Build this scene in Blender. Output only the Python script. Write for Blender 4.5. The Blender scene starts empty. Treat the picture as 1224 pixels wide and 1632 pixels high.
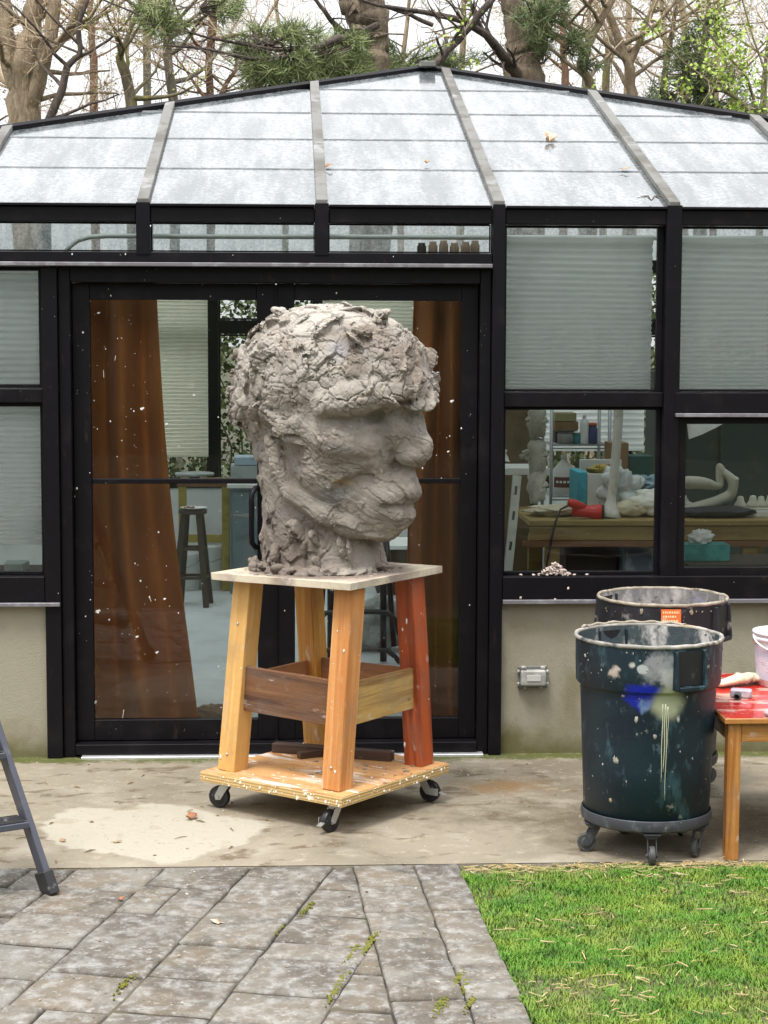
import bpy, math, random
import numpy as np
from mathutils import Vector, Matrix, noise as mnoise

random.seed(7); np.random.seed(7)
S = bpy.context.scene
COL = S.collection

# ------------------------------------------------------------------ camera
FOC, HCAM, CY = 3000.0, 2.01, -8.97            # focal length in photo pixels, eye height, distance in front of the facade
_th = math.atan((816 - 527) / FOC); _ps = math.atan(.05); _ro = .0032
_f = Vector((math.sin(_ps) * math.cos(_th), math.cos(_ps) * math.cos(_th), -math.sin(_th)))
_r = Vector((math.cos(_ps), -math.sin(_ps), 0)); _u = _r.cross(_f)
_r, _u = _r * math.cos(_ro) + _u * math.sin(_ro), _u * math.cos(_ro) - _r * math.sin(_ro)
CAM = Vector((0, CY, HCAM))
cd = bpy.data.cameras.new('camera'); cam = bpy.data.objects.new('camera', cd); COL.objects.link(cam)
cd.sensor_fit = 'VERTICAL'; cd.sensor_height = 36; cd.sensor_width = 27
cd.lens = FOC / 1632 * 36; cd.clip_start = .1; cd.clip_end = 600
cam.matrix_world = Matrix(((_r.x, _u.x, -_f.x, CAM.x), (_r.y, _u.y, -_f.y, CAM.y), (_r.z, _u.z, -_f.z, CAM.z), (0, 0, 0, 1)))
S.camera = cam

def ray(px, py): return _f + _r * ((px - 612) / FOC) + _u * ((816 - py) / FOC)
def at(px, py, Y):
    d = ray(px, py); return CAM + d * ((Y - CY) / d.y)
def gr(px, py, z=0.0):
    d = ray(px, py); return CAM + d * ((z - HCAM) / d.z)

# ------------------------------------------------------------------ light: bright overcast
EL, AZ = math.radians(66), math.radians(215)   # sun high, behind the camera and a little to the left
w = bpy.data.worlds.new('World'); S.world = w; w.use_nodes = True
nt = w.node_tree; bg = nt.nodes['Background']; bg.inputs['Strength'].default_value = .078
sky = nt.nodes.new('ShaderNodeTexSky'); sky.sky_type = 'NISHITA'; sky.sun_disc = False
sky.sun_elevation = EL; sky.sun_rotation = AZ; sky.air_density = 1.5; sky.dust_density = 4; sky.ozone_density = 1
hs = nt.nodes.new('ShaderNodeHueSaturation'); hs.inputs['Saturation'].default_value = .3
# overcast cloud layer laid over the clear-sky model: brighter overhead, dimmer towards the horizon (CIE overcast sky)
tcw = nt.nodes.new('ShaderNodeTexCoord'); sx = nt.nodes.new('ShaderNodeSeparateXYZ'); nt.links.new(tcw.outputs['Generated'], sx.inputs[0])
mr = nt.nodes.new('ShaderNodeMapRange'); nt.links.new(sx.outputs['Z'], mr.inputs['Value']); mr.inputs['To Min'].default_value = .42; mr.inputs['To Max'].default_value = 1.35
cl = nt.nodes.new('ShaderNodeVectorMath'); cl.operation = 'SCALE'; cl.inputs[0].default_value = (14.6, 14.8, 15.0); nt.links.new(mr.outputs[0], cl.inputs['Scale'])
mx = nt.nodes.new('ShaderNodeMix'); mx.data_type = 'RGBA'; mx.inputs[0].default_value = .75
nt.links.new(sky.outputs[0], hs.inputs['Color']); nt.links.new(hs.outputs[0], mx.inputs[6]); nt.links.new(cl.outputs[0], mx.inputs[7]); nt.links.new(mx.outputs[2], bg.inputs['Color'])
sl = bpy.data.lights.new('sun', 'SUN'); sl.energy = 1.5; sl.angle = math.radians(16); sl.color = (1, .96, .9)
so = bpy.data.objects.new('sun', sl); COL.objects.link(so)
so.rotation_euler = Vector((-math.sin(AZ) * math.cos(EL), -math.cos(AZ) * math.cos(EL), -math.sin(EL))).to_track_quat('-Z', 'Y').to_euler()
S.view_settings.view_transform = 'Standard'; S.view_settings.look = 'None'
S.view_settings.exposure = 1.2; S.view_settings.gamma = 1.0; S.view_settings.use_curve_mapping = False
S.render.engine = 'CYCLES'
S.cycles.use_denoising = True
S.cycles.max_bounces = 10; S.cycles.transparent_max_bounces = 24; S.cycles.glossy_bounces = 4; S.cycles.diffuse_bounces = 4

# ------------------------------------------------------------------ materials
def mat(name, col, rough=.6, layers=(), bump=(), metal=0.0, spec=.5, sheen=0.0, coat=0.0, own=False):
    m = bpy.data.materials.new(name); m.use_nodes = True; n = m.node_tree.nodes; L = m.node_tree.links
    p = n['Principled BSDF']; p.inputs['Roughness'].default_value = rough; p.inputs['Metallic'].default_value = metal
    p.inputs['Specular IOR Level'].default_value = spec; p.inputs['Sheen Weight'].default_value = sheen; p.inputs['Coat Weight'].default_value = coat
    tc = n.new('ShaderNodeTexCoord')
    src = tc.outputs['Object']
    if own:                                          # every stone or board gets its own stretch of the pattern
        oi = n.new('ShaderNodeObjectInfo'); vs = n.new('ShaderNodeVectorMath'); vs.operation = 'SCALE'; vs.inputs[0].default_value = (37, 53, 71)
        va = n.new('ShaderNodeVectorMath'); L.new(oi.outputs['Random'], vs.inputs['Scale']); L.new(src, va.inputs[0]); L.new(vs.outputs[0], va.inputs[1]); src = va.outputs[0]
    def coords(stretch):
        if not stretch: return src
        mp = n.new('ShaderNodeMapping'); mp.inputs['Scale'].default_value = stretch
        L.new(src, mp.inputs['Vector']); return mp.outputs[0]
    def ramp(sock, lo, hi, amt=1.0):
        r = n.new('ShaderNodeMapRange'); r.inputs['From Min'].default_value = lo; r.inputs['From Max'].default_value = hi
        r.inputs['To Max'].default_value = amt; r.interpolation_type = 'SMOOTHSTEP'; L.new(sock, r.inputs['Value']); return r.outputs[0]
    def noise(scale, stretch=None, detail=5, dist=0.0, rgh=.6):
        t = n.new('ShaderNodeTexNoise'); t.inputs['Scale'].default_value = scale; t.inputs['Detail'].default_value = detail
        t.inputs['Distortion'].default_value = dist; t.inputs['Roughness'].default_value = rgh
        L.new(coords(stretch), t.inputs['Vector']); return t
    cur = None
    def mix(fac, c):
        nonlocal cur
        q = n.new('ShaderNodeMix'); q.data_type = 'RGBA'
        L.new(fac, q.inputs[0])
        if cur is None: q.inputs[6].default_value = (*col, 1)
        else: L.new(cur, q.inputs[6])
        q.inputs[7].default_value = (*c, 1); cur = q.outputs[2]
    for l in layers:
        k = l[0]; o = l[-1] if isinstance(l[-1], dict) else {}
        if k == 'noise':
            t = noise(l[1], o.get('st'), o.get('detail', 5), o.get('dist', 0)); mix(ramp(t.outputs['Fac'], l[3], l[4], o.get('amt', 1)), l[2])
        elif k == 'voro':
            t = n.new('ShaderNodeTexVoronoi'); t.inputs['Scale'].default_value = l[1]; L.new(coords(o.get('st')), t.inputs['Vector'])
            t.inputs['Randomness'].default_value = 1
            fac = ramp(t.outputs['Distance'], l[4], l[3], o.get('amt', 1))
            if 'gate' in o:
                g = noise(o['gate'][0], None, 2); gm = ramp(g.outputs['Fac'], o['gate'][1], o['gate'][2])
                mm = n.new('ShaderNodeMath'); mm.operation = 'MULTIPLY'; L.new(fac, mm.inputs[0]); L.new(gm, mm.inputs[1]); fac = mm.outputs[0]
            mix(fac, l[2])
        elif k == 'wave':
            t = n.new('ShaderNodeTexWave'); t.inputs['Scale'].default_value = l[1]; t.inputs['Distortion'].default_value = o.get('dist', 4)
            t.inputs['Detail'].default_value = 3; t.inputs['Detail Scale'].default_value = 1.5; t.bands_direction = o.get('dir', 'X')
            L.new(coords(o.get('st')), t.inputs['Vector']); mix(ramp(t.outputs['Fac'], l[3], l[4], o.get('amt', 1)), l[2])
        elif k == 'spot':                                  # a stain or paint mark of its own place: centre, radii, colour
            t = noise(o.get('ns', 14), None, 4)
            sc = n.new('ShaderNodeVectorMath'); sc.operation = 'SCALE'; sc.inputs['Scale'].default_value = o.get('jit', .06)
            sb = n.new('ShaderNodeVectorMath'); sb.operation = 'SUBTRACT'; L.new(t.outputs['Color'], sb.inputs[0]); sb.inputs[1].default_value = (.5, .5, .5)
            L.new(sb.outputs[0], sc.inputs[0])
            ad = n.new('ShaderNodeVectorMath'); ad.operation = 'ADD'; L.new(tc.outputs['Object'], ad.inputs[0]); L.new(sc.outputs[0], ad.inputs[1])
            su = n.new('ShaderNodeVectorMath'); su.operation = 'SUBTRACT'; L.new(ad.outputs[0], su.inputs[0]); su.inputs[1].default_value = l[1]
            dv = n.new('ShaderNodeVectorMath'); dv.operation = 'DIVIDE'; L.new(su.outputs[0], dv.inputs[0]); dv.inputs[1].default_value = o.get('shape', (1, 1, 1))
            le = n.new('ShaderNodeVectorMath'); le.operation = 'LENGTH'; L.new(dv.outputs[0], le.inputs[0])
            mix(ramp(le.outputs['Value'], l[3], l[2], o.get('amt', 1)), l[4])
        elif k == 'attr':
            t = n.new('ShaderNodeAttribute'); t.attribute_name = l[1]
            nz = noise(o.get('ns', 9), o.get('st'), 6)
            a1 = n.new('ShaderNodeMath'); a1.operation = 'MULTIPLY_ADD'; L.new(nz.outputs['Fac'], a1.inputs[0]); a1.inputs[1].default_value = o.get('jit', .8)
            L.new(t.outputs['Fac'], a1.inputs[2])
            mix(ramp(a1.outputs[0], l[3], l[4], o.get('amt', 1)), l[2])
        elif k == 'rand':
            t = n.new('ShaderNodeObjectInfo'); mix(ramp(t.outputs['Random'], l[2], l[3], o.get('amt', 1)), l[1])
    if cur is None: p.inputs['Base Color'].default_value = (*col, 1)
    else: L.new(cur, p.inputs['Base Color'])
    prev = None
    for b in bump:
        o = b[-1] if isinstance(b[-1], dict) else {}
        if o.get('wave'):
            t = n.new('ShaderNodeTexWave'); t.inputs['Scale'].default_value = b[0]; t.bands_direction = o['wave']; t.inputs['Distortion'].default_value = o.get('dist', 2)
            L.new(coords(o.get('st')), t.inputs['Vector'])
        else: t = noise(b[0], o.get('st'), o.get('detail', 6), o.get('dist', 0), .65)
        q = n.new('ShaderNodeBump'); q.inputs['Strength'].default_value = o.get('str', .6); q.inputs['Distance'].default_value = b[1]
        L.new(t.outputs['Fac'], q.inputs['Height'])
        if prev: L.new(prev, q.inputs['Normal'])
        prev = q.outputs[0]
    if prev: L.new(prev, p.inputs['Normal'])
    return m

def glass_mat(name, tint, rough=.0, refl=1.0, milk=None):
    """thin pane: see-through with a Fresnel reflection; milk = (amount, colour) for dirt that catches light"""
    m = bpy.data.materials.new(name); m.use_nodes = True; n = m.node_tree.nodes; L = m.node_tree.links
    n.remove(n['Principled BSDF']); out = n['Material Output']
    tr = n.new('ShaderNodeBsdfTransparent'); tr.inputs[0].default_value = (*tint, 1)
    gl = n.new('ShaderNodeBsdfGlossy'); gl.inputs['Roughness'].default_value = rough
    gl.inputs['Color'].default_value = (refl, refl, refl, 1)
    fr = n.new('ShaderNodeFresnel'); fr.inputs[0].default_value = 1.5
    a = n.new('ShaderNodeMixShader'); L.new(fr.outputs[0], a.inputs[0]); L.new(tr.outputs[0], a.inputs[1]); L.new(gl.outputs[0], a.inputs[2])
    res = a.outputs[0]
    if milk:
        df = n.new('ShaderNodeBsdfDiffuse'); tl = n.new('ShaderNodeBsdfTranslucent')
        ms = n.new('ShaderNodeMixShader'); ms.inputs[0].default_value = milk[3]
        tc = n.new('ShaderNodeTexCoord')
        t = n.new('ShaderNodeTexNoise'); t.inputs['Scale'].default_value = 3.2; t.inputs['Detail'].default_value = 8; t.inputs['Roughness'].default_value = .7
        t2 = n.new('ShaderNodeTexNoise'); t2.inputs['Scale'].default_value = 45; t2.inputs['Detail'].default_value = 5
        L.new(tc.outputs['Object'], t2.inputs[0])
        ad = n.new('ShaderNodeMath'); ad.operation = 'MULTIPLY_ADD'; L.new(t2.outputs['Fac'], ad.inputs[0]); ad.inputs[1].default_value = .55; L.new(t.outputs['Fac'], ad.inputs[2]); mp = n.new('ShaderNodeMapping'); mp.inputs['Scale'].default_value = (2.6, .3, 1); L.new(tc.outputs['Object'], mp.inputs[0]); L.new(mp.outputs[0], t.inputs[0])
        r = n.new('ShaderNodeMapRange'); r.inputs['From Min'].default_value = .66; r.inputs['From Max'].default_value = .92; L.new(ad.outputs[0], r.inputs[0])
        q = n.new('ShaderNodeMix'); q.data_type = 'RGBA'; L.new(r.outputs[0], q.inputs[0]); q.inputs[6].default_value = (*milk[1], 1); q.inputs[7].default_value = (*milk[2], 1)
        L.new(q.outputs[2], df.inputs[0]); L.new(q.outputs[2], tl.inputs[0])
        L.new(df.outputs[0], ms.inputs[1]); L.new(tl.outputs[0], ms.inputs[2])
        b = n.new('ShaderNodeMixShader'); b.inputs[0].default_value = milk[0]
        L.new(res, b.inputs[1]); L.new(ms.outputs[0], b.inputs[2])
        # dirty glass still mirrors the sky at a slant
        c = n.new('ShaderNodeMixShader'); g2 = n.new('ShaderNodeBsdfGlossy'); g2.inputs['Roughness'].default_value = .12
        mu = n.new('ShaderNodeMath'); mu.operation = 'MULTIPLY'; L.new(fr.outputs[0], mu.inputs[0]); mu.inputs[1].default_value = 1.0
        L.new(mu.outputs[0], c.inputs[0]); L.new(b.outputs[0], c.inputs[1]); L.new(g2.outputs[0], c.inputs[2]); res = c.outputs[0]
    L.new(res, out.inputs[0]); return m

# ------------------------------------------------------------------ mesh helpers
class MB:
    def __init__(s): s.v = []; s.f = []
    def add(s, vs, fs):
        b = len(s.v); s.v += [tuple(v) for v in vs]; s.f += [tuple(i + b for i in f) for f in fs]
    def box(s, x0, x1, y0, y1, z0, z1, M=None):
        vs = [Vector((x, y, z)) for z in (z0, z1) for y in (y0, y1) for x in (x0, x1)]
        if M: vs = [M @ v for v in vs]
        s.add(vs, [(0, 2, 3, 1), (4, 5, 7, 6), (0, 1, 5, 4), (1, 3, 7, 5), (3, 2, 6, 7), (2, 0, 4, 6)])
    def prism(s, poly, z0, z1, M=None):
        n = len(poly); vs = [Vector((x, y, z0)) for x, y in poly] + [Vector((x, y, z1)) for x, y in poly]
        if M: vs = [M @ v for v in vs]
        s.add(vs, [tuple(range(n - 1, -1, -1)), tuple(range(n, 2 * n))] + [(i, (i + 1) % n, n + (i + 1) % n, n + i) for i in range(n)])
    def tube(s, pts, rad, n=8, cap=True):
        pts = [Vector(p) for p in pts]
        if not isinstance(rad, (list, tuple)): rad = [rad] * len(pts)
        d0 = (pts[1] - pts[0]).normalized(); a = d0.orthogonal().normalized(); rings = []; vs = []
        for i, p in enumerate(pts):
            d = (pts[min(i + 1, len(pts) - 1)] - pts[max(i - 1, 0)])
            if d.length < 1e-9: d = d0
            d.normalize(); a = (a - d * a.dot(d))
            if a.length < 1e-6: a = d.orthogonal()
            a.normalize(); b = d.cross(a)
            for k in range(n):
                t = 2 * math.pi * k / n; vs.append(p + (a * math.cos(t) + b * math.sin(t)) * rad[i])
        fs = [(i * n + k, i * n + (k + 1) % n, (i + 1) * n + (k + 1) % n, (i + 1) * n + k) for i in range(len(pts) - 1) for k in range(n)]
        if cap: fs += [tuple(range(n - 1, -1, -1)), tuple(range((len(pts) - 1) * n, len(pts) * n))]
        s.add(vs, fs)
    def lathe(s, prof, n=32, M=None, c=(0, 0, 0), closed=False):
        vs = []
        for r, z in prof:
            for k in range(n):
                t = 2 * math.pi * k / n; v = Vector((c[0] + r * math.cos(t), c[1] + r * math.sin(t), c[2] + z)); vs.append(M @ v if M else v)
        m = len(prof)
        fs = [(i * n + k, i * n + (k + 1) % n, ((i + 1) % m) * n + (k + 1) % n, ((i + 1) % m) * n + k) for i in range(m if closed else m - 1) for k in range(n)]
        if not closed:
            if prof[0][0] > 1e-6: fs.append(tuple(range(n - 1, -1, -1)))
            if prof[-1][0] > 1e-6: fs.append(tuple(range((m - 1) * n, m * n)))
        s.add(vs, fs)
    def ball(s, c, r, n=10, m=7, jit=0.0, M=None):
        c = Vector(c); r = Vector(r) if not isinstance(r, (int, float)) else Vector((r, r, r)); vs = []
        for i in range(m + 1):
            ph = math.pi * i / m
            for k in range(n):
                t = 2 * math.pi * k / n
                q = Vector((math.sin(ph) * math.cos(t), math.sin(ph) * math.sin(t), -math.cos(ph)))
                j = 1 + jit * (mnoise.noise(q * 1.7 + c * 9.1) * 1.3) if jit else 1
                q = Vector((q.x * r.x, q.y * r.y, q.z * r.z)) * j
                vs.append(c + (M @ q if M else q))
        s.add(vs, [(i * n + k, i * n + (k + 1) % n, (i + 1) * n + (k + 1) % n, (i + 1) * n + k) for i in range(m) for k in range(n)])
    def sheet(s, nu, nv, fn):
        vs = [fn(i / nu, j / nv) for j in range(nv + 1) for i in range(nu + 1)]
        s.add(vs, [(j * (nu + 1) + i, j * (nu + 1) + i + 1, (j + 1) * (nu + 1) + i + 1, (j + 1) * (nu + 1) + i) for j in range(nv) for i in range(nu)])
    def build(s, name, m, parent=None, smooth=False, bevel=0, seg=2, solid=0, kind=None, label=None, matrix=None):
        me = bpy.data.meshes.new(name); off = wloc(parent) if (parent and matrix is None) else Vector((0, 0, 0))
        vs = [(v[0] - off.x, v[1] - off.y, v[2] - off.z) for v in s.v] if parent and matrix is None else s.v
        me.from_pydata(vs, [], s.f); me.materials.append(m)
        if smooth: me.polygons.foreach_set('use_smooth', [True] * len(me.polygons))
        me.update(); o = bpy.data.objects.new(name, me); COL.objects.link(o)
        if matrix is not None:
            mw = matrix.copy()
            if parent: mw = Matrix.Translation(-wloc(parent)) @ mw
            o.matrix_basis = mw
        if parent: o.parent = parent
        if solid:
            q = o.modifiers.new('solid', 'SOLIDIFY'); q.thickness = solid; q.offset = 0
        if bevel:
            q = o.modifiers.new('bevel', 'BEVEL'); q.width = bevel; q.segments = seg; q.limit_method = 'ANGLE'
            if smooth or seg > 1: me.polygons.foreach_set('use_smooth', [True] * len(me.polygons)); q.harden_normals = True
        if kind: o['kind'] = kind
        if label: o['label'] = label
        return o

def wloc(o):
    v = Vector((0, 0, 0))
    while o: v = v + o.location; o = o.parent
    return v
def thing(name, label, cat, loc=(0, 0, 0), group=None):
    o = bpy.data.objects.new(name, None); COL.objects.link(o); o.location = loc; o.empty_display_size = .1
    return tag(o, label, cat, group)
def tag(o, label, cat, group=None):
    o['label'] = label; o['category'] = cat
    if group: o['group'] = group
    return o
def bx(name, m, parent, x0, x1, y0, y1, z0, z1, bevel=.003, **k):
    b = MB(); b.box(x0, x1, y0, y1, z0, z1); return b.build(name, m, parent, bevel=bevel, **k)
def frame_from(p0, p1, side):
    """local z along p0->p1 (the grain), local x towards side"""
    p0, p1 = Vector(p0), Vector(p1); z = (p1 - p0).normalized(); x = Vector(side); x = (x - z * x.dot(z)).normalized(); y = z.cross(x)
    return Matrix(((x.x, y.x, z.x, p0.x), (x.y, y.y, z.y, p0.y), (x.z, y.z, z.z, p0.z), (0, 0, 0, 1))), (p1 - p0).length
def plank(name, m, parent, p0, p1, wx, wy, side, bevel=.003, **k):
    M, ln = frame_from(p0, p1, side); b = MB(); n = 6
    # a few rings along the length so long boards are not perfectly straight
    vs = []; sd = random.random() * 50
    for i in range(n + 1):
        t = i / n; dx = (mnoise.noise((sd, t * 2, 0))) * .002; dy = (mnoise.noise((sd + 9, t * 2, 0))) * .002
        for (a, c) in ((-1, -1), (1, -1), (1, 1), (-1, 1)): vs.append((a * wx / 2 + dx, c * wy / 2 + dy, t * ln))
    fs = [(i * 4 + q, i * 4 + (q + 1) % 4, i * 4 + 4 + (q + 1) % 4, i * 4 + 4 + q) for i in range(n) for q in range(4)] + [(3, 2, 1, 0), tuple(n * 4 + q for q in range(4))]
    b.add(vs, fs); return b.build(name, m, parent, bevel=bevel, matrix=M, **k)
def half_clip(poly, a, b, c):                    # keep a*x+b*y+c >= 0
    out = []
    for i in range(len(poly)):
        p, q = poly[i], poly[(i + 1) % len(poly)]; dp = a * p[0] + b * p[1] + c; dq = a * q[0] + b * q[1] + c
        if dp >= 0: out.append(p)
        if (dp >= 0) != (dq >= 0):
            t = dp / (dp - dq); out.append((p[0] + (q[0] - p[0]) * t, p[1] + (q[1] - p[1]) * t))
    return out
def area(poly): return abs(sum(poly[i][0] * poly[(i + 1) % len(poly)][1] - poly[(i + 1) % len(poly)][0] * poly[i][1] for i in range(len(poly)))) / 2
def shrink(poly, d):                             # inset a convex polygon
    n = len(poly); cx = sum(p[0] for p in poly) / n; cy = sum(p[1] for p in poly) / n; out = [p for p in poly]
    for i in range(n):
        p, q = poly[i], poly[(i + 1) % n]; ex, ey = q[0] - p[0], q[1] - p[1]; l = math.hypot(ex, ey)
        if l < 1e-6: continue
        nx, ny = -ey / l, ex / l
        if nx * (cx - p[0]) + ny * (cy - p[1]) < 0: nx, ny = -nx, -ny
        out = half_clip(out, nx, ny, -(nx * p[0] + ny * p[1]) - d)
        if len(out) < 3: return []
    return out
# ------------------------------------------------------------------ the ground
m_earth = mat('earth', (.045, .042, .02), .95, [('noise', .35, (.03, .045, .012), .4, .65), ('noise', 2, (.07, .05, .028), .5, .75)], [(3, .05)])
m_conc = mat('concrete', (.25, .215, .16), .85, [
    ('noise', 1.1, (.165, .14, .10), .42, .68), ('noise', 3.2, (.33, .295, .235), .52, .72, {'amt': .8}),
    ('noise', 6, (.105, .075, .042), .54, .66, {'st': (.8, 1.3, 1), 'amt': .85, 'detail': 9, 'dist': .6}), ('noise', 10, (.33, .29, .22), .56, .66, {'amt': .7, 'detail': 8}), ('noise', 14, (.22, .14, .06), .62, .78, {'amt': .6}),
    ('attr', 'rust', (.23, .12, .032), .75, 1.25, {'amt': .75, 'jit': .8}),
    ('attr', 'damp', (.095, .075, .045), .75, 1.2, {'amt': .85}),  # damp tone also carries the shade painted under bins, table and stand
    ('attr', 'moss', (.075, .085, .015), .8, 1.1, {'ns': 16}),
    ('attr', 'plaster', (.36, .33, .265), .82, 1.0, {'jit': .66, 'ns': 12}), ('noise', 5, (.23, .19, .125), .58, .72, {'amt': .5}), ('noise', 24, (.24, .20, .13), .58, .70, {'amt': .6}), ('noise', 70, (.40, .37, .31), .60, .70, {'amt': .6}),
    ('noise', 60, (.12, .1, .07), .68, .8, {'amt': .7}), ('voro', 26, (.62, .6, .56), .04, .09, {'gate': (3, .55, .6)})],
    [(40, .006, {'str': .6}), (9, .014, {'str': .5})])
def conc_z(x, y): return max(-.036, min(0, -.036 * (1 + y / 1.2))) if y > -1.2 else 0.0
m_floor = mat('studio_floor', (.56, .61, .61), .35, [('noise', 1.6, (.42, .46, .46), .45, .7), ('noise', 11, (.6, .63, .62), .6, .75, {'amt': .5}), ('noise', 4, (.25, .25, .22), .62, .75)], [(20, .002)])

b = MB(); b.sheet(40, 40, lambda u, v: (-150 + 300 * u, -60 + 300 * v, -.12 + (.02 if False else 0)))
o = b.build('ground', m_earth); o['kind'] = 'structure'
# unseen dark bank added behind the camera to darken the window reflections
b = MB()
def bank(u, v):
    a = math.radians(-175 + 170 * u); rr = 17 + 22 * v
    h = 9.5 * (1 - (1 - min(1, v * 1.6)) ** 2) + 1.6 * mnoise.noise((u * 34, v * 14, 3)) * v + .9 * mnoise.noise((u * 90, v * 40, 7)) * v
    return (math.cos(a) * rr, -8 + math.sin(a) * rr * .9, -.14 + h)
b.sheet(140, 24, bank)
o = b.build('reflection_bank', mat('dark_reflection_bank', (.05, .055, .022), .95, [('noise', 1.2, (.025, .035, .012), .45, .6), ('noise', 3, (.10, .085, .05), .6, .75)]), smooth=False); o['kind'] = 'structure'

YA = -2.02                                        # where the concrete stops
def inpoly(x, y, P):
    c = False; n = len(P)
    for i in range(n):
        x1, y1 = P[i]; x2, y2 = P[i - 1]
        if (y1 > y) != (y2 > y) and x < (x2 - x1) * (y - y1) / (y2 - y1) + x1: c = not c
    return c
def pdist(x, y, P):
    d = 9
    for i in range(len(P)):
        ax, ay = P[i]; bx_, by_ = P[i - 1]; ex, ey = bx_ - ax, by_ - ay; t = max(0, min(1, ((x - ax) * ex + (y - ay) * ey) / (ex * ex + ey * ey)))
        d = min(d, math.hypot(x - ax - t * ex, y - ay - t * ey))
    return d
PATCH = [gr(px, py)[:2] for px, py in ((62, 1312), (110, 1284), (205, 1290), (222, 1276), (300, 1281), (350, 1296), (440, 1312), (395, 1345), (330, 1362), (300, 1376), (262, 1383), (205, 1366), (120, 1356), (70, 1342))]
nx, ny = 170, 46; X0, X1 = -4.2, 4.2
pts = []; at_p = []; at_m = []; at_damp_shade = []; at_r = []
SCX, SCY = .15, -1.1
for j in range(ny + 1):
    for i in range(nx + 1):
        x = X0 + (X1 - X0) * i / nx; y = YA + (0.06 - YA) * j / ny
        pts.append((x, y, conc_z(x, y)))
        dd = pdist(x, y, PATCH); at_p.append(max(0, min(1, .5 + (dd if inpoly(x, y, PATCH) else -dd) * 5)))
        at_m.append(max(0, min(1, (y + .34) / .34)) * (.95 + .25 * mnoise.noise((x * 3, 0, 0))))
        at_damp_shade.append(max(0, 1 - math.hypot((x - 1.55) / 1.1, (y + 1.45) / .8)) * 1.15 + max(0, 1 - math.hypot((x - SCX - .1) / .8, (y - SCY + .1) / .6)) * .75)  # damp stain and painted shade: bins and table first, then the stand
        at_r.append(max(0, 1 - math.hypot((x - .95) / .55, (y + .75) / .45)) * .8 + max(0, 1 - math.hypot((x + .75) / .8, (y + .6) / .3)) * .45)
b = MB(); b.add(pts, [(j * (nx + 1) + i, j * (nx + 1) + i + 1, (j + 1) * (nx + 1) + i + 1, (j + 1) * (nx + 1) + i) for j in range(ny) for i in range(nx)])
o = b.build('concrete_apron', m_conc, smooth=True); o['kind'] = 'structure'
for nm, vals in (('plaster', at_p), ('moss', at_m), ('damp', at_damp_shade), ('rust', at_r)):
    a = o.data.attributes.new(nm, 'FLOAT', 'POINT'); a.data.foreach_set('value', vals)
# front face of the slab
b = MB(); b.box(X0, X1, YA - .004, YA, -.11, -.003); q = b.build('concrete_edge', m_conc); q['kind'] = 'structure'

# --- paved path
m_joint = mat('joint_earth', (.022, .018, .012), .95, [('noise', 5, (.085, .07, .045), .44, .6), ('noise', 7, (.05, .055, .012), .56, .7)])
m_pav = mat('paving_stone', (.150, .130, .105), .88, [
    ('rand', (.085, .072, .058), .0, 1.0, {'amt': .95}), ('noise', 3, (.16, .125, .085), .45, .7, {'amt': .7}),
    ('noise', 7, (.065, .057, .046), .50, .66, {'amt': .9}), ('noise', 17, (.30, .295, .28), .42, .74, {'st': (1.1, 1, 1), 'amt': .8, 'dist': .2, 'detail': 13}), ('noise', 3.5, (.25, .24, .215), .48, .70, {'amt': .6}),
    ('noise', 36, (.32, .32, .31), .56, .70, {'amt': .7, 'detail': 8}), ('noise', 70, (.36, .35, .33), .62, .70, {'amt': .6}), ('noise', 45, (.04, .036, .03), .60, .74, {'amt': .8}), ('noise', 2.2, (.2, .115, .05), .66, .8, {'amt': .5})],
    [(26, .012, {'str': .7}), (90, .004, {'str': .5})], own=True)
E0 = gr(738, 1392); E1 = gr(852, 1632); ex, ey = (E1.x - E0.x), (E1.y - E0.y); el = math.hypot(ex, ey); ex /= el; ey /= el
PY0, PY1 = YA - .001, -4.5
def edge_x(y): return E0.x + ex / ey * (y - E0.y)
bed = [(-2.4, PY1), (edge_x(PY1) - .01, PY1), (edge_x(PY0) - .01, PY0), (-2.4, PY0)]
b = MB(); b.prism(bed, -.10, -.011); path = b.build('path', m_joint); path['kind'] = 'structure'
def edge_hp(off): return (ey, -ex, -(ey * E0.x - ex * E0.y) - off) if (ey * (-5) - ex * 0 - (ey * E0.x - ex * E0.y)) > 0 else (-ey, ex, (ey * E0.x - ex * E0.y) - off)
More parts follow.
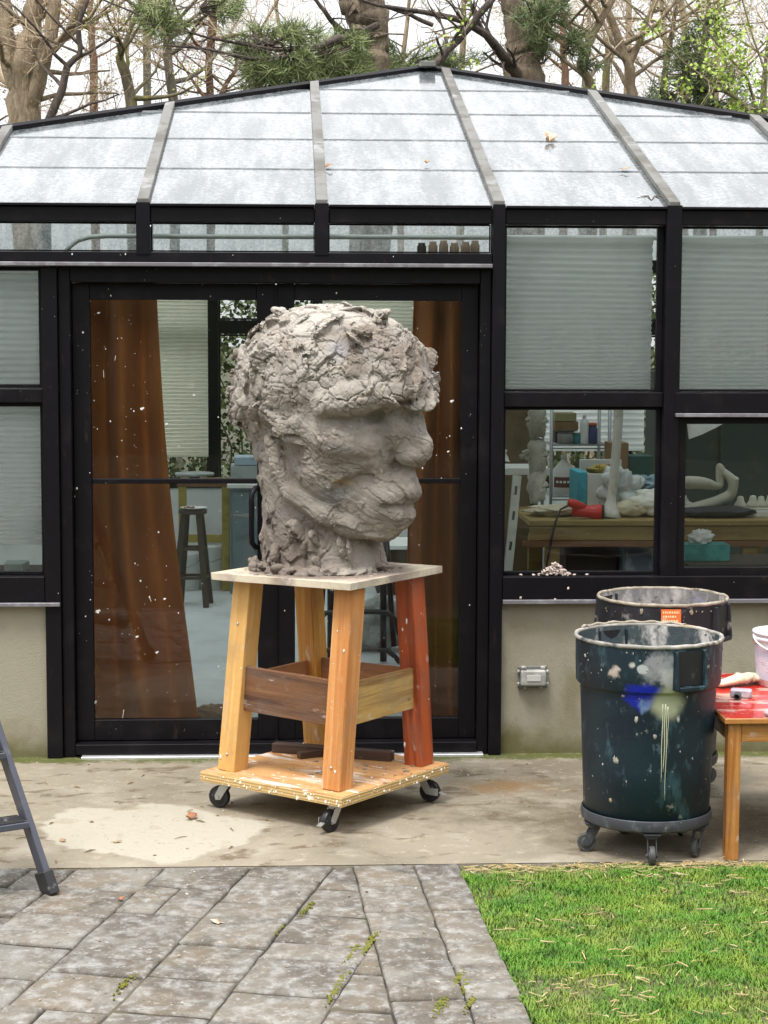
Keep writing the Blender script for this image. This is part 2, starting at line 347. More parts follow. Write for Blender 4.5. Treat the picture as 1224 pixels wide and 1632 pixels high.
def paver(poly, i=[0]):
    for hp in ((0, -1, PY0), (0, 1, -PY1), (1, 0, 2.4)):
        poly = half_clip(poly, *hp)
        if len(poly) < 3: return
    poly = shrink(poly, .0016 + random.random() * .0026)
    if len(poly) < 3 or area(poly) < .0008: return
    # wavy outline
    P = []
    for k in range(len(poly)):
        p, q = poly[k], poly[(k + 1) % len(poly)]; n = max(1, int(math.hypot(q[0] - p[0], q[1] - p[1]) / .07))
        for t in range(n):
            x = p[0] + (q[0] - p[0]) * t / n; y = p[1] + (q[1] - p[1]) * t / n
            P.append((x + mnoise.noise((x * 11, y * 11, 2)) * .007, y + mnoise.noise((x * 11, y * 11, 8)) * .007))
    cx = sum(p[0] for p in P) / len(P); cy = sum(p[1] for p in P) / len(P)
    dz = random.uniform(-.005, .004); tx, ty = random.uniform(-.014, .014), random.uniform(-.012, .012)
    b = MB(); n = len(P); inn = [(cx + (x - cx) * .93, cy + (y - cy) * .93) for x, y in P]
    zz = lambda x, y, d: d + dz + (x - cx) * tx + (y - cy) * ty + mnoise.noise((x * 9, y * 9, 5)) * .003
    vs = [(x, y, -.013) for x, y in P] + [(x, y, zz(x, y, -.006)) for x, y in P] + [(x, y, zz(x, y, 0)) for x, y in inn]
    vs.append((cx, cy, zz(cx, cy, .001)))
    fs = [(k, (k + 1) % n, n + (k + 1) % n, n + k) for k in range(n)] + [(n + k, n + (k + 1) % n, 2 * n + (k + 1) % n, 2 * n + k) for k in range(n)] + [(2 * n + k, 2 * n + (k + 1) % n, 3 * n) for k in range(n)]
    b.add(vs, fs); ob = b.build('paver', m_pav, path, smooth=True)
# main field: courses that run up to the right, cut by a two stone border along the lawn
ja = math.radians(75.5); jd = Vector((math.cos(ja), math.sin(ja))); jn = Vector((math.sin(ja), -math.cos(ja)))
JP = gr(325, 1630)                                 # a joint runs through this point
BW = .40
c = -3.6; cols = []
widths = []
cur = -2.2
pos = [cur]
off0 = JP.x * jn.x + JP.y * jn.y
xs = [off0]; wseq = [.33, .31, .33, .30, .32, .32]
i = 0
while xs[-1] < 2.6: xs.append(xs[-1] + wseq[i % 6]); i += 1
i = 3
while xs[0] > -2.9: xs.insert(0, xs[0] - wseq[i % 6]); i += 1
rnd = random.Random(4)
for k in range(len(xs) - 1):
    a0, a1 = xs[k], xs[k + 1]; t = -6 + rnd.random() * .4
    while t < -.5:
        ln = rnd.choice([.30, .31, .32, .31, .46, .16])
        cells = [(a0, a1, t, t + ln)]
        if ln > .25 and rnd.random() < .16:
            mid = a0 + (a1 - a0) * rnd.uniform(.38, .62); cells = [(a0, mid, t, t + ln), (mid, a1, t, t + ln)]
        elif ln > .4 and rnd.random() < .5:
            cells = [(a0, a1, t, t + ln * .45), (a0, a1, t + ln * .45, t + ln)]
        for (u0, u1, v0, v1) in cells:
            poly = [tuple(jn * u + jd * v) for u, v in ((u0, v0 + .005), (u1, v0 + .005), (u1, v1 - .005), (u0, v1 - .005))]
            poly = half_clip(poly, *edge_hp(BW))
            if len(poly) >= 3: paver(poly)
        t += ln
for row, (o0, o1) in enumerate(((0, .17), (.17, BW))):
    t = -.3 + row * .12
    while t < 3.2:
        ln = rnd.choice([.22, .3, .36, .27])
        base = Vector((E0.x, E0.y)); e = Vector((ex, ey)); nn = Vector((-ey, ex))
        if nn.x > 0: nn = -nn
        poly = [tuple(base + e * v + nn * u) for u, v in ((o0, t), (o1, t), (o1, t + ln), (o0, t + ln))]
        paver(poly); t += ln

# moss growing in the joints
m_moss = mat('moss', (.16, .15, .02), .95, [('noise', 30, (.08, .10, .015), .45, .65)])
b = MB()
for (px, py) in ((200, 1566), (733, 1555), (742, 1568), (728, 1562), (706, 1600), (443, 1480), (530, 1585), (545, 1560), (592, 1498), (700, 1598), (585, 1510), (752, 1592), (560, 1520), (487, 1450)):
    g = gr(px, py)
    for k in range(46):
        v_ = random.gauss(0, .05); q_ = Vector((g.x, g.y)) + jd * v_ + jn * random.gauss(0, .006); r_ = random.uniform(.0025, .006); b.ball((q_.x, q_.y, -.001), (r_, r_ * 1.3, r_ * .9), 5, 3, .6)
mo = b.build('moss', m_moss, smooth=True, kind='stuff'); tag(mo, 'yellow green moss growing in the joints between the paving stones', 'moss')

# --- lawn
m_soil = mat('lawn_soil', (.10, .085, .045), .95, [('noise', 6, (.06, .075, .02), .4, .6), ('noise', 18, (.26, .2, .1), .55, .7)], [(20, .02)])
LX1 = 4.2
def lz(x, y): return -.012 + .012 * mnoise.noise((x * 2.2, y * 2.2, 1)) + .004 * mnoise.noise((x * 12, y * 12, 4))
nlx, nly = 90, 70
b = MB()
b.sheet(nlx, nly, lambda u, v: (lambda y: (lambda x: (x, y, lz(x, y)))(edge_x(y) + .002 + (LX1 - edge_x(y)) * u))(PY1 + (PY0 + .004 - PY1) * v))
lawn = b.build('lawn', m_soil, smooth=True); lawn['kind'] = 'structure'
m_gr = mat('grass_blades', (.10, .235, .022), .5, [('noise', 5, (.19, .28, .035), .42, .62), ('noise', 9, (.055, .155, .018), .5, .68), ('noise', 60, (.30, .27, .10), .56, .72, {'amt': .8}), ('noise', 3, (.27, .22, .09), .54, .72, {'amt': .5}), ('noise', 8, (.035, .075, .015), .56, .72, {'amt': .75}), ('noise', 4, (.19, .15, .07), .60, .72, {'amt': .8})], spec=.25)
m_gr.node_tree.nodes['Principled BSDF'].inputs['Subsurface Weight'].default_value = 0
rs = np.random.RandomState(3); N = 190000
y = PY1 + .5 + (PY0 - .015 - PY1 - .5) * rs.rand(N) ** .9; x = np.array([edge_x(v) for v in y]) - .004 + .02 * np.array([mnoise.noise((0, v * 14, 3)) for v in y]) + (2.1 - .6) * rs.rand(N)
dens = np.array([.68 + .6 * mnoise.noise((a * 3.1, c_ * 3.1, 0)) + .35 * mnoise.noise((a * 11, c_ * 11, 5)) for a, c_ in zip(x, y)])
dens -= np.clip((y - (PY0 - .14)) / .14, 0, 1) * (.75 + .2 * np.sin(x * 9))
keep = rs.rand(N) < np.clip(dens, .03, 1); x = x[keep]; y = y[keep]; N = len(x)
h = (.008 + .015 * rs.rand(N)) * (.7 + .6 * np.clip(dens[keep], 0, 1)); an = rs.rand(N) * 6.283; le = h * (.3 + .9 * rs.rand(N)); wd = .0009 + .0011 * rs.rand(N)
z0 = np.array([lz(a, c_) for a, c_ in zip(x, y)]) - .002; dx, dy = np.cos(an), np.sin(an)
V = np.empty((N, 5, 3)); q = np.stack([-dy, dx], 1)
for k, (t, ww) in enumerate(((0, 1), (0, -1), (.55, .8), (.55, -.8))):
    V[:, k, 0] = x + dx * le * t * t + q[:, 0] * wd * ww; V[:, k, 1] = y + dy * le * t * t + q[:, 1] * wd * ww; V[:, k, 2] = z0 + h * (t * 1.15)
V[:, 4, 0] = x + dx * le; V[:, 4, 1] = y + dy * le; V[:, 4, 2] = z0 + h * .95
me = bpy.data.meshes.new('grass'); me.vertices.add(N * 5); me.vertices.foreach_set('co', V.ravel())
base = np.arange(N) * 5; quads = np.stack([base, base + 1, base + 3, base + 2], 1); tris = np.stack([base + 2, base + 3, base + 4], 1)
li = np.concatenate([quads.ravel(), tris.ravel()]); me.loops.add(len(li)); me.loops.foreach_set('vertex_index', li)
ls = np.concatenate([np.arange(N) * 4, N * 4 + np.arange(N) * 3]); me.polygons.add(2 * N); me.polygons.foreach_set('loop_start', ls); me.update(calc_edges=True); me.validate()
me.materials.append(m_gr); go = bpy.data.objects.new('grass', me); COL.objects.link(go); go['kind'] = 'stuff'; tag(go, 'short green lawn grass beside the paved path', 'grass')
m_straw = mat('straw', (.52, .40, .2), .7, [('rand', (.4, .3, .12), 0, 1), ('noise', 20, (.62, .52, .33), .5, .65)])
b = MB()
for k in range(430):
    yy = PY1 + .8 + (PY0 - .01 - PY1 - .8) * random.random(); xx = edge_x(yy) + .03 + 1.4 * random.random()
    if mnoise.noise((xx * 2.6, yy * 2.6, 9)) < -.05 and random.random() < .85: continue
    a = random.gauss(.2, .8); l = random.uniform(.012, .06); r = random.uniform(.0007, .0022); z = lz(xx, yy) + random.uniform(.012, .03)
    d = Vector((math.cos(a), math.sin(a), random.uniform(-.12, .12))) * l / 2; c0 = Vector((xx, yy, z))
    b.tube([c0 - d, c0 + Vector((0, 0, random.uniform(-.003, .004))), c0 + d], r, 4)
for k in range(500):
    xx = edge_x(PY0) + .02 + 1.6 * random.random(); yy = PY0 - abs(random.gauss(0, .06)) - .008
    a = random.gauss(0, .7); l = random.uniform(.015, .05); d = Vector((math.cos(a), math.sin(a), 0)) * l / 2; c0 = Vector((xx, yy, lz(xx, yy) + random.uniform(.003, .014)))
    b.tube([c0 - d, c0 + d], random.uniform(.001, .0024), 4)
so_ = b.build('straw', m_straw, kind='stuff'); tag(so_, 'dry yellow straw scattered over the lawn and its edge', 'straw')
# ------------------------------------------------------------------ the glazed studio
m_dark = mat('dark_bronze_aluminium', (.0045, .0038, .0055), .45, [('noise', 6, (.011, .009, .011), .5, .75), ('noise', 22, (.03, .024, .019), .62, .8, {'st': (1, 1, .3), 'amt': .7}), ('voro', 38, (.5, .5, .48), .035, .07, {'gate': (2.2, .56, .62)})], [(30, .0015)], spec=.18)
m_drip = mat('worn_drip_edge', (.18, .17, .19), .45, [('noise', 16, (.28, .28, .3), .45, .65), ('noise', 9, (.07, .055, .05), .6, .75)], [(40, .001)], metal=.3)
m_alu = mat('weathered_rafter_cap', (.15, .147, .137), .6, [('noise', 2, (.08, .073, .06), .46, .62), ('noise', 9, (.07, .058, .042), .56, .68, {'amt': .8}), ('noise', 5, (.30, .30, .30), .56, .7, {'amt': .7})], [(25, .002)], metal=.25)
m_seam = mat('seam_gasket', (.22, .225, .23), .6, [('noise', 14, (.3, .31, .32), .45, .6)])
m_stucco = mat('stucco', (.30, .278, .212), .92, [('noise', 2.2, (.235, .208, .14), .45, .7), ('noise', 9, (.335, .308, .23), .5, .72, {'amt': .6}), ('noise', 3, (.2, .17, .10), .58, .75, {'st': (1, 1, .35), 'amt': .8}),
    ('attr', 'damp', (.115, .105, .035), .55, 1.3, {'ns': 8, 'amt': .9})], [(160, .004, {'str': .7}), (50, .003)])
m_inner = mat('painted_inner_wall', (.76, .77, .74), .8, [('noise', 3, (.66, .67, .64), .5, .7)])
m_pane = glass_mat('window_glass', (.94, .965, .95))
m_roofg = glass_mat('dirty_roof_glazing', (.92, .96, .96), rough=.04, milk=(.60, (.22, .26, .285), (.66, .69, .71), .66))
m_steel = mat('threshold_aluminium', (.72, .72, .74), .35, [('noise', 30, (.4, .38, .36), .6, .75)], metal=.6)
m_splat = mat('plaster_splatter', (.72, .70, .66), .8, [('noise', 40, (.5, .46, .4), .5, .7)])

XL, XR, YB = -3.51, 5.16, 6.3
AP = (.872, 3.21, 3.65)
room = thing('sunroom', 'dark framed glazed studio building with a sloping milky glass roof and double doors', 'building', (.83, 0, 0))
def zr(x, y): return 2.588 + .331 * y
posts = [.985 + .835 * k for k in range(-5, 6)]
def ring(name, m, parent, x0, x1, z0, z1, wl, wr, wb, wt, y0, y1, **k):
    b = MB(); b.box(x0, x0 + wl, y0, y1, z0, z1); b.box(x1 - wr, x1, y0, y1, z0, z1)
    b.box(x0 + wl, x1 - wr, y0 + .002, y1 - .002, z0, z0 + wb); b.box(x0 + wl, x1 - wr, y0 + .002, y1 - .002, z1 - wt, z1)
    return b.build(name, m, parent, bevel=.003, **k)
def pane(parent, x0, x1, z0, z1, y, name='pane', m=None):
    b = MB(); b.sheet(1, 1, lambda u, v: (x0 + (x1 - x0) * u, y, z0 + (z1 - z0) * v)); return b.build(name, m or m_pane, parent)
def window(x0, x1, z0, z1, y=.03, wl=.018, wr=.018, wb=.018, wt=.018, d=.03):
    o = ring('window', m_dark, room, x0, x1, z0, z1, wl, wr, wb, wt, y - d / 2, y + d / 2)
    pane(o, x0 + wl - .004, x1 - wr + .004, z0 + wb - .004, z1 - wt + .004, y); return o

# posts
for x in posts:
    if XL < x < XR:
        b = MB(); lo = 2.36 if x < .9 else (-.05 if abs(x - .985) < .01 else .70); wd = .066 if x < 1.5 else .074
        if abs(x - .985) < .01: b.box(x - .029, x + .031, -.05, .06, -.06, 2.605)
        else: b.box(x - wd / 2, x + wd / 2, -.05, .06, lo, 2.605)
        b.build('post', m_dark, room, bevel=.004)
bx('post', m_dark, room, -1.163, -1.089, -.045, .08, -.06, 2.30, .004)
for x in (-2.35, -3.47): bx('post', m_dark, room, x - .035, x + .035, -.045, .08, .70, 2.30, .004)
bx('post', m_dark, room, XR - .08, XR, -.05, .06, -.06, 2.605, .004)
# eave beams between posts and the lip above them
ed = [XL] + [p for p in posts if XL < p < XR] + [XR]
for a, c in zip(ed[:-1], ed[1:]):
    bx('eave_beam', m_dark, room, a + .034, c - .034, -.035, .05, 2.513, 2.583, .004)
    bx('eave_lip', m_dark, room, a + .034, c - .034, -.055, .05, 2.585, 2.598, .003)
# transom lights left of the tall post
for a, c in ((-3.51, -2.355), (-2.355, -1.52), (-1.52, -.685), (-.685, .15), (.15, .985)):
    window(a + .034, c - .034, 2.378, 2.512, .03, .004, .004, .006, .006)
bx('header_beam', m_dark, room, XL, .954, -.045, .07, 2.326, 2.374, .004)
bx('drip_edge', m_drip, room, XL, .952, -.085, .05, 2.306, 2.324, .003)
# left windows
for a, c in ((-3.43, -2.385), (-2.315, -1.165)):
    window(a, c, 1.735, 2.303, .03); window(a, c, .845, 1.665, .03)
    bx('mullion', m_dark, room, a, c, -.02, .06, 1.667, 1.733, .004)
bx('sill_beam', m_dark, room, XL, -1.165, -.045, .07, .722, .843, .004)
bx('drip_edge', m_drip, room, XL, -1.092, -.065, .05, .702, .720, .003)
# right windows
for i, (a, c) in enumerate(((1.018, 1.783), (1.859, 2.618), (2.694, 3.45), (3.53, 4.288), (4.364, 5.08))):
    window(a, c, 1.722, 2.511, .03, .012, .03, .012, .012)
    if i == 0:
        bx('mullion', m_dark, room, a, c, -.025, .06, 1.650, 1.720, .004)
        window(a, c, .838, 1.648, .03, .014, .022, .016, .014)
    else:
        bx('mullion', m_dark, room, a - .022, c, -.055, .06, 1.625, 1.720, .004); bx('drip_edge', m_drip, room, a - .022, c, -.075, .05, 1.604, 1.622, .003)
        window(a - .015, c, .80, 1.60, .0, .055, .03, .075, .03, .05)
bx('sill_beam', m_dark, room, 1.018, XR - .08, -.054, .07, .728, .796 + .04, .004)
bx('drip_edge', m_drip, room, 1.018, XR, -.07, .05, .706, .726, .003)
# knee walls
def knee(x0, x1):
    n = int((x1 - x0) / .04); b = MB(); zs = 18
    b.sheet(n, zs, lambda u, v: (x0 + (x1 - x0) * u, -.005 + mnoise.noise((u * (x1 - x0) * 3, v * 2, 1)) * .002, -.08 + .784 * v))
    b.box(x0, x1, .0, .08, -.08, .70)
    o = b.build('wall', m_stucco, room); a = o.data.attributes.new('damp', 'FLOAT', 'POINT')
    vals = []
    for v in o.data.vertices:
        d = max(0, 1 - (v.co.z + .05) / .2) * .9
        d += max(0, 1 - abs(v.co.x + .83 - x0 - .05) / .09) * max(0, 1 - v.co.z / .5) * .4
        vals.append(min(1, d))
    a.data.foreach_set('value', vals); return o
knee(1.018, XR - .08); knee(XL, -1.165)
# double door
bx('door_frame', m_dark, room, -1.087, -1.032, -.02, .12, -.04, 2.303, .004); bx('door_frame', m_dark, room, .902, .954, -.02, .12, -.04, 2.303, .004)
bx('door_frame', m_dark, room, -1.030, .900, -.02, .12, 2.232, 2.303, .004)
bx('threshold', m_steel, room, -1.0, .93, -.075, .13, -.05, -.022, .004); bx('threshold', m_dark, room, -1.030, .900, -.04, .12, -.020, .03, .004)
rs = np.random.RandomState(5)
for (x0, x1, side) in ((-1.028, -.070, 0), (-.064, .898, 1)):
    d = ring('door', m_dark, room, x0, x1, .034, 2.230, .082 if side == 0 else .086, .088 if side == 0 else .079, .10, .078, .035, .085)
    gx0, gx1 = (x0 + .082, x1 - .088) if side == 0 else (x0 + .086, x1 - .079)
    pane(d, gx0 - .004, gx1 + .004, .13, 2.156, .062)
    bx('muntin', m_dark, d, gx0, gx1, .045, .078, 1.278, 1.302, .003)
    if side == 1: bx('astragal', m_dark, d, -.0715, -.0625, .024, .034, .04, 2.225, .002)
    hx = -.155 if side == 0 else .035
    b = MB(); hp = [(hx, .036, 1.26), (hx - .012, .0, 1.26), (hx - .028, -.02, 1.235), (hx - .03, -.025, 1.2), (hx - .03, -.025, 1.04), (hx - .028, -.02, 1.0), (hx - .012, .0, .975), (hx, .036, .975)]
    if side: hp = [(2 * hx - p[0], p[1], p[2]) for p in hp]
    b.tube(hp, .013, 8); b.build('handle', m_dark, d, smooth=True)
    b = MB()
    for k in range(190 if side == 0 else 100):
        if k % 9 == 0: qx, qz = rs.uniform(x0, x1), rs.uniform(.2, 2.2)
        x = rs.uniform(x0, x1) if k % 3 == 0 else qx + rs.normal(0, .05); z = rs.uniform(.12, 2.25) if k % 3 == 0 else qz + rs.normal(0, .11)
        if not x0 < x < x1: continue
        if not .06 < z < 2.28: continue
        fr = x < gx0 or x > gx1 or z > 2.155
        r = .0012 + .0032 * rs.rand() ** 5
        b.ball((x, .034 if fr else .060, z), (r, .0015, r * rs.uniform(.8, 1.8)), 6, 4)
        if rs.rand() < .04: b.tube([(x, .034 if fr else .060, z), (x + .004 * rs.randn(), .034 if fr else .060, z - rs.uniform(.01, .04))], .0012, 4)
    for (px, py, r) in (((226, 652, .008), (155, 975, .010), (218, 1015, .006), (250, 1040, .006), (262, 955, .005), (150, 1120, .009), (265, 676, .006), (157, 499, .005)) if side == 0 else ((720, 640, .007), (714, 720, .005))):
        p = at(px, py, .06); b.ball((p.x, .06, p.z), (r, .002, r * .8), 8, 5, .5); b.ball((p.x + r, .06, p.z + r * .6), (r * .6, .002, r * .5), 7, 4, .5)
    b.build('splatter', m_splat, d, kind='stuff')
b = MB()
for k in range(120):
    x = rs.uniform(-1.16, .95); z = rs.uniform(0, 2.55); r = .0014 + .003 * rs.rand() ** 4
    if -1.085 < x < .95 and z < 2.3: continue
    yy = -.0468 if 2.32 < z < 2.37 or x < -1.089 else -.036
    if 2.375 < z < 2.51 and -1.1 < x < .9: continue
    b.ball((x, yy, z), (r, .0015, r * 1.4), 6, 4)
for (px, py) in ((240, 360), (115, 405), (200, 405)): 
    p = at(px, py, -.05); b.ball((p.x, p.y, p.z), (.003, .0015, .005), 6, 4)
b.build('splatter', m_splat, room, kind='stuff')

# roof
rows = [0, .64, 1.28, 1.92, 2.565, 3.21]
hipL = ((XL, 0), AP[:2]); hipR = (AP[:2], (XR, 0))
def below(poly):
    for (p, q) in (hipL, hipR):
        a, b_ = (q[1] - p[1]), -(q[0] - p[0]); c = -(a * p[0] + b_ * p[1])
        s = a * AP[0] + b_ * .0 + c
        if s < 0: a, b_, c = -a, -b_, -c
        poly = half_clip(poly, a, b_, c)
        if len(poly) < 3: return []
    return poly
def roof_piece(name, m, poly, zf, t, off=0.0, **k):
    b = MB(); n = len(poly)
    vs = [(x, y, zf(x, y) + off) for x, y in poly] + [(x, y, zf(x, y) + off + t) for x, y in poly]
    b.add(vs, [tuple(range(n - 1, -1, -1)), tuple(range(n, 2 * n))] + [(i, (i + 1) % n, n + (i + 1) % n, n + i) for i in range(n)])
    return b.build(name, m, room, **k)
xs = [XL] + [p for p in posts if XL < p < XR] + [XR]
for a, c in zip(xs[:-1], xs[1:]):
    for r0, r1 in zip(rows[:-1], rows[1:]):
        pl = below([(a + .02, r0 + .006 - (.05 if r0 == 0 else 0)), (c - .02, r0 + .006 - (.05 if r0 == 0 else 0)), (c - .02, r1 - .006), (a + .02, r1 - .006)])
        if len(pl) >= 3 and area(pl) > .01:
            roof_piece('roof_pane', m_roofg, pl, zr, .006, .012)
            if r0 > 0:
                sb = below([(a + .033, r0 - .006), (c - .033, r0 - .006), (c - .033, r0 - .001), (a + .033, r0 - .001)])
                if len(sb) >= 3: roof_piece('seam_bar', m_seam, sb, zr, .007, .0165)
for x in xs[1:-1]:
    pl = below([(x - .027, -.045), (x + .027, -.045), (x + .027, 3.4), (x - .027, 3.4)])
    roof_piece('rafter', m_alu, pl, zr, .03, .019, bevel=.004)
    pl = below([(x - .025, .06), (x + .025, .06), (x + .025, 3.3), (x - .025, 3.3)])
    roof_piece('rafter_web', m_dark, pl, zr, .085, -.075)
# sides and back slope
def zl(x, y): return 2.588 + (x - XL) / (AP[0] - XL) * (AP[2] - 2.588)
def zrr(x, y): return 2.588 + (XR - x) / (XR - AP[0]) * (AP[2] - 2.588)
for zf, x0, x1, hp in ((zl, XL, AP[0], hipL), (zrr, AP[0], XR, hipR)):
    ys = [0, .9, 1.8, 2.7, 3.6, 4.5, 5.4, YB]
    for y0, y1 in zip(ys[:-1], ys[1:]):
        pl = [(x0, y0 + .01), (x1, y0 + .01), (x1, y1 - .01), (x0, y1 - .01)]
        (p, q) = hp; a, b_ = (q[1] - p[1]), -(q[0] - p[0]); c = -(a * p[0] + b_ * p[1])
        if a * AP[0] + b_ * YB + c < 0: a, b_, c = -a, -b_, -c
        pl = half_clip(pl, a, b_, c)
        if len(pl) >= 3: roof_piece('roof_pane', m_roofg, pl, zf, .006, .012)
        if y0 > 0:
            pl = half_clip([(x0, y0 - .02), (x1, y0 - .02), (x1, y0 + .02), (x0, y0 + .02)], a, b_, c)
            if len(pl) >= 3: roof_piece('rafter', m_alu, pl, zf, .03, -.02)
for (p, q) in (((XL, -.05, 2.60), (AP[0], AP[1], AP[2] + .024)), ((XR, -.05, 2.60), (AP[0], AP[1], AP[2] + .024)), ((AP[0], AP[1] - .02, AP[2] + .026), (AP[0], YB, AP[2] + .026))):
    b = MB(); b.tube([p, q], .026, 6); b.build('hip_cap', m_dark, room)
bx('ridge_plate', m_alu, room, AP[0] - .05, AP[0] + .05, AP[1] - .12, AP[1] + .1, AP[2] + .02, AP[2] + .056, .006)
# side walls and back wall
for x0, x1 in ((XL, XL + .08), (XR - .08, XR)):
    bx('wall', m_inner, room, x0, x1, .082, YB, -.08, 2.585, 0)
bx('wall', m_inner, room, XL + .082, XR - .082, YB - .08, YB, -.08, .74, 0)
bx('sill_beam', m_dark, room, XL + .082, XR - .082, YB - .09, YB + .01, .742, .81, 0)
bx('eave_beam', m_dark, room, XL + .082, XR - .082, YB - .09, YB + .01, 2.50, 2.583, 0)
bpost = [-.615 + .835 * k for k in range(-3, 7)]
for x in bpost:
    if XL + .1 < x < XR - .1: bx('post', m_dark, room, x - .04, x + .04, YB - .085, YB + .005, .812, 2.498, 0)
for a, c in zip(bpost[:-1], bpost[1:]):
    o = bx('mullion', m_dark, room, a + .042, c - .042, YB - .08, YB, 1.98, 2.09, 0)
    w_ = ring('window', m_dark, room, a + .042, c - .042, .812, 1.978, .015, .015, .015, .015, YB - .06, YB - .03); pane(w_, a + .05, c - .05, .82, 1.97, YB - .045)
    w_ = ring('window', m_dark, room, a + .042, c - .042, 2.092, 2.498, .015, .015, .015, .015, YB - .06, YB - .03); pane(w_, a + .05, c - .05, 2.1, 2.49, YB - .045)
b = MB(); b.add([(XL, YB - .03, 2.585), (XR, YB - .03, 2.585), (AP[0], YB - .03, AP[2])], [(0, 1, 2)]); b.build('gable_pane', m_roofg, room)
b = MB(); b.sheet(30, 22, lambda u, v: (XL + .08 + (XR - XL - .16) * u, .1 + (YB - .18) * v, .002)); o = b.build('floor', m_floor); o['kind'] = 'structure'

# ------------------------------------------------------------------ blinds and curtains hanging inside
def blind_mat(name, c): 
    m = mat(name, c, .85, [('noise', 3, tuple(v * .8 for v in c), .5, .75)])
    n = m.node_tree.nodes; L = m.node_tree.links; t = n.new('ShaderNodeBsdfTranslucent'); t.inputs[0].default_value = (*c, 1); q = n.new('ShaderNodeMixShader'); q.inputs[0].default_value = .5
    L.new(n['Principled BSDF'].outputs[0], q.inputs[1]); L.new(t.outputs[0], q.inputs[2]); L.new(q.outputs[0], n['Material Output'].inputs[0]); return m
m_blind = blind_mat('pleated_shade', (.93, .94, .93)); m_blind2 = blind_mat('yellowed_pleated_shade', (.88, .88, .76))
def blind(label, x0, x1, z0, z1, y, m, p0=.034, p1=.034, group='pleated blinds'):
    t = thing('window_blind', label, 'blind', ((x0 + x1) / 2, y, z0), group)
    zs = [z1 - .025]; i = 0
    while zs[-1] > z0 + .02:
        f = (z1 - zs[-1]) / (z1 - z0); zs.append(zs[-1] - (p0 + (p1 - p0) * f) / 2); i += 1
    prof = []
    for k, z in enumerate(zs): prof += [(y + (.011 if k % 2 else -.011), z + .002), (y + (.011 if k % 2 else -.011), z - .002)]
    b = MB(); b.sheet(24, len(prof) - 1, lambda u, v: (lambda q: (x0 + (x1 - x0) * u, q[0] + .002 * math.sin(u * 7 + q[1] * 3), q[1] + .0035 * math.sin(u * 3.1 + q[1] * 9)))(prof[int(round(v * (len(prof) - 1)))]))
    b.build('pleated_fabric', m, t, smooth=False)
    bx('head_rail', m, t, x0, x1, y - .018, y + .018, z1 - .024, z1, .003); bx('bottom_rail', m, t, x0, x1, y - .012, y + .012, z0, z0 + .016, .003)
blind('grey pleated blind behind the upper left window beside the door', -2.3, -1.18, .975, 2.30, .16, m_blind, .036, .02)
blind('grey pleated blind in the upper window directly over the cluttered workbench', 1.03, 1.757, 1.66, 2.462, .16, m_blind, .036, .014)
blind('grey pleated blind in the upper window cut by the right edge of the photo', 1.875, 2.60, 1.66, 2.462, .16, m_blind, .036, .016)
blind('long yellowish pleated blind on the back wall beside the brown curtain', -1.42, -.655, 1.0, 2.49, YB - .16, m_blind2, .03, .03)
blind('pleated blind on the back wall behind the forehead of the clay head', .26, 1.01, 1.75, 2.49, YB - .16, m_blind2, .03, .03)
blind('white slatted blind on the back wall behind the plaster funnel stem', 2.0, 2.86, 1.05, 2.3, YB - .16, m_blind, .05, .05)
m_cur = mat('brown_velvet', (.34, .125, .038), .95, [('noise', 1.8, (.44, .19, .055), .45, .72, {'amt': .7}), ('noise', 5, (.26, .085, .028), .52, .72, {'amt': .4})], [(220, .002), (14, .006, {'str': .3})], sheen=.06, spec=.15)
def curtain(label, top, bot, z0, z1, y, folds, bulge, seed):
    t = MB()
    def f(u, v):
        z = z1 + (z0 - z1) * v; w_ = v ** .8
        x0 = top[0] + (bot[0] - top[0]) * w_; x1 = top[1] + (bot[1] - top[1]) * (.42 * v + .58 * v * v * v * (3 - 2 * v)) if bulge else top[1] + (bot[1] - top[1]) * v
        ph = 1.6 * mnoise.noise((v * 1.3, seed, 0)); uu = u + .03 * mnoise.noise((u * 3, v * 2, seed + 5))
        dep = .075 * (1 + math.sin(u * 6.283 * folds + seed + ph + 1.2 * mnoise.noise((u * 2.5, v * 1.6, seed)))) + .05 * mnoise.noise((u * 4, v * 2.4, seed)) + .006 * mnoise.noise((u * 7, v * 12, seed))
        return (x0 + (x1 - x0) * uu, y - dep + .01 * math.sin(v * 5 + uu * 6), z)
    t.sheet(140, 60, f)
    o = t.build('curtain', m_cur, smooth=True, solid=.004); return tag(o, label, 'curtain')
pL = [at(140, 480, .3), at(247, 480, .3), at(140, 1146, .3), at(316, 1146, .3)]
curtain('wide brown velvet curtain flaring to the floor behind the left door leaf', (pL[0].x - .03, pL[1].x), (pL[2].x - .03, pL[3].x), .02, 2.3, .46, 2.0, 1, 1.0)
pR = [at(664, 480, .3), at(750, 480, .3), at(646, 1146, .3), at(750, 1146, .3)]
curtain('narrow reddish brown curtain behind the right door leaf beside the clay face', (pR[0].x, pR[1].x + .03), (pR[2].x, pR[3].x + .03), .02, 2.3, .46, 2.6, 0, 4.0)
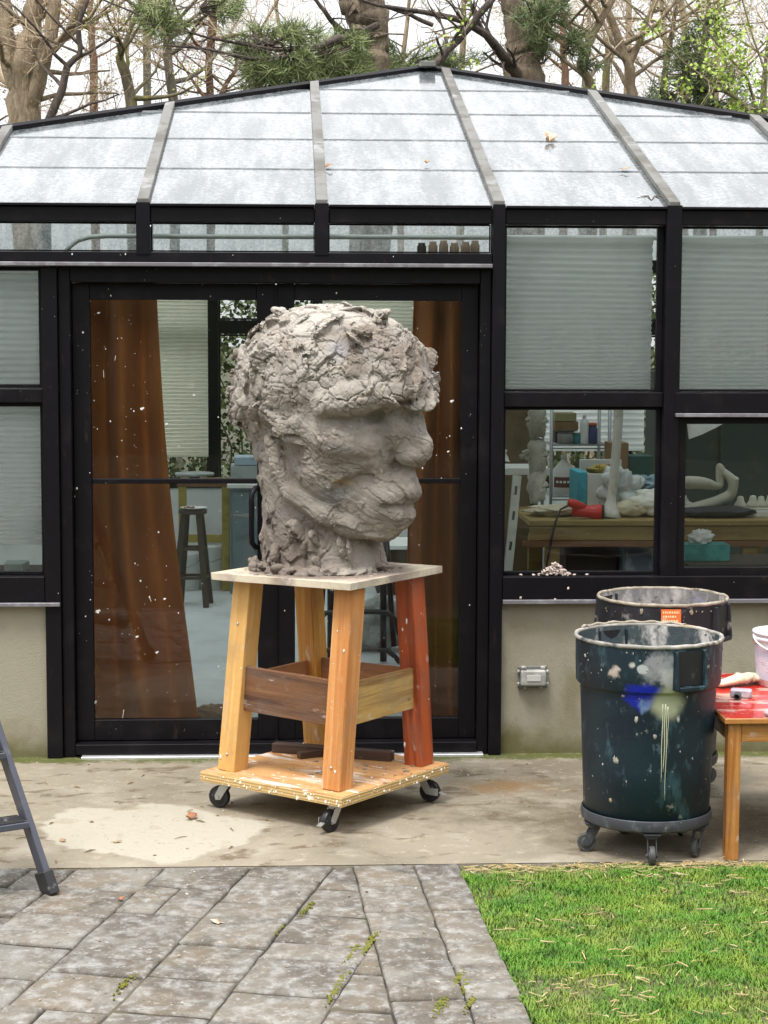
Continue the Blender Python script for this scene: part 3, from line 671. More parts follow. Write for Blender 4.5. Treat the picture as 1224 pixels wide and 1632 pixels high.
# ------------------------------------------------------------------ rolling wooden stand
def wood(name, c, dark, light, stain=None, extra=(), rough=.6, coat=0.0):
    L = [('noise', 14, dark, .42, .66, {'st': (1, 1, .06), 'dist': .6}), ('noise', 60, light, .5, .72, {'st': (1, 1, .04), 'amt': .7}), ('noise', 4, dark, .55, .75, {'amt': .6}),
         ('voro', 4.5, tuple(v * .35 for v in dark), .012, .045, {'st': (1, 1, .6)}), ('noise', 7, tuple(v * .55 + .05 for v in c), .50, .72, {'st': (1, 1, .5), 'amt': .75, 'detail': 9}), ('noise', 24, (.55, .49, .43), .61, .72, {'st': (1, 1, .35), 'amt': .55})]
    return mat(name, c, rough, L + list(extra), [(70, .003, {'st': (1, 1, .06), 'str': .8}), (16, .006, {'str': .5})], coat=coat, own=True)
m_pine = wood('yellow_pine', (.62, .36, .115), (.50, .25, .06), (.72, .47, .2), extra=[('spot', (-0.06, .03, .30), .06, .12, (.52, .38, .28), {'jit': .12, 'amt': .7, 'shape': (.8, .8, 2)})])
m_pine2 = wood('orange_pine', (.58, .265, .085), (.46, .18, .045), (.68, .40, .17), extra=[('noise', 9, (.70, .56, .40), .66, .74, {'st': (1.5, 1.5, .3), 'amt': .6})])
m_gold = wood('golden_pine', (.50, .255, .045), (.36, .15, .022), (.58, .34, .09))
m_redw = wood('red_stained_wood', (.38, .075, .018), (.20, .034, .011), (.46, .12, .035), extra=[('noise', 14, (.62, .4, .3), .68, .76, {'st': (1.4, 1.4, .3), 'amt': .7})], rough=.4)
m_brownb = wood('dark_brown_board', (.15, .065, .026), (.06, .025, .013), (.23, .11, .045), extra=[('noise', 9, (.26, .19, .16), .58, .75, {'amt': .7}), ('noise', 16, (.6, .52, .46), .70, .76, {'st': (1.2, 1.2, .5), 'amt': .7})])
m_oldb = wood('weathered_yellow_board', (.45, .285, .085), (.19, .095, .025), (.42, .29, .12), extra=[('noise', 7, (.50, .40, .34), .60, .72, {'st': (1, 1, .7), 'amt': .8}), ('noise', 10, (.10, .055, .02), .66, .78)])
m_innb = wood('reddish_board', (.28, .12, .045), (.16, .06, .02), (.36, .18, .08))
m_scrap = wood('damp_dark_scrap_wood', (.07, .035, .022), (.03, .018, .013), (.12, .07, .045))
m_ply = mat('base_plywood', (.55, .30, .12), .6, [('noise', 5, (.42, .18, .06), .45, .62, {'st': (.5, 2, 1)}), ('noise', 6, (.70, .60, .50), .50, .62, {'st': (.35, 1.6, 1), 'dist': .5}), ('noise', 17, (.76, .70, .64), .58, .68, {'st': (.5, 1.4, 1)}), ('noise', 9, (.2, .08, .03), .68, .78)], [(30, .002)])
m_plye = mat('plywood_edge', (.56, .40, .17), .7, [('wave', 26, (.36, .22, .08), .35, .75, {'dir': 'Z', 'dist': .4}), ('noise', 16, (.80, .75, .66), .60, .68), ('noise', 9, (.3, .18, .07), .62, .75)], [(40, .002)])
m_top = mat('clay_smeared_plywood', (.55, .48, .36), .75, [('noise', 5, (.36, .29, .24), .42, .62), ('noise', 20, (.24, .17, .12), .60, .72), ('noise', 11, (.72, .68, .58), .60, .72), ('spot', (0, 0, .031), .30, .40, (.20, .155, .125), {'shape': (1, 1, 1), 'jit': .16, 'ns': 7})], [(30, .004)])
m_black = mat('black_rubber', (.012, .012, .014), .38, [('noise', 20, (.06, .055, .05), .58, .75)], spec=.5)
m_zinc = mat('zinc_plate', (.45, .46, .45), .38, [('noise', 25, (.62, .62, .6), .5, .7), ('noise', 12, (.25, .22, .18), .62, .75)], [(50, .001)], metal=.7)
m_whitep = mat('dried_white_paint', (.8, .78, .74), .7)

B = [gr(317, 1230, .158), gr(547, 1272, .158), gr(717, 1217, .158)]
CB = (B[0] + B[2]) / 2; AL = math.radians(39.2); SB = .755           # base: square board turned to the camera
e1 = Vector((-math.cos(AL), math.sin(AL), 0)); e2 = Vector((math.sin(AL), math.cos(AL), 0))   # front corner -> left corner, front corner -> right corner
stand = thing('sculpture_stand', 'paint spattered wooden stand on black casters carrying the huge clay head', 'stand', (CB.x, CB.y, 0))
def MZ(c, z, ang=None):
    a = AL if ang is None else ang
    ex_, ey_ = Vector((-math.cos(a), math.sin(a), 0)), Vector((math.sin(a), math.cos(a), 0))
    # local x runs along the front left side, local y along the front right side
    return Matrix(((-ex_.x, ey_.x, 0, c.x), (-ex_.y, ey_.y, 0, c.y), (0, 0, 1, z), (0, 0, 0, 1)))
b = MB(); h = SB / 2; b.box(-h, h, -h, h, .0, .038); b.build('base_edge_plies', m_plye, stand, matrix=MZ(CB, .119), bevel=.002)
b = MB(); b.box(-h + .002, h - .002, -h + .002, h - .002, .0, .003); base = b.build('base_board', m_ply, stand, matrix=MZ(CB, .1575), bevel=.001)
# top board
AT = math.radians(36.0); ST = .70
CT = Vector((CB.x + .012, CB.y, 0)); zt = .979
tl = Matrix.Rotation(math.radians(-.7), 4, Vector((.3, 1, 0)).normalized())
b = MB(); h2 = ST / 2; n = 14; vs = []
for zz in (0, .030):
    for j in range(n + 1):
        for i in range(n + 1):
            x = -h2 + ST * i / n; y_ = -h2 + ST * j / n
            if i in (0, n) or j in (0, n): x += mnoise.noise((x * 30, y_ * 30, zz * 60)) * .004; y_ += mnoise.noise((x * 30, y_ * 30, 9 + zz * 60)) * .004
            vs.append((x, y_, zz + mnoise.noise((x * 9, y_ * 9, zz)) * .0015))
m1 = (n + 1) ** 2; fs = []
for j in range(n):
    for i in range(n):
        k = j * (n + 1) + i; fs += [(k, k + n + 1, k + n + 2, k + 1), (m1 + k, m1 + k + 1, m1 + k + n + 2, m1 + k + n + 1)]
for i in range(n):
    for (p, q) in ((i, i + 1), (n * (n + 1) + i + 1, n * (n + 1) + i), ((i + 1) * (n + 1), i * (n + 1)), (i * (n + 1) + n, (i + 1) * (n + 1) + n)): fs.append((p, q, m1 + q, m1 + p))
b.add(vs, fs); b.build('top_board', m_top, stand, matrix=MZ(CT, zt, AT) @ tl, bevel=.002)
# legs: square posts leaning in; (base offset along x', along y'), (top offset)
LEG = .092
legs = {'left': (m_pine, (-.288, -.270), (-.250, -.225)), 'front': (m_pine2, (.272, -.275), (.262, -.225)), 'right': (m_redw, (.288, .285), (.250, .240)), 'back': (m_gold, (-.265, .285), (-.255, .205))}
lab = {'left': 'pale yellow pine leg', 'front': 'orange pine leg at the front corner', 'right': 'red brown stained leg', 'back': 'golden leg at the rear'}
Mb = MZ(CB, 0); leg_axis = {}
for k, (m, p0, p1) in legs.items():
    a = Mb @ Vector((p0[0], p0[1], .1585)); c = MZ(CT, 0, AT) @ Vector((p1[0], p1[1], zt - .001)); leg_axis[k] = (a, c)
    plank('leg', m, stand, a, c, LEG, LEG, -e1, .005, label=lab[k])
def on(k, z): a, c = leg_axis[k]; return a + (c - a) * ((z - a.z) / (c.z - a.z))
# apron boards
def side_board(kind, k0, k1, z0, z1, out, m, ext=.045, lab_=None):
    zc = (z0 + z1) / 2; p, q = on(k0, zc), on(k1, zc); d = (q - p).normalized(); o_ = out * (LEG / 2 + .011)
    plank(kind, m, stand, p + o_ - d * ext, q + o_ + d * ext, .019, z1 - z0, out, .003, label=lab_)
side_board('apron_board', 'left', 'front', .445, .625, -e2 * -1 * 0 + (-e2), m_brownb, -.045 + .0, 'dark brown scratched apron board') if False else None
zc0, zc1 = .41, .585
p, q = on('left', .5), on('front', .5); d = (q - p).normalized(); nrm = Vector((d.y, -d.x, 0))
up_ = Vector((0, 0, .018)); plank('apron_board', m_brownb, stand, p + nrm * .012 + d * .028 + up_, q + nrm * .012 - d * .046 + up_ * .3, .02, .19, nrm, .003, label='dark brown scratched apron board')
p, q = on('front', .5), on('right', .5); d = (q - p).normalized(); nrm2 = Vector((d.y, -d.x, 0))
plank('apron_board', m_oldb, stand, p + nrm2 * .014 + d * .046, q + nrm2 * .014 + d * .012, .02, .175, nrm2, .003, label='weathered yellow apron board')
p, q = on('back', .5), on('right', .5); d = (q - p).normalized(); nn_ = Vector((-d.y, d.x, 0))
plank('apron_board', m_innb, stand, p + nn_ * .0 + d * .04, q - d * .05, .018, .15, nn_, .003)
p, q = on('left', .5), on('back', .5); d = (q - p).normalized(); nn_ = Vector((-d.y, d.x, 0))
plank('apron_board', m_innb, stand, p + d * .048, q - d * .048, .018, .13, nn_, .003)
# screws and paint dabs
b = MB()
for k, z in (('left', .235), ('left', .79), ('front', .255)):
    pnt = on(k, z) - e2 * (LEG / 2 + .0005); b.ball(pnt, (.006, .006, .006), 8, 5)
b.build('screw', m_zinc, stand, smooth=True)
b = MB(); rs = np.random.RandomState(9)
for k in range(90):
    s = rs.rand(); fa = rs.randint(2); pos = Mb @ (Vector((-h + SB * s, -h - .0005, .121 + .034 * rs.rand())) if fa else Vector((h + .0005, -h + SB * s, .121 + .034 * rs.rand())))
    r = .0013 + .0035 * rs.rand() ** 3; b.ball(pos, (r * 1.2, r * 1.2, r * rs.uniform(1, 2)), 6, 4, .4)
for k in range(55):
    pos = Mb @ Vector((rs.uniform(-h, h), rs.uniform(-h, h), .161)); r = .0015 + .007 * rs.rand() ** 4; b.ball(pos, (r, r, .0015), 6, 4, .4)
for k in range(22):
    kk = ('left', 'front', 'right')[rs.randint(3)]; z = rs.uniform(.2, .95); pos = on(kk, z) + (-e2 * (LEG / 2 + .0005) - e1 * rs.uniform(-.04, .04) if rs.rand() < .6 else -e1 * (LEG / 2 + .0005) + e2 * rs.uniform(-.04, .04))
    r = .0012 + .004 * rs.rand() ** 3; b.ball(pos, (r, r, r * rs.uniform(1, 3.5)), 6, 4, .3)
b.build('paint_spatter', m_whitep, stand, smooth=True, kind='stuff')
# casters
def caster(parent, pos, ang, R=.046, wheel_w=.03, top=.119, m_w=None, brake=True, m_f=None):
    c_, s_ = math.cos(ang), math.sin(ang); M = Matrix(((c_, -s_, 0, pos[0]), (s_, c_, 0, pos[1]), (0, 0, 1, 0), (0, 0, 0, 1)))
    off = .030                                               # trail of the wheel behind the swivel
    b = MB(); b.box(-.038, .038, -.032, .032, top - .004, top - .0005); b.lathe([(.026, top - .020), (.028, top - .006)], 16)
    for sy in (-1, 1):
        y0 = sy * (wheel_w / 2 + .004)
        pl = [(-.022, top - .022), (.020, top - .022), (off + .014, R + .006), (off + .010, R - .012), (off - .012, R - .010)]
        vs = [(x, y0 - .0012, z) for x, z in pl] + [(x, y0 + .0012, z) for x, z in pl]; nn = len(pl)
        b.add(vs, [tuple(range(nn)), tuple(range(2 * nn - 1, nn - 1, -1))] + [(i, nn + i, nn + (i + 1) % nn, (i + 1) % nn) for i in range(nn)])
    b.tube([(off, -wheel_w / 2 - .010, R), (off, wheel_w / 2 + .010, R)], .008, 8)
    if brake:
        b.box(off - .002, off + .052, -.011, .011, R + .020, R + .024, Matrix.Rotation(.35, 4, 'Y')); 
        b.box(off + .012, off + .045, -wheel_w / 2 - .008, -wheel_w / 2 - .005, R - .012, R + .018)
    for q in ((-.03, -.024), (.03, -.024), (-.03, .024), (.03, .024)): b.ball((q[0], q[1], top - .006), .005, 6, 4)
    f = b.build('caster', m_f or m_zinc, parent, matrix=M)
    b = MB(); prof = [(.013, -wheel_w / 2 - .002), (R * .55, -wheel_w / 2), (R * .62, -wheel_w * .36), (R * .82, -wheel_w * .40), (R * .95, -wheel_w * .46), (R, -wheel_w * .3), (R, wheel_w * .3), (R * .95, wheel_w * .46), (R * .82, wheel_w * .40), (R * .62, wheel_w * .36), (R * .55, wheel_w / 2), (.013, wheel_w / 2 + .002)]
    b.lathe(prof, 28, Matrix.Translation((off, 0, R)) @ Matrix.Rotation(math.pi / 2, 4, 'X'))
    wv = b.build('wheel', m_w or m_black, f, smooth=True, matrix=Matrix.Identity(4)); wv.matrix_basis = Matrix.Identity(4)
    return f
for (lx, ly, a) in ((-.30, -.30, 2.7), (.29, -.31, -2.3), (.30, .30, -.5), (-.3, .3, .9)):
    P = Mb @ Vector((lx, ly, 0)); caster(stand, (P.x, P.y), a)
# two scraps of wood lying on the base
def lying(name, label, px0, px1, m, w_, t_, z=.1605):
    p, q = gr(*px0, z + t_ / 2), gr(*px1, z + t_ / 2); o = plank(name, m, None, p, q, w_, t_, (q - p).cross(Vector((0, 0, 1))), .004); return tag(o, label, 'wood scrap')
lying('wood_scrap', 'long dark damp wood scrap lying across the base of the stand', (436, 1190), (626, 1205), m_scrap, .05, .042)
lying('wood_scrap', 'short dark wood scrap lying in front of the longer scrap', (476, 1204), (530, 1197), m_scrap, .035, .03, .1605)

# ------------------------------------------------------------------ the clay head: a distance field built up like the real one, mass first, then slabs and crumbs
PX = 1 / 382.0
def clay_head():
    H0 = np.array([-190., -165., -300.]); H1 = np.array([205., 165., 160.]); st = 1.35
    nd = ((H1 - H0) / st).astype(int) + 1
    D = np.full(nd, 200., np.float32)
    ax = [H0[i] + st * np.arange(nd[i]) for i in range(3)]
    def region(c, R):
        sl = []; loc = []
        for i in range(3):
            a = max(0, int((c[i] - R[i] - H0[i]) / st)); e = min(nd[i], int((c[i] + R[i] - H0[i]) / st) + 2)
            if a >= e: return None, None
            sl.append(slice(a, e)); loc.append((ax[i][a:e] - c[i]).astype(np.float32))
        return tuple(sl), np.meshgrid(*loc, indexing='ij')
    def apply(sl, d, k, op):
        A = D[sl]
        if op == 'add':
            hh = np.clip(.5 + .5 * (A - d) / k, 0, 1); D[sl] = A * (1 - hh) + d * hh - k * hh * (1 - hh)
        else:
            d = -d; hh = np.clip(.5 - .5 * (A - d) / k, 0, 1); D[sl] = A * (1 - hh) + d * hh + k * hh * (1 - hh)
    def ell(c, r, k=8, R=None, op='add', pad=30):
        r = np.array(r, float); m = np.array([max(r)] * 3) if R is not None else r
        sl, g = region(c, m + pad)
        if sl is None: return
        X, Y, Z = g
        if R is not None: X, Y, Z = [R[0, i] * g[0] + R[1, i] * g[1] + R[2, i] * g[2] for i in range(3)]
        k0 = np.sqrt((X / r[0]) ** 2 + (Y / r[1]) ** 2 + (Z / r[2]) ** 2); k1 = np.sqrt((X / r[0] ** 2) ** 2 + (Y / r[1] ** 2) ** 2 + (Z / r[2] ** 2) ** 2) + 1e-6
        apply(sl, k0 * (k0 - 1) / k1, k, op)
    def cap(a, b, ra, rb, k=6, op='add', pad=16):
        a = np.array(a, float); b = np.array(b, float); c = (a + b) / 2; R = np.abs(a - b) / 2 + max(ra, rb) + pad
        sl, (X, Y, Z) = region(c, R)
        if sl is None: return
        a2, d = a - c, b - a; L2 = d @ d + 1e-9
        t = np.clip(((X - a2[0]) * d[0] + (Y - a2[1]) * d[1] + (Z - a2[2]) * d[2]) / L2, 0, 1)
        q = np.sqrt((X - a2[0] - t * d[0]) ** 2 + (Y - a2[1] - t * d[1]) ** 2 + (Z - a2[2] - t * d[2]) ** 2) - (ra + (rb - ra) * t)
        apply(sl, q, k, op)
    def chain(P, r, k=6, op='add', both=True):
        for s in ((1, -1) if both else (1,)):
            for i in range(len(P) - 1):
                a = (P[i][0], P[i][1] * s, P[i][2]); b = (P[i + 1][0], P[i + 1][1] * s, P[i + 1][2]); cap(a, b, r[i], r[i + 1], k, op)
    # skull, back of the head, face block, neck
    ell((-8, 0, 6), (148, 120, 119), pad=60)
    ell((-80, 0, -30), (75, 92, 70), 25)
    ell((50, 0, 14), (118, 108, 98), 20)
    ell((38, 0, -105), (92, 98, 95), 25)
    ell((60, 0, -180), (78, 66, 62), 25)
    ell((24, 0, -132), (84, 97, 76), 14)
    for z0, z1, f0, f1, r0, r1 in ((-60, -150, -38, -28, 100, 90), (-150, -240, -28, -20, 90, 90), (-240, -300, -20, -14, 90, 99)):
        zs = np.linspace(z0, z1, 6)
        for i in range(6): t = i / 5; ell((f0 + (f1 - f0) * t, 0, zs[i]), (r0 + (r1 - r0) * t, (r0 + (r1 - r0) * t) * .82, 36), 12)
    # brow ledge
    chain([(148, 0, -8), (140, 38, -9), (116, 70, -13), (90, 94, -20), (54, 108, -30)], [31, 30, 27, 24, 18], 12)
    # jaw edge and chin
    chain([(-52, 85, -96), (-48, 87, -130), (-20, 82, -172), (28, 66, -203), (66, 48, -219), (98, 20, -222)], [11, 12, 13, 15, 18, 19], 12)
    ell((119, 0, -212), (26, 32, 20), 10); ell((100, 0, -228), (24, 30, 21), 12)
    chain([(-60, 90, -84), (-52, 95, -128), (-24, 90, -174), (24, 74, -208), (68, 53, -228), (108, 24, -238)], [6, 6, 6, 6, 6, 6], 5, 'add', False)
    chain([(-60, -90, -84), (-52, -95, -128), (-24, -90, -174), (24, -74, -208), (68, -53, -228)], [6, 6, 6, 6, 6], 5, 'add', False)
    # cheek bones, cheeks
    chain([(0, 92, -68), (60, 86, -84), (100, 66, -90)], [14, 20, 18], 28)
    # muzzle and lips
    ell((98, 0, -180), (46, 56, 46), 16)
    chain([(148, 0, -166), (142, 22, -168), (118, 46, -178)], [8, 8, 7], 10)
    ell((107, 0, -168), (46, 56, 32), 9)
    chain([(140, 0, -204), (133, 20, -203), (110, 42, -196)], [10, 10, 8], 8)
    ell((134, 0, -150), (20, 28, 24), 10)
    # nose
    cap((146, 0, -30), (166, 0, -98), 13, 15, 8)
    ell((172, 0, -96), (12, 11, 18), 7); ell((164, 0, -111), (15, 15, 10), 6)
    for s in (1, -1): ell((146, s * 20, -112), (18, 12, 12), 7)
    # hollows: eye sockets, cheek hollow, mouth slit, under the nose, under the jaw
    for s in (1, -1):
        ell((146, s * 58, -55), (45, 36, 25), 8, op='cut')
        ell((100, s * 54, -66), (18, 22, 10), 9)                  # the closed lid inside the socket
        chain([(156, s * 40, -47), (138, s * 72, -48), (112, s * 96, -50)], [9, 12, 8], 4, 'cut', False)
        chain([(40, s * 100, -186), (72, s * 87, -164), (114, s * 62, -134)], [11, 17, 12], 5, 'cut', False)
        chain([(-64, s * 96, -122), (-54, s * 96, -166), (-26, s * 92, -206), (20, s * 80, -238)], [11, 14, 16, 16], 4, 'cut', False)
        ell((158, s * 19, -138), (15, 11, 8), 4, op='cut'); ell((158, s * 48, -35), (24, 24, 13), 6, op='cut')
    cap((134, 0, -36), (148, 0, -106), 19, 25, 9)
    for s in (1, -1): ell((126, s * 26, -66), (22, 18, 36), 10)
    chain([(156, 0, -191), (149, 20, -191), (124, 48, -187)], [5.5, 5.5, 4.5], 3, 'cut')

    # --- pull vertices of the current surface
    def surface():
        neg = D < 0; c8 = [neg[i:nd[0] - 1 + i, j:nd[1] - 1 + j, k:nd[2] - 1 + k] for i in (0, 1) for j in (0, 1) for k in (0, 1)]
        anyc = np.logical_or.reduce(c8); allc = np.logical_and.reduce(c8); cell = anyc & ~allc; I = np.argwhere(cell)
        acc = np.zeros((len(I), 3)); cnt = np.zeros(len(I)); cor = [(i, j, k) for i in (0, 1) for j in (0, 1) for k in (0, 1)]
        val = [D[I[:, 0] + c[0], I[:, 1] + c[1], I[:, 2] + c[2]] for c in cor]
        for a in range(8):
            for e in range(a + 1, 8):
                if sum(abs(cor[a][q] - cor[e][q]) for q in range(3)) != 1: continue
                m = (val[a] < 0) != (val[e] < 0)
                t = np.where(m, val[a] / np.where(m, val[a] - val[e], 1), 0)
                p = np.array(cor[a])[None] + t[:, None] * (np.array(cor[e]) - np.array(cor[a]))[None]
                acc += p * m[:, None]; cnt += m
        P = (I + acc / cnt[:, None]) * st + H0
        return I, P, neg
    def normals(P):
        G = np.clip(((P - H0) / st).round().astype(int), 1, nd - 2); g = np.stack([D[G[:, 0] + (i == 0), G[:, 1] + (i == 1), G[:, 2] + (i == 2)] - D[G[:, 0] - (i == 0), G[:, 1] - (i == 1), G[:, 2] - (i == 2)] for i in range(3)], 1)
        return g / (np.linalg.norm(g, axis=1)[:, None] + 1e-9)
    rs = np.random.RandomState(11)
    def hairness(p):           # rough clay hair above the brow, ear line and nape
        f, s, z = p; a = abs(s)
        return z > (-34 if f > 60 else (-34 - (60 - f) * .20 if f > -60 else -58 - (-60 - f) * .45))
    def basis(n, t=None, tilt=.3):
        t = rs.randn(3) if t is None else np.array(t, float) + rs.randn(3) * .22
        n = n + rs.randn(3) * tilt; n /= np.linalg.norm(n); t -= n * (t @ n); t /= np.linalg.norm(t); return np.stack([t, np.cross(n, t), n])
    if DETAIL:
        I, P, _ = surface(); Nn = normals(P); pick = lambda n: rs.randint(0, len(P), n)
        hair = []; face = []; neck = []
        for i in pick(3000):
            p = P[i]
            if hairness(p): hair.append(i)
            elif (p[2] < -120 and p[0] < 75 and (p[2] < -225 or p[0] < -55 or Nn[i][2] < -.35)) or p[0] < -40: neck.append(i)
            else: face.append(i)
        def open_(i, l=15):
            G = np.clip(((P[i] + Nn[i] * l - H0) / st).round().astype(int), 0, nd - 1); return D[G[0], G[1], G[2]] > l * .72
        neck = [i for i in neck[:300] if open_(i) and P[i][2] < -200]; face = [i for i in face[:400] if open_(i) and P[i][2] > -95 and P[i][0] < 10]
        for i in hair[:150]:                                                # slabs pressed on
            r = rs.uniform(10, 26); ell(P[i] + Nn[i] * rs.uniform(-3.5, -.8), (r, r * rs.uniform(.5, .9), rs.uniform(3.0, 5)), rs.choice([1.0, 1.6, 3.0]), basis(Nn[i], None, .13), pad=8)
        for i in neck[:60]:
            r = rs.uniform(12, 32); ell(P[i] + Nn[i] * rs.uniform(-3, -1), (r, r * rs.uniform(.4, .8), rs.uniform(2.5, 4.5)), rs.choice([1.0, 2.0]), basis(Nn[i], (.1, .1, 1), .07), pad=8)
        for i in face[:120]:                                                # broad finger smears that follow the cheek and jaw
            p = P[i]; t = (.8, -.35 * np.sign(p[1]), -.5)
            if p[0] > 105: continue
            if p[2] < -150 and p[0] > 60: t = (.6, -.8 * np.sign(p[1]), .12)
            r = rs.uniform(18, 40); ell(p + Nn[i] * rs.uniform(-3.0, -1.8), (r, rs.uniform(6, 14), rs.uniform(2.6, 4)), rs.choice([1.0, 2.0]), basis(Nn[i], t, .05), pad=8)
        # ragged hairline: a rim of torn clay hanging over the brow and temples
        for s in (1, -1):
            for q in range(30):
                t = rs.rand() * .45; f = 150 - 150 * t; a = 20 + 92 * min(1, t * 1.5)
                if t > .3: c = np.array([f * .78 + 8, s * (a * .92 + 4), -28 - 18 * t])
                else: c = np.array([150 - 40 * t, s * a * rs.rand() * 1.15, -24])
                c = c + rs.randn(3) * (3, 3, 4)
                ell(c - np.array([6, s * 4, -2]), (rs.uniform(12, 24), rs.uniform(7, 13), rs.uniform(5, 8)), 2.5, basis(np.array([.5, s * .6, .3]), (.7, -.7 * s, 0), .2), pad=8)
        I, P, _ = surface(); Nn = normals(P)
        for i in pick(1300):                                                # splits and tool gouges
            p = P[i]; hr = hairness(p)
            if not hr and rs.rand() < .8: continue
            B_ = basis(Nn[i], None if hr else (.7, -.5 * np.sign(p[1]), -.5), .2); l = rs.uniform(5, 15); q0 = p + Nn[i] * rs.uniform(-.4, 1.0)
            mid = q0 + B_[1] * rs.uniform(-4, 4); r = rs.uniform(.9, 2.4) if hr else rs.uniform(.8, 1.5)
            cap(q0 - B_[0] * l, mid, r * .4, r, 1.0, 'cut', 6); cap(mid, q0 + B_[0] * l, r, r * .3, 1.0, 'cut', 6)
        for q in range(7): ell(np.array([-160., 10, 34]) + rs.randn(3) * (4, 10, 5), (8, 6, 5), 1.5, basis(np.array([-1., 0, .2])), pad=6)
    # skirt of clay squashed on the board
    for q in range(120):
        a = rs.rand() * 6.283; rr = rs.uniform(.93, 1.05) + .10 * (math.cos(a - 3.4) > .2) * rs.rand()
        ell((-14 + math.cos(a) * 99 * rr, math.sin(a) * 93 * rr, rs.uniform(-299, -290)), (rs.uniform(6, 18), rs.uniform(5, 13), rs.uniform(2.5, 6)), 2.5, basis(np.array([0, 0, 1.]), (math.cos(a), math.sin(a), 0), .3), pad=8)
    D[:, :, 0] = 5
    I, P, neg = surface()
    idx = -np.ones(nd - 1, np.int32); idx[I[:, 0], I[:, 1], I[:, 2]] = np.arange(len(I)); quads = []
    for a in range(3):
        u, v = [(1, 2), (2, 0), (0, 1)][a]; sh = [slice(None)] * 3; sh2 = [slice(None)] * 3; sh[a] = slice(0, -1); sh2[a] = slice(1, None)
        x = neg[tuple(sh)] != neg[tuple(sh2)]; E_ = np.argwhere(x)
        ok = (E_[:, u] > 0) & (E_[:, v] > 0) & (E_[:, u] < nd[u] - 1) & (E_[:, v] < nd[v] - 1); E_ = E_[ok]
        inside = neg[E_[:, 0], E_[:, 1], E_[:, 2]]
        def cid(du, dv): q = E_.copy(); q[:, u] += du; q[:, v] += dv; return idx[q[:, 0], q[:, 1], q[:, 2]]
        Q = np.stack([cid(-1, -1), cid(0, -1), cid(0, 0), cid(-1, 0)], 1); Q[~inside] = Q[~inside][:, ::-1]; quads.append(Q)
    return P, np.concatenate(quads)
DETAIL = globals().get("DETAIL", 1)
P, Q = clay_head()
Q = Q[:, ::-1]                                     # head frame is mirrored against the world
HA = math.atan(.05) + math.radians(28)
fd = np.array([math.cos(HA), -math.sin(HA), 0]); sd_ = np.array([-math.sin(HA), -math.cos(HA), 0]); ud = np.array([0, 0, 1.])
ZTOP = zt + .032
hc = at(525, 610, CB.y + .0); HC = Vector((hc.x, CB.y, ZTOP + 298 * PX))
Wp = (P[:, 0:1] * fd + P[:, 1:2] * sd_ + P[:, 2:3] * ud) * PX
def hash3(c, k):
    h = (c[..., 0] * 73856093) ^ (c[..., 1] * 19349663) ^ (c[..., 2] * 83492791) ^ (k * 2654435761)
    h = (h ^ (h >> 13)) * 1274126177 & 0xffffffff
    return ((h ^ (h >> 16)) & 0xffff) / 65535.0
def chips(p, size, seed):
    """torn clay: every cell is a chip with its own height and slope, split from its neighbours by a crack"""
    q = p / size; base = np.floor(q).astype(np.int64); F1 = np.full(len(p), 9.); F2 = F1.copy(); val = np.zeros(len(p))
    for i in (-1, 0, 1):
        for j in (-1, 0, 1):
            for k in (-1, 0, 1):
                c = base + (i, j, k); o = np.stack([hash3(c, seed + t) for t in (1, 2, 3)], -1); d = q - (c + o); r = np.sqrt((d * d).sum(1))
                g = np.stack([hash3(c, seed + t) - .5 for t in (4, 5, 6)], -1); v = hash3(c, seed + 7) - .5 + (g * d).sum(1) * 2.0
                m = r < F1; F2 = np.where(m, F1, np.minimum(F2, r)); val = np.where(m, v, val); F1 = np.where(m, r, F1)
    return val, F2 - F1
def vnoise(p, seed):
    b0 = np.floor(p).astype(np.int64); f = p - b0; f = f * f * (3 - 2 * f); r = 0
    for i in (0, 1):
        for j in (0, 1):
            for k in (0, 1):
                r = r + hash3(b0 + (i, j, k), seed) * np.where(i, f[:, 0], 1 - f[:, 0]) * np.where(j, f[:, 1], 1 - f[:, 1]) * np.where(k, f[:, 2], 1 - f[:, 2])
    return r - .5
wob = np.stack([vnoise(P / 17, 31 + t) for t in range(3)], 1) * 12 + np.stack([vnoise(P / 6, 41 + t) for t in range(3)], 1) * 2.2
v1, e1_ = chips(P + wob, 40., 100); v2, e2_ = chips(P + wob * .8, 15., 200); v3, e3_ = chips(P + wob * .5, 6.5, 300)
line = np.where(P[:, 0] > 60, -34, np.where(P[:, 0] > -60, -34 - (60 - P[:, 0]) * .2, -58 - (-60 - P[:, 0]) * .45))
hw = np.clip((P[:, 2] - line + wob[:, 0] * 1.2) / 16, 0, 1)                     # 1 in the hair
nk = np.clip((-P[:, 0] - 20 + np.clip(-P[:, 2] - 190, -40, 60) * 1.4) / 25, 0, 1) * (1 - hw)
crack = lambda e, w_: -np.clip(1 - e / w_, 0, 1) ** 1.5
sg = np.sign(P[:, 1])
tv = np.stack([np.full(len(P), .80), -.33 * sg, np.full(len(P), -.50)], 1); tv /= np.linalg.norm(tv, axis=1)[:, None]
nv = np.stack([np.full(len(P), .53), 0 * sg, np.full(len(P), .85)], 1); bv = np.cross(tv, nv)
wl = np.stack([vnoise(P / 60, 51 + t) for t in range(3)], 1) * 38
Pw = P + wl; a1 = (Pw * tv).sum(1); a2 = (Pw * nv).sum(1); a3 = (Pw * bv).sum(1)
streak = vnoise(np.stack([a1 / 42, a2 / 5.5, a3 / 8], 1), 61) * 1.0 + vnoise(np.stack([a1 / 24, a2 / 2.6, a3 / 5], 1), 62) * .55
fx, fe = chips(np.stack([a1 / 2.6, a2, a3], 1) + wob * .4, 17., 400)
gate = np.clip(vnoise(P / 30, 71) * 5 + .45, 0, 1)
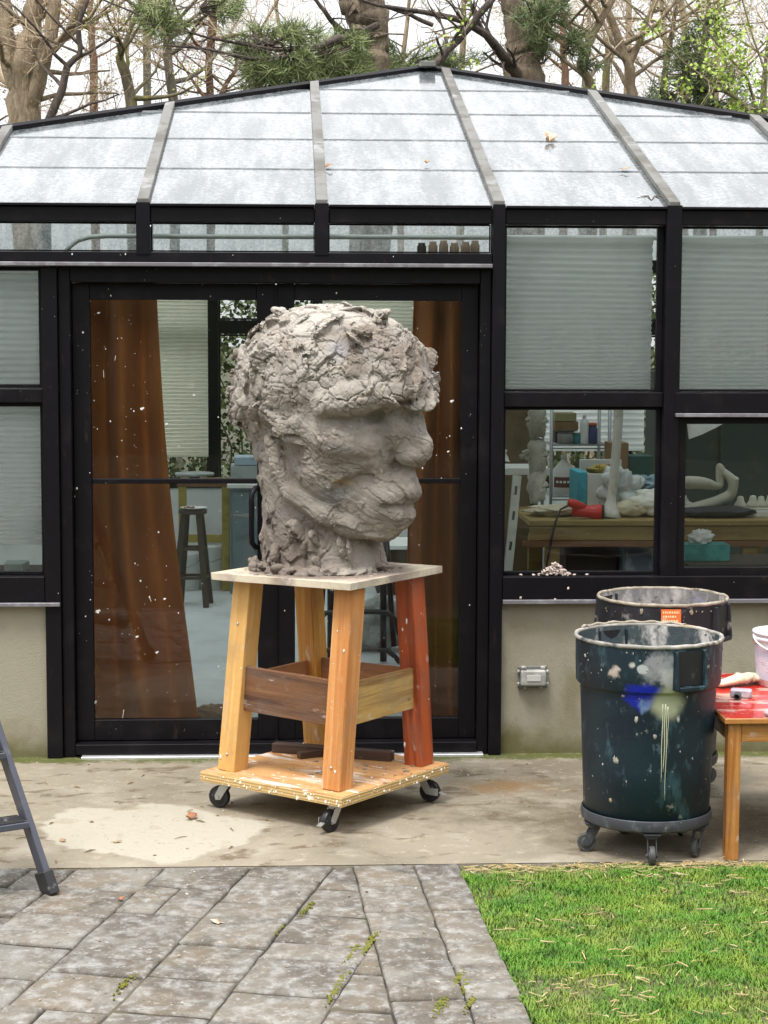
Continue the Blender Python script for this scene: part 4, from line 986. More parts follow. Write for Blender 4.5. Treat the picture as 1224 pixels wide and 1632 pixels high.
hg = np.clip(vnoise(P / 22, 72) * 5 + .5, 0, 1)                                  # some slabs stay smooth, others are broken up
dh = v1 * 4.0 - 1.0 + crack(e1_, .075) * 5.0 * (.35 + .65 * gate) + (v2 * 2.3 + crack(e2_, .085) * 3.0) * (.25 + .75 * hg) + (v3 * 1.5 + crack(e3_, .14) * .9) * gate * hg + streak * 1.4
dn = v1 * 4 + crack(e1_, .10) * 4 * gate + v2 * 2.4 * gate + crack(e2_, .12) * 2.2 * gate + v3 * .8 * gate + streak * 1.2
fine = np.clip((105 - P[:, 0]) / 40, .85, 1)                                    # keep nose, lips and lids readable
df = (streak * 2.3 + fx * 2.6 + crack(fe, .10) * 1.5 * gate + v3 * 1.0 * gate + v2 * 1.3 * gate + crack(e2_, .08) * 1.5 * gate + crack(e1_, .05) * 1.2 * gate) * fine * .75
disp = (dh * hw + (1 - hw) * (dn * nk + df * (1 - nk))) * (DETAIL > 0) * PX
me = bpy.data.meshes.new('clay_sculpture'); me.from_pydata(Wp.tolist(), [], Q.tolist()); me.update()
nb = np.empty(len(P) * 3); me.vertices.foreach_get('normal', nb); nb = nb.reshape(-1, 3)
me.vertices.foreach_set('co', (Wp + nb * disp[:, None]).ravel()); me.update()
me.polygons.foreach_set('use_smooth', [True] * len(me.polygons))
m_clay = mat('grey_clay', (.255, .226, .196), .78, [
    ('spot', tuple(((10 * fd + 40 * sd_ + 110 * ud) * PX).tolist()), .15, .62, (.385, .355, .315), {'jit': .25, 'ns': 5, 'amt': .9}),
    ('noise', 4, (.19, .158, .13), .42, .64), ('noise', 9, (.38, .34, .29), .54, .7, {'amt': .75}), ('noise', 6, (.17, .165, .165), .56, .70, {'amt': .6}), ('noise', 3, (.30, .28, .27), .58, .72, {'amt': .7}),
    ('noise', 22, (.26, .195, .145), .60, .72, {'amt': .6}), ('noise', 45, (.58, .53, .47), .62, .74, {'amt': .6}),
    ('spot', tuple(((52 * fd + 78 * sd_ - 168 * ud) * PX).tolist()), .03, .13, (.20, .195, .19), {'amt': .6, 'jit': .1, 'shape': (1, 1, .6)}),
    ('spot', tuple(((70 * fd + 78 * sd_ - 150 * ud) * PX).tolist()), .01, .06, (.30, .20, .09), {'amt': .6, 'jit': .06, 'shape': (1, 1, .6)}),
    ('spot', tuple(((70 * fd + 95 * sd_ + 55 * ud) * PX).tolist()), .01, .07, (.33, .33, .36), {'amt': .5, 'jit': .08}),
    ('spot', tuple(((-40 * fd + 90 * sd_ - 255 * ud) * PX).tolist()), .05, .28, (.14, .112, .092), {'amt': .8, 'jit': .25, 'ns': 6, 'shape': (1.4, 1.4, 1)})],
    [(34, .010, {'str': .7, 'dist': .5}), (110, .004, {'str': .6})], spec=.35)
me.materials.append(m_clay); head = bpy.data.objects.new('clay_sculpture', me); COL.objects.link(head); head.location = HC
tag(head, 'huge rough grey clay head of a man in profile on the wooden stand', 'sculpture')
# crumbs of clay lying on the top board and base
b = MB(); rs = np.random.RandomState(2)
MT = MZ(CT, zt, AT) @ tl
for k in range(170):
    a = rs.rand() * 6.283; r = .26 + abs(rs.normal(0, .05)); x, y = CT.x - .03 + math.cos(a) * r, CT.y + math.sin(a) * r
    l = MT.inverted() @ Vector((x, y, ZTOP))
    if abs(l.x) > ST / 2 - .01 or abs(l.y) > ST / 2 - .01: continue
    q = .002 + .008 * rs.rand() ** 3; b.ball((MT @ Vector((l.x, l.y, .031))), (q * 1.3, q, q * .7), 6, 4, .5)
for k in range(60):
    P_ = Mb @ Vector((rs.uniform(-.1, .37), rs.uniform(-.2, .3), .1615)); q = .002 + .008 * rs.rand() ** 3; b.ball(P_, (q * 1.6, q, q * .6), 6, 4, .5)
cr = b.build('clay_crumbs', m_clay, smooth=True, kind='stuff'); tag(cr, 'small clay crumbs scattered on the boards of the stand', 'clay crumbs')
# ------------------------------------------------------------------ the two bins on dollies
def bin_mat(name, c, c2, marks, inner=False):
    return mat(name, c, .48, [('noise', 5, c2, .42, .66), ('noise', 26, (.10, .15, .17), .62, .72, {'amt': .6, 'st': (1, 1, .6), 'detail': 9}), ('noise', 30, tuple(min(1, v * 2.2 + .02) for v in c), .58, .74, {'amt': .8, 'st': (1, 1, .5)}), ('voro', 20, (.30, .36, .36), .03, .075, {'gate': (2.4, .54, .62)})] + marks, [(60, .0015), (8, .004, {'str': .3})], spec=.4)
BC1 = Vector((1.386, -1.82, 0)); BC2 = at(1056, 953, -.84); BC2.z = 0
def bin_(name, label, c, m_body, m_in, m_rim, hang, zb, zt_, group):
    t = thing(name, label, 'bin', (c.x, c.y, zb), group); T = Matrix.Translation((c.x, c.y, 0)); H_ = zt_ - zb
    def rr(z): return .243 + (.270 - .243) * (z - zb) / H_
    b = MB(); zc = zb + H_ * .735; rows_ = []
    for z, dr in ((zb, -.008), (zb + .006, 0), (zb + .2, 0), (zb + .35, 0), (zc - .012, 0), (zc - .003, .001), (zc, .013), (zc + .006, .016), (zc + .09, .015), (zt_ - .012, .013)): rows_.append((rr(z) + dr, z - zb))
    b.lathe(rows_, 64); vs = []; b2 = MB()
    b.v = [(v[0] * (1 + .004 * mnoise.noise((v[0] * 5, v[1] * 5, v[2] * 4))) , v[1] * (1 + .004 * mnoise.noise((v[0] * 5, v[1] * 5, v[2] * 4))), v[2]) for v in b.v]
    b.f = b.f[:-1]                                           # open top
    body = b.build('body', m_body, t, smooth=True, matrix=Matrix.Translation((c.x, c.y, zb)))
    b = MB(); b.lathe([(.002, .012), (rr(zb) - .012, .012), (rr(zb + .3) - .006, .3), (rr(zc) - .006, zc - zb), (rr(zt_) + .004, H_ - .010)], 64); b.f = b.f[:-1]; b.f = [f[::-1] for f in b.f]
    b.build('inside', m_in, t, smooth=True, matrix=Matrix.Translation((c.x, c.y, zb)))
    b = MB(); R0 = .281; n = 96; m = 8; V = []
    for i in range(n):
        a = 2 * math.pi * i / n; j = mnoise.noise((math.cos(a) * 6, math.sin(a) * 6, c.x)) * .003; ra = .0075 + .0015 * mnoise.noise((math.cos(a) * 14, math.sin(a) * 14, c.y))
        for k in range(m):
            q = 2 * math.pi * k / m; V.append(((R0 + math.cos(q) * ra + j * .4) * math.cos(a), (R0 + math.cos(q) * ra + j * .4) * math.sin(a), H_ - .008 + math.sin(q) * ra * 1.1 + j))
    b.add(V, [(i * m + k, i * m + (k + 1) % m, ((i + 1) % n) * m + (k + 1) % m, ((i + 1) % n) * m + k) for i in range(n) for k in range(m)])
    b.build('rim', m_rim, t, smooth=True, matrix=Matrix.Translation((c.x, c.y, zb)))
    for a in (hang, hang + math.pi):
        Mh = Matrix.Translation((c.x, c.y, zb)) @ Matrix.Rotation(a, 4, 'Z')            # local x points outwards
        r_ = rr(zc) + .012; b = MB(); zl_, zh_ = zc - zb + .012, H_ - .022
        for s in (-1, 1): b.prism([(r_ - .02, zl_), (r_ + .032, zl_ + .004), (r_ + .020, zh_), (r_ - .02, zh_)], s * .062 - .005, s * .062 + .005, Matrix(((1, 0, 0, 0), (0, 0, 1, 0), (0, 1, 0, 0), (0, 0, 0, 1))))
        b.box(r_ - .012, r_ + .033, -.057, .057, zl_ - .002, zl_ + .016)
        b.build('handle', m_body, t, matrix=Mh, bevel=.004)
        b = MB(); b.box(r_ - .006, r_ + .011, -.056, .056, zl_ + .018, zh_ - .004); b.build('handle_recess', m_black, t, matrix=Mh)
    return t
def angle_spot(deg, z, r=.27): a = math.radians(deg); return (r * math.cos(a), r * math.sin(a), z)
m_bin1 = bin_mat('dark_blue_green_plastic', (.006, .018, .027), (.004, .011, .019), [
    ('noise', 12, (.05, .11, .13), .56, .70, {'amt': .65, 'st': (1, 1, .4)}),
    ('spot', angle_spot(-106, .50), .045, .085, (.006, .014, .32), {'jit': .09, 'shape': (1, 1, .75)}),
    ('spot', angle_spot(-90, .60), .035, .085, (.26, .27, .28), {'jit': .14, 'ns': 20, 'amt': .85}), ('spot', angle_spot(-82, .56), .03, .06, (.36, .37, .36), {'jit': .12}),
    ('spot', angle_spot(-84, .475), .035, .085, (.33, .35, .23), {'jit': .05}), ('spot', angle_spot(-102, .47), .008, .035, (.16, .24, .32), {'jit': .12, 'amt': .8}),
    ('spot', angle_spot(-75, .41), .010, .016, (.6, .62, .6), {'jit': .02, 'shape': (1, 1, 1.5)}), ('spot', angle_spot(-126, .59), .02, .035, (.42, .36, .31), {'jit': .08}),
    ('spot', angle_spot(-113, .62), .012, .02, (.42, .42, .4), {'jit': .03}), ('spot', angle_spot(-105, .605), .018, .024, (.36, .38, .38), {'jit': .02}),
    ('noise', 11, (.40, .38, .35), .66, .70, {'amt': .55})])
m_bin2 = bin_mat('dark_grey_plastic', (.022, .022, .028), (.014, .014, .018), [('noise', 9, (.33, .31, .29), .58, .66, {'amt': .7})])
m_in1 = mat('plaster_caked_inside', (.03, .045, .05), .7, [('noise', 7, (.45, .43, .41), .45, .56, {'st': (1, 1, .45), 'detail': 9}), ('noise', 20, (.05, .06, .07), .55, .65), ('noise', 16, (.40, .28, .22), .66, .74)], [(20, .01)])
m_in2 = mat('grey_caked_inside', (.16, .15, .15), .75, [('noise', 8, (.40, .37, .35), .48, .62, {'st': (1, 1, .5)}), ('noise', 18, (.05, .05, .06), .58, .68), ('noise', 10, (.22, .20, .25), .6, .7)], [(20, .01)])
m_rim1 = mat('plaster_caked_rim', (.25, .235, .21), .8, [('noise', 9, (.40, .375, .34), .46, .62), ('noise', 8, (.05, .052, .05), .52, .64, {'detail': 9}), ('noise', 9, (.32, .24, .15), .58, .7)], [(50, .006)])
m_rim2 = mat('beige_caked_rim', (.25, .215, .165), .8, [('noise', 14, (.36, .32, .26), .45, .62), ('noise', 18, (.12, .09, .065), .54, .66)], [(50, .005)])
bin1 = bin_('waste_bin', 'front dark blue green plastic bin with a blue spray mark and pale paint drips', BC1, m_bin1, m_in1, m_rim1, math.radians(-68), .150, .846, 'plastic bins on dollies')
bin2 = bin_('waste_bin', 'dark grey plastic bin with a beige rim and orange sticker behind the front bin', BC2, m_bin2, m_in2, m_rim2, math.radians(-38), .150, .858, 'plastic bins on dollies')
# drips of pale paint running down from the sprayed patch
m_drip2 = mat('pale_green_paint', (.42, .44, .32), .5)
b = MB()
for da, z1_, z0_, r in ((-88.5, .47, .17, .0028), (-86.5, .47, .21, .0032), (-84.8, .46, .10, .0024), (-83.6, .46, .30, .002)):
    pts = []
    for k in range(12):
        z = z1_ + (z0_ - z1_) * k / 11; rr_ = .243 + .027 * z / .71 + .0012; a = math.radians(da + .25 * math.sin(k * .9 + da)); pts.append((BC1.x + rr_ * math.cos(a), BC1.y + rr_ * math.sin(a), .150 + z))
    b.tube(pts, [r * (1 - .5 * k / 11) for k in range(12)], 5)
b.build('paint_drip', m_drip2, bin1, smooth=True)
# rope of clay on the far side of the front rim, white dabs around the collar
b = MB(); rs = np.random.RandomState(12); pts = []
for k in range(30):
    a = math.radians(146 - 98 * k / 29); pts.append((BC1.x + .283 * math.cos(a), BC1.y + .283 * math.sin(a), .847 + .003 * math.sin(k * 1.3)))
RP = MB(); RP.tube(pts, [.0065 + .002 * mnoise.noise((k * .9, 0, 0)) for k in range(30)], 8)
RP.build('clay_rope', m_rim2, bin1, smooth=True)
for k in range(70):
    a = math.radians(rs.uniform(-170, 10)); z = rs.choice([rs.uniform(.69, .84), rs.uniform(.2, .84)]); r = .002 + .007 * rs.rand() ** 3; R_ = .243 + .027 * (z - .15) / .71 + (.0155 if z > .675 else .0)
    b.ball((BC1.x + R_ * math.cos(a), BC1.y + R_ * math.sin(a), z), (.0015, r, r * rs.uniform(.8, 1.8)), 7, 5, .6, Matrix.Rotation(a, 3, 'Z'))
for k in range(0):
    a = math.radians(rs.uniform(-170, 10)); r = .002 + .005 * rs.rand(); b.ball((BC1.x + .287 * math.cos(a), BC1.y + .287 * math.sin(a), .850 - .010 * rs.rand()), (r * 1.6, r * 1.6, r), 7, 5, .6)
b.build('plaster_crust', m_rim1, bin1, smooth=True, kind='stuff')
b = MB()
for k in range(50):
    a = math.radians(rs.uniform(-170, 30)); z = rs.uniform(.69, .83); r = .002 + .008 * rs.rand() ** 3; b.ball((BC2.x + .285 * math.cos(a), BC2.y + .285 * math.sin(a), z), (.0015, r, r * rs.uniform(.8, 1.8)), 7, 5, .6, Matrix.Rotation(a, 3, 'Z'))
b.build('plaster_crust', m_rim2, bin2, smooth=True, kind='stuff')
# orange warning sticker with two lines of print
m_or = mat('orange_sticker', (.72, .16, .035), .5, [('noise', 20, (.6, .35, .2), .6, .7)]); m_pr = mat('sticker_print', (.8, .62, .35), .5)
def arc_sheet(c, r, a0, a1, z0, z1): 
    b = MB(); b.sheet(10, 1, lambda u, v: (c.x + r * math.cos(math.radians(a0 + (a1 - a0) * u)), c.y + r * math.sin(math.radians(a0 + (a1 - a0) * u)), z0 + (z1 - z0) * v)); return b
aS = math.degrees(math.atan2(CY - BC2.y, -BC2.x))
st_ = arc_sheet(BC2, .2868, aS - 1, aS + 16, .772, .836).build('sticker', m_or, bin2)
for k, (u0, u1) in enumerate(((.08, .9), (.1, .75), (.08, .85))):
    bb = MB(); z_ = .822 - k * .018
    u = u0
    while u < u1:
        wq = rs.uniform(.05, .12); q = arc_sheet(BC2, .2874, aS - 1 + 17 * u, aS - 1 + 17 * min(u1, u + wq), z_ - .004, z_ + .005); bb.add(q.v, q.f); u += wq + .035
    bb.build('lettering', m_pr, st_)
# dollies
m_doll = mat('grey_dolly_plastic', (.04, .043, .053), .55, [('noise', 12, (.09, .09, .10), .5, .65), ('noise', 30, (.45, .45, .45), .66, .74), ('noise', 5, (.03, .03, .035), .55, .7)], [(40, .002)])
m_gw = mat('grey_rubber', (.05, .05, .05), .6, [('noise', 20, (.13, .125, .115), .5, .7)])
def dolly(c, label, angs):
    t = thing('bin_dolly', label, 'dolly', (c.x, c.y, 0), 'dollies under the bins')
    b = MB(); b.lathe([(.02, .118), (.240, .118), (.251, .126), (.255, .148), (.252, .166), (.2475, .168), (.246, .149), (.02, .149)], 56, c=(c.x, c.y, 0)); b.build('tray', m_doll, t, smooth=True, bevel=.002)
    for a, sw in angs:
        p = (c.x + .215 * math.cos(math.radians(a)), c.y + .215 * math.sin(math.radians(a))); caster(t, p, math.radians(sw), .036, .024, .118, m_gw, False, m_doll)
dolly(BC1, 'grey round dolly with casters under the front blue green bin', [(-95, -95), (-167, 175), (-32, -120), (40, 60), (110, 20)])
dolly(BC2, 'grey round dolly under the grey bin at the wall', [(-60, 10), (-132, 80), (12, 30), (84, 0), (156, 50)])
# white drop hanging off the dolly
# ------------------------------------------------------------------ the red table at the right edge
m_oak = wood('orange_oak', (.40, .17, .045), (.28, .10, .022), (.48, .24, .08), rough=.35, coat=.3)
m_redt = mat('glossy_red_top', (.50, .025, .016), .22, [('noise', 4, (.40, .016, .012), .45, .65), ('noise', 7, (.60, .42, .36), .52, .60, {'st': (.6, 2.0, 1), 'amt': .85, 'detail': 9}), ('noise', 14, (.66, .58, .52), .64, .70), ('spot', (-.33, -.02, 0), .10, .22, (.45, .34, .19), {'jit': .16, 'amt': .8}), ('spot', (-.05, .02, 0), .06, .2, (.50, .34, .16), {'jit': .2, 'amt': .7})], [(30, .0012)], coat=.4)
TX0, TX1, TY0, TY1, TZ = 1.640, 2.62, -2.035, -1.10, .555
tbl = thing('wooden_table', 'low orange wooden table with a glossy red paint stained top', 'table', ((TX0 + TX1) / 2, (TY0 + TY1) / 2, 0))
b = MB(); b.box(TX0, TX1, TY0, TY1, TZ - .024, TZ - .001); b.build('tabletop', m_oak, tbl, bevel=.005)
b = MB(); b.box(TX0 + .006, TX1 - .006, TY0 + .006, TY1 - .006, TZ - .0008, TZ + .001); b.build('red_surface', m_redt, tbl)
for x in (TX0 + .042, TX1 - .042):
    for y in (TY0 + .042, TY1 - .042): plank('leg', m_oak, tbl, (x, y, 0), (x, y, TZ - .0245), .052, .052, (1, 0, 0), .004)
for (p, q, s) in (((TX0 + .07, TY0 + .034, 0), (TX1 - .07, TY0 + .034, 0), (0, 1, 0)), ((TX0 + .07, TY1 - .034, 0), (TX1 - .07, TY1 - .034, 0), (0, 1, 0)), ((TX0 + .034, TY0 + .07, 0), (TX0 + .034, TY1 - .07, 0), (1, 0, 0)), ((TX1 - .034, TY0 + .07, 0), (TX1 - .034, TY1 - .07, 0), (1, 0, 0))):
    zc = TZ - .0245 - .036; plank('apron', m_oak, tbl, Vector(p) + Vector((0, 0, zc)), Vector(q) + Vector((0, 0, zc)), .02, .072, s, .002)
# white bucket
m_wb = mat('white_plastic', (.66, .67, .68), .4, [('noise', 5, (.55, .56, .60), .5, .7), ('noise', 14, (.42, .40, .38), .64, .74)], [(40, .001)]); m_wb.node_tree.nodes['Principled BSDF'].inputs['Subsurface Weight'].default_value = .0
m_lab = mat('pale_bucket_label', (.50, .55, .66), .5, [('noise', 12, (.62, .60, .68), .45, .6, {'st': (1, 1, 3)}), ('noise', 30, (.28, .32, .45), .6, .68, {'st': (1, 1, 4)})])
bp = gr(1210, 1094, TZ); bk = Vector((bp.x + .125, bp.y + .03, TZ + .001))
bkt = thing('plastic_bucket', 'white plastic bucket cut by the right edge standing on the red table', 'bucket', bk)
b = MB(); b.lathe([(.115, .0), (.122, .003), (.138, .185), (.139, .19), (.1455, .192), (.1465, .205), (.141, .207), (.1405, .214), (.147, .216), (.147, .226), (.138, .228), (.134, .215), (.117, .01), (.002, .008)], 48, c=tuple(bk)); b.f = b.f[1:] if False else b.f
b.build('pail', m_wb, bkt, smooth=True)
b = arc_sheet(bk, 0, 0, 1, 0, 0); b = MB(); b.sheet(20, 1, lambda u, v: (bk.x + (.1235 + .0148 * (.03 + .14 * v) / .185 + .001) * math.cos(math.radians(-200 + 160 * u)), bk.y + (.1235 + .0148 * (.03 + .14 * v) / .185 + .001) * math.sin(math.radians(-200 + 160 * u)), bk.z + .03 + .14 * v)); b.build('label', m_lab, bkt)
b = MB(); hp = [(bk.x - .148 * math.cos(t) * (1), bk.y - .02 - .11 * math.sin(t), bk.z + .20 - .055 * math.sin(t)) for t in np.linspace(-.25, math.pi + .25, 16)]; b.tube(hp, .004, 6); b.lathe([(.018, -.004), (.018, .008)], 12, Matrix.Translation((bk.x - .142, bk.y - .01, bk.z + .195)) @ Matrix.Rotation(math.pi / 2, 4, 'Y')); b.build('handle', m_wb, bkt, smooth=True)
# glove, tool, lump on the table
m_glove = mat('cream_cotton', (.62, .55, .40), .9, [('noise', 16, (.5, .42, .3), .5, .7), ('noise', 9, (.42, .30, .3), .62, .72)], [(90, .002)])
def skin(name, m, verts, edges, radii, lvl=2):
    me = bpy.data.meshes.new(name); me.from_pydata(verts, edges, []); o = bpy.data.objects.new(name, me); COL.objects.link(o); me.materials.append(m)
    q = o.modifiers.new('skin', 'SKIN'); q.use_smooth_shade = True
    for i, r in enumerate(radii): me.skin_vertices[0].data[i].radius = r if isinstance(r, tuple) else (r, r)
    me.skin_vertices[0].data[0].use_root = True
    s = o.modifiers.new('sub', 'SUBSURF'); s.levels = lvl; s.render_levels = lvl; return o
g0 = gr(1172, 1094, TZ); 
gv = [(0, 0, .028), (.035, .01, .032), (.07, .02, .034), (.115, .06, .030), (.12, .035, .032), (.118, .01, .030), (.105, -.015, .028), (.05, -.03, .03), (-.05, -.012, .022), (-.10, -.02, .018), (.15, .085, .02), (.158, .048, .02), (.15, .01, .018), (.13, -.04, .018)]
gl_ = skin('work_glove', m_glove, [Vector(v) for v in gv], [(0, 1), (1, 2), (2, 3), (2, 4), (2, 5), (2, 6), (1, 7), (0, 8), (8, 9), (3, 10), (4, 11), (5, 12), (6, 13)], [(.034, .02), (.036, .02), (.032, .018), .013, .013, .013, .012, .013, (.03, .016), (.034, .014), .011, .011, .011, .010])
gl_.location = (g0.x, g0.y, TZ + .0); gl_.rotation_euler = (0, 0, .25); tag(gl_, 'cream cotton glove lying on the red table beside the bucket', 'glove')
m_mauve = mat('grey_mauve_plastic', (.36, .31, .37), .5, [('noise', 14, (.55, .5, .52), .5, .65), ('noise', 20, (.12, .10, .13), .6, .7)])
t0 = gr(1182, 1112, TZ); tool = thing('hand_tool', 'small grey mauve hand tool with a round nozzle in front of the glove', 'tool', (t0.x, t0.y, TZ + .001))
M_ = Matrix.Translation((t0.x, t0.y, TZ + .001)) @ Matrix.Rotation(-.35, 4, 'Z')
b = MB(); b.box(-.045, .04, -.022, .03, .0, .034); b.build('body', m_mauve, tool, matrix=M_, bevel=.009, seg=3)
b = MB(); b.lathe([(.013, 0), (.0135, .045), (.010, .05), (.0095, .012), (.001, .012)], 18, Matrix.Translation((-.012, -.02, .0148)) @ Matrix.Rotation(math.pi / 2 + .02, 4, 'X')); b.build('nozzle', m_gw, tool, matrix=M_, smooth=True)
p = gr(1226, 1143, TZ); b = MB(); b.ball((p.x, p.y, TZ + .016), (.022, .018, .016), 12, 8, .3); o = b.build('clay_lump', mat('pinkish_clay', (.5, .33, .33), .7), smooth=True); tag(o, 'small pinkish lump on the red table at the right edge of the photo', 'lump')

# ------------------------------------------------------------------ step ladder at the left edge
m_lad = mat('grey_blue_aluminium', (.085, .09, .115), .45, [('noise', 12, (.13, .13, .15), .5, .7), ('voro', 30, (.55, .55, .55), .03, .08, {'gate': (3, .5, .58)})], [(40, .001)], metal=.3)
m_lblk = mat('black_ladder_plastic', (.02, .02, .023), .5, [('noise', 20, (.12, .12, .12), .62, .72)])
F0 = gr(81, 1424); F0.z = 0; T0 = at(0, 1180, F0.y + .10); dr = (T0 - F0).normalized()
lad = thing('step_ladder', 'grey folding step ladder with black rubber feet mostly outside the left edge', 'ladder', (F0.x - .3, F0.y - .15, 0))
wd_ = Vector((-.86, -.51, 0)).normalized()
def mirror_rail(p): 
    mid = F0 + wd_ * .24; q = p - mid; a = q.dot(wd_); return mid + q - wd_ * (2 * a)
Ltop = F0 + dr * 1.45
for f, tpt in ((F0, Ltop), (mirror_rail(F0), mirror_rail(Ltop))):
    d = (tpt - f).normalized(); plank('rail', m_lad, lad, f + d * .05, tpt, .026, .062, wd_, .005)
    M, ln = frame_from(f, f + d * .09, wd_); b = MB(); b.prism([(-.022, -.042), (.022, -.042), (.020, .042), (-.020, .042)], -.004, .085); o = b.build('rubber_foot', m_lblk, lad, matrix=M, bevel=.006)
nrm_l = dr.cross(wd_).normalized()
for k, s_ in enumerate((.27, .53, .79, 1.05)):
    a = F0 + dr * s_; c = mirror_rail(a); dd = (c - a).normalized(); fw = Vector((dd.y, -dd.x, 0)); fw = fw if fw.dot(nrm_l) > 0 else -fw
    Mx = Matrix(((dd.x, fw.x, 0, a.x), (dd.y, fw.y, 0, a.y), (0, 0, 1, a.z), (0, 0, 0, 1))); ln = (c - a).length
    b = MB(); b.box(.012, ln - .012, -.06, .05, -.012, .012); b.box(.012, ln - .012, -.062, -.05, -.034, .010); st2 = b.build('step', m_lad, lad, matrix=Mx, bevel=.004)
    b = MB(); b.box(.016, ln - .016, -.056, .046, .0125, .016); b.build('tread', m_lblk, lad, matrix=Mx)
bdir = Vector((-.75, .66, 0)).normalized()
for sg_ in (0, 1):
    tp_ = Ltop if sg_ == 0 else mirror_rail(Ltop); ft = (F0 if sg_ == 0 else mirror_rail(F0)) + bdir * .95 + wd_ * (.1 if sg_ == 0 else -.1)
    plank('rear_leg', m_lad, lad, ft, tp_ - Vector((0, 0, .06)), .022, .045, wd_, .004)
plank('top_cap', m_lblk, lad, Ltop - wd_ * .02, mirror_rail(Ltop) + wd_ * .02, .14, .03, Vector((0, 0, 1)).cross(wd_), .006)

# ------------------------------------------------------------------ weatherproof outlet box on the wall
m_clear = mat('cloudy_clear_plastic', (.30, .30, .28), .25, [('noise', 14, (.46, .46, .43), .45, .65), ('noise', 30, (.12, .12, .11), .58, .7)], spec=.7)
m_gasket = mat('grey_gasket', (.14, .14, .135), .6, [('noise', 20, (.28, .27, .25), .5, .7)])
a, c = at(824, 1059, -.01), at(873, 1096, -.01); ox, oz = (a.x + c.x) / 2, (a.z + c.z) / 2; ow, oh = (c.x - a.x) / 2, (a.z - c.z) / 2
ob = thing('outlet_box', 'small weatherproof outlet box with a clear cover on the stucco wall', 'outlet box', (ox, 0, oz))
bx('back_plate', m_gasket, ob, ox - ow * .95, ox + ow * .95, -.024, -.004, oz - oh, oz + oh * .9, .006)
bx('cover', m_clear, ob, ox - ow * .82, ox + ow * .82, -.062, -.025, oz - oh * .74, oz + oh * .66, .012, seg=3)
bx('socket_face', mat('outlet_face', (.5, .5, .47), .4), ob, ox - ow * .45, ox + ow * .45, -.065, -.0625, oz - oh * .28, oz + oh * .26, .001)
b = MB()
for s in (-1, 1):
    b.tube([(ox + s * ow * .62 - .012, -.04, oz + oh * .82), (ox + s * ow * .62 + .012, -.04, oz + oh * .82)], .009, 8)
    for z in (-.6, .45): b.ball((ox + s * ow * .93, -.028, oz + oh * z), (.008, .008, .010), 8, 5)
    b.ball((ox + s * ow * .5, -.03, oz - oh * .92), (.010, .008, .007), 8, 5)
b.build('hinge', m_clear, ob, smooth=True)

# ------------------------------------------------------------------ dead leaves, twigs and scraps
def leaf_mat(n, c, d): return mat(n, c, .7, [('noise', 30, d, .45, .65)])
m_lf = [leaf_mat('russet_leaf', (.30, .13, .06), (.2, .08, .04)), leaf_mat('tan_leaf', (.36, .24, .13), (.24, .15, .08)), leaf_mat('pale_leaf', (.55, .44, .34), (.42, .22, .12))]
def leaf(label, p, s, m, curl=1.0, rz=0.0, tilt=(0, 0), lobes=5):
    b = MB(); n = 40; V = [(0, 0, 0)]; cu = lambda x, y: curl * (.35 * x * x / s + .25 * abs(y) * abs(y) / s + .15 * s * math.sin(x / s * 4))
    for k in range(n):
        t = 2 * math.pi * k / n; r = s * (.42 + .30 * abs(math.cos(t * lobes / 2)) ** 1.5 + .28 * max(0, math.cos(t)) ** 3); x, y = r * math.cos(t), r * .8 * math.sin(t); V.append((x, y, cu(x, y)))
    for k in range(n): x, y = V[1 + k][0] * .55, V[1 + k][1] * .55; V.append((x, y, cu(x, y) - .03 * s * (k % 2)))
    F = [(0, n + 1 + k, n + 1 + (k + 1) % n) for k in range(n)] + [(n + 1 + k, 1 + k, 1 + (k + 1) % n, n + 1 + (k + 1) % n) for k in range(n)]
    b.add(V, F); b.tube([(-.35 * s, 0, .0), (-s * .8, .05 * s, .06 * s), (-s * 1.15, .02 * s, .12 * s)], .012 * s + .0006, 5)
    o = b.build('dead_leaf', m, smooth=True, solid=.0008); o.location = p; o.rotation_euler = (tilt[0], tilt[1], rz); return tag(o, label, 'leaf')
g = gr(304, 1306); leaf('curled russet dead leaf on the pale plaster patch near the stand', (g.x, g.y, .012), .038, m_lf[0], 1.6, 1.1, (.3, .2))
g = gr(186, 1343); leaf('small tan leaf near the lower left of the plaster patch', (g.x, g.y, .004), .022, m_lf[1], .7, .4)
g = gr(346, 1473); leaf('pale dead leaf lying on the paving stones', (g.x, g.y, .008), .028, m_lf[2], .8, 2.6)
g = gr(193, 1436); leaf('small brown leaf on the paving right of the ladder foot', (g.x, g.y, .008), .018, m_lf[0], 1.2, .9)
g = gr(100, 1341); leaf('tan leaf at the left rim of the plaster patch', (g.x, g.y, .004), .024, m_lf[1], .5, 2.0)
def rpt(px, py):
    d = ray(px, py); n_ = Vector((0, -.331, 1)); q = Vector((0, 0, 2.588 + .02)); t = n_.dot(q - CAM) / n_.dot(d); return CAM + d * t
for lb, px, py, s, m, cu, rz in (('large curled white and rust leaf in the middle of the glass roof', 876, 226, .062, m_lf[2], 2.6, 1.57), ('small rust leaf beside the second rafter of the glass roof', 521, 270, .032, m_lf[0], 1.5, .3), ('tiny curled brown leaf high on the central roof pane', 680, 263, .022, m_lf[1], 2, 1.2), ('tan leaf against the right hand rafter of the glass roof', 995, 274, .028, m_lf[1], .8, 0)):
    p = rpt(px, py); leaf(lb, (p.x, p.y, p.z + .016), s, m, cu, rz, (.32, 0))
b = MB(); p = rpt(1038, 324)
for k in range(7): d = Vector((random.uniform(-.06, .06), random.uniform(-.02, .02), .01)); b.tube([p + Vector((0, 0, .012)), p + d * .6 + Vector((0, 0, .03)), p + d * 1.3 + Vector((0, 0, .012))], .002, 4)
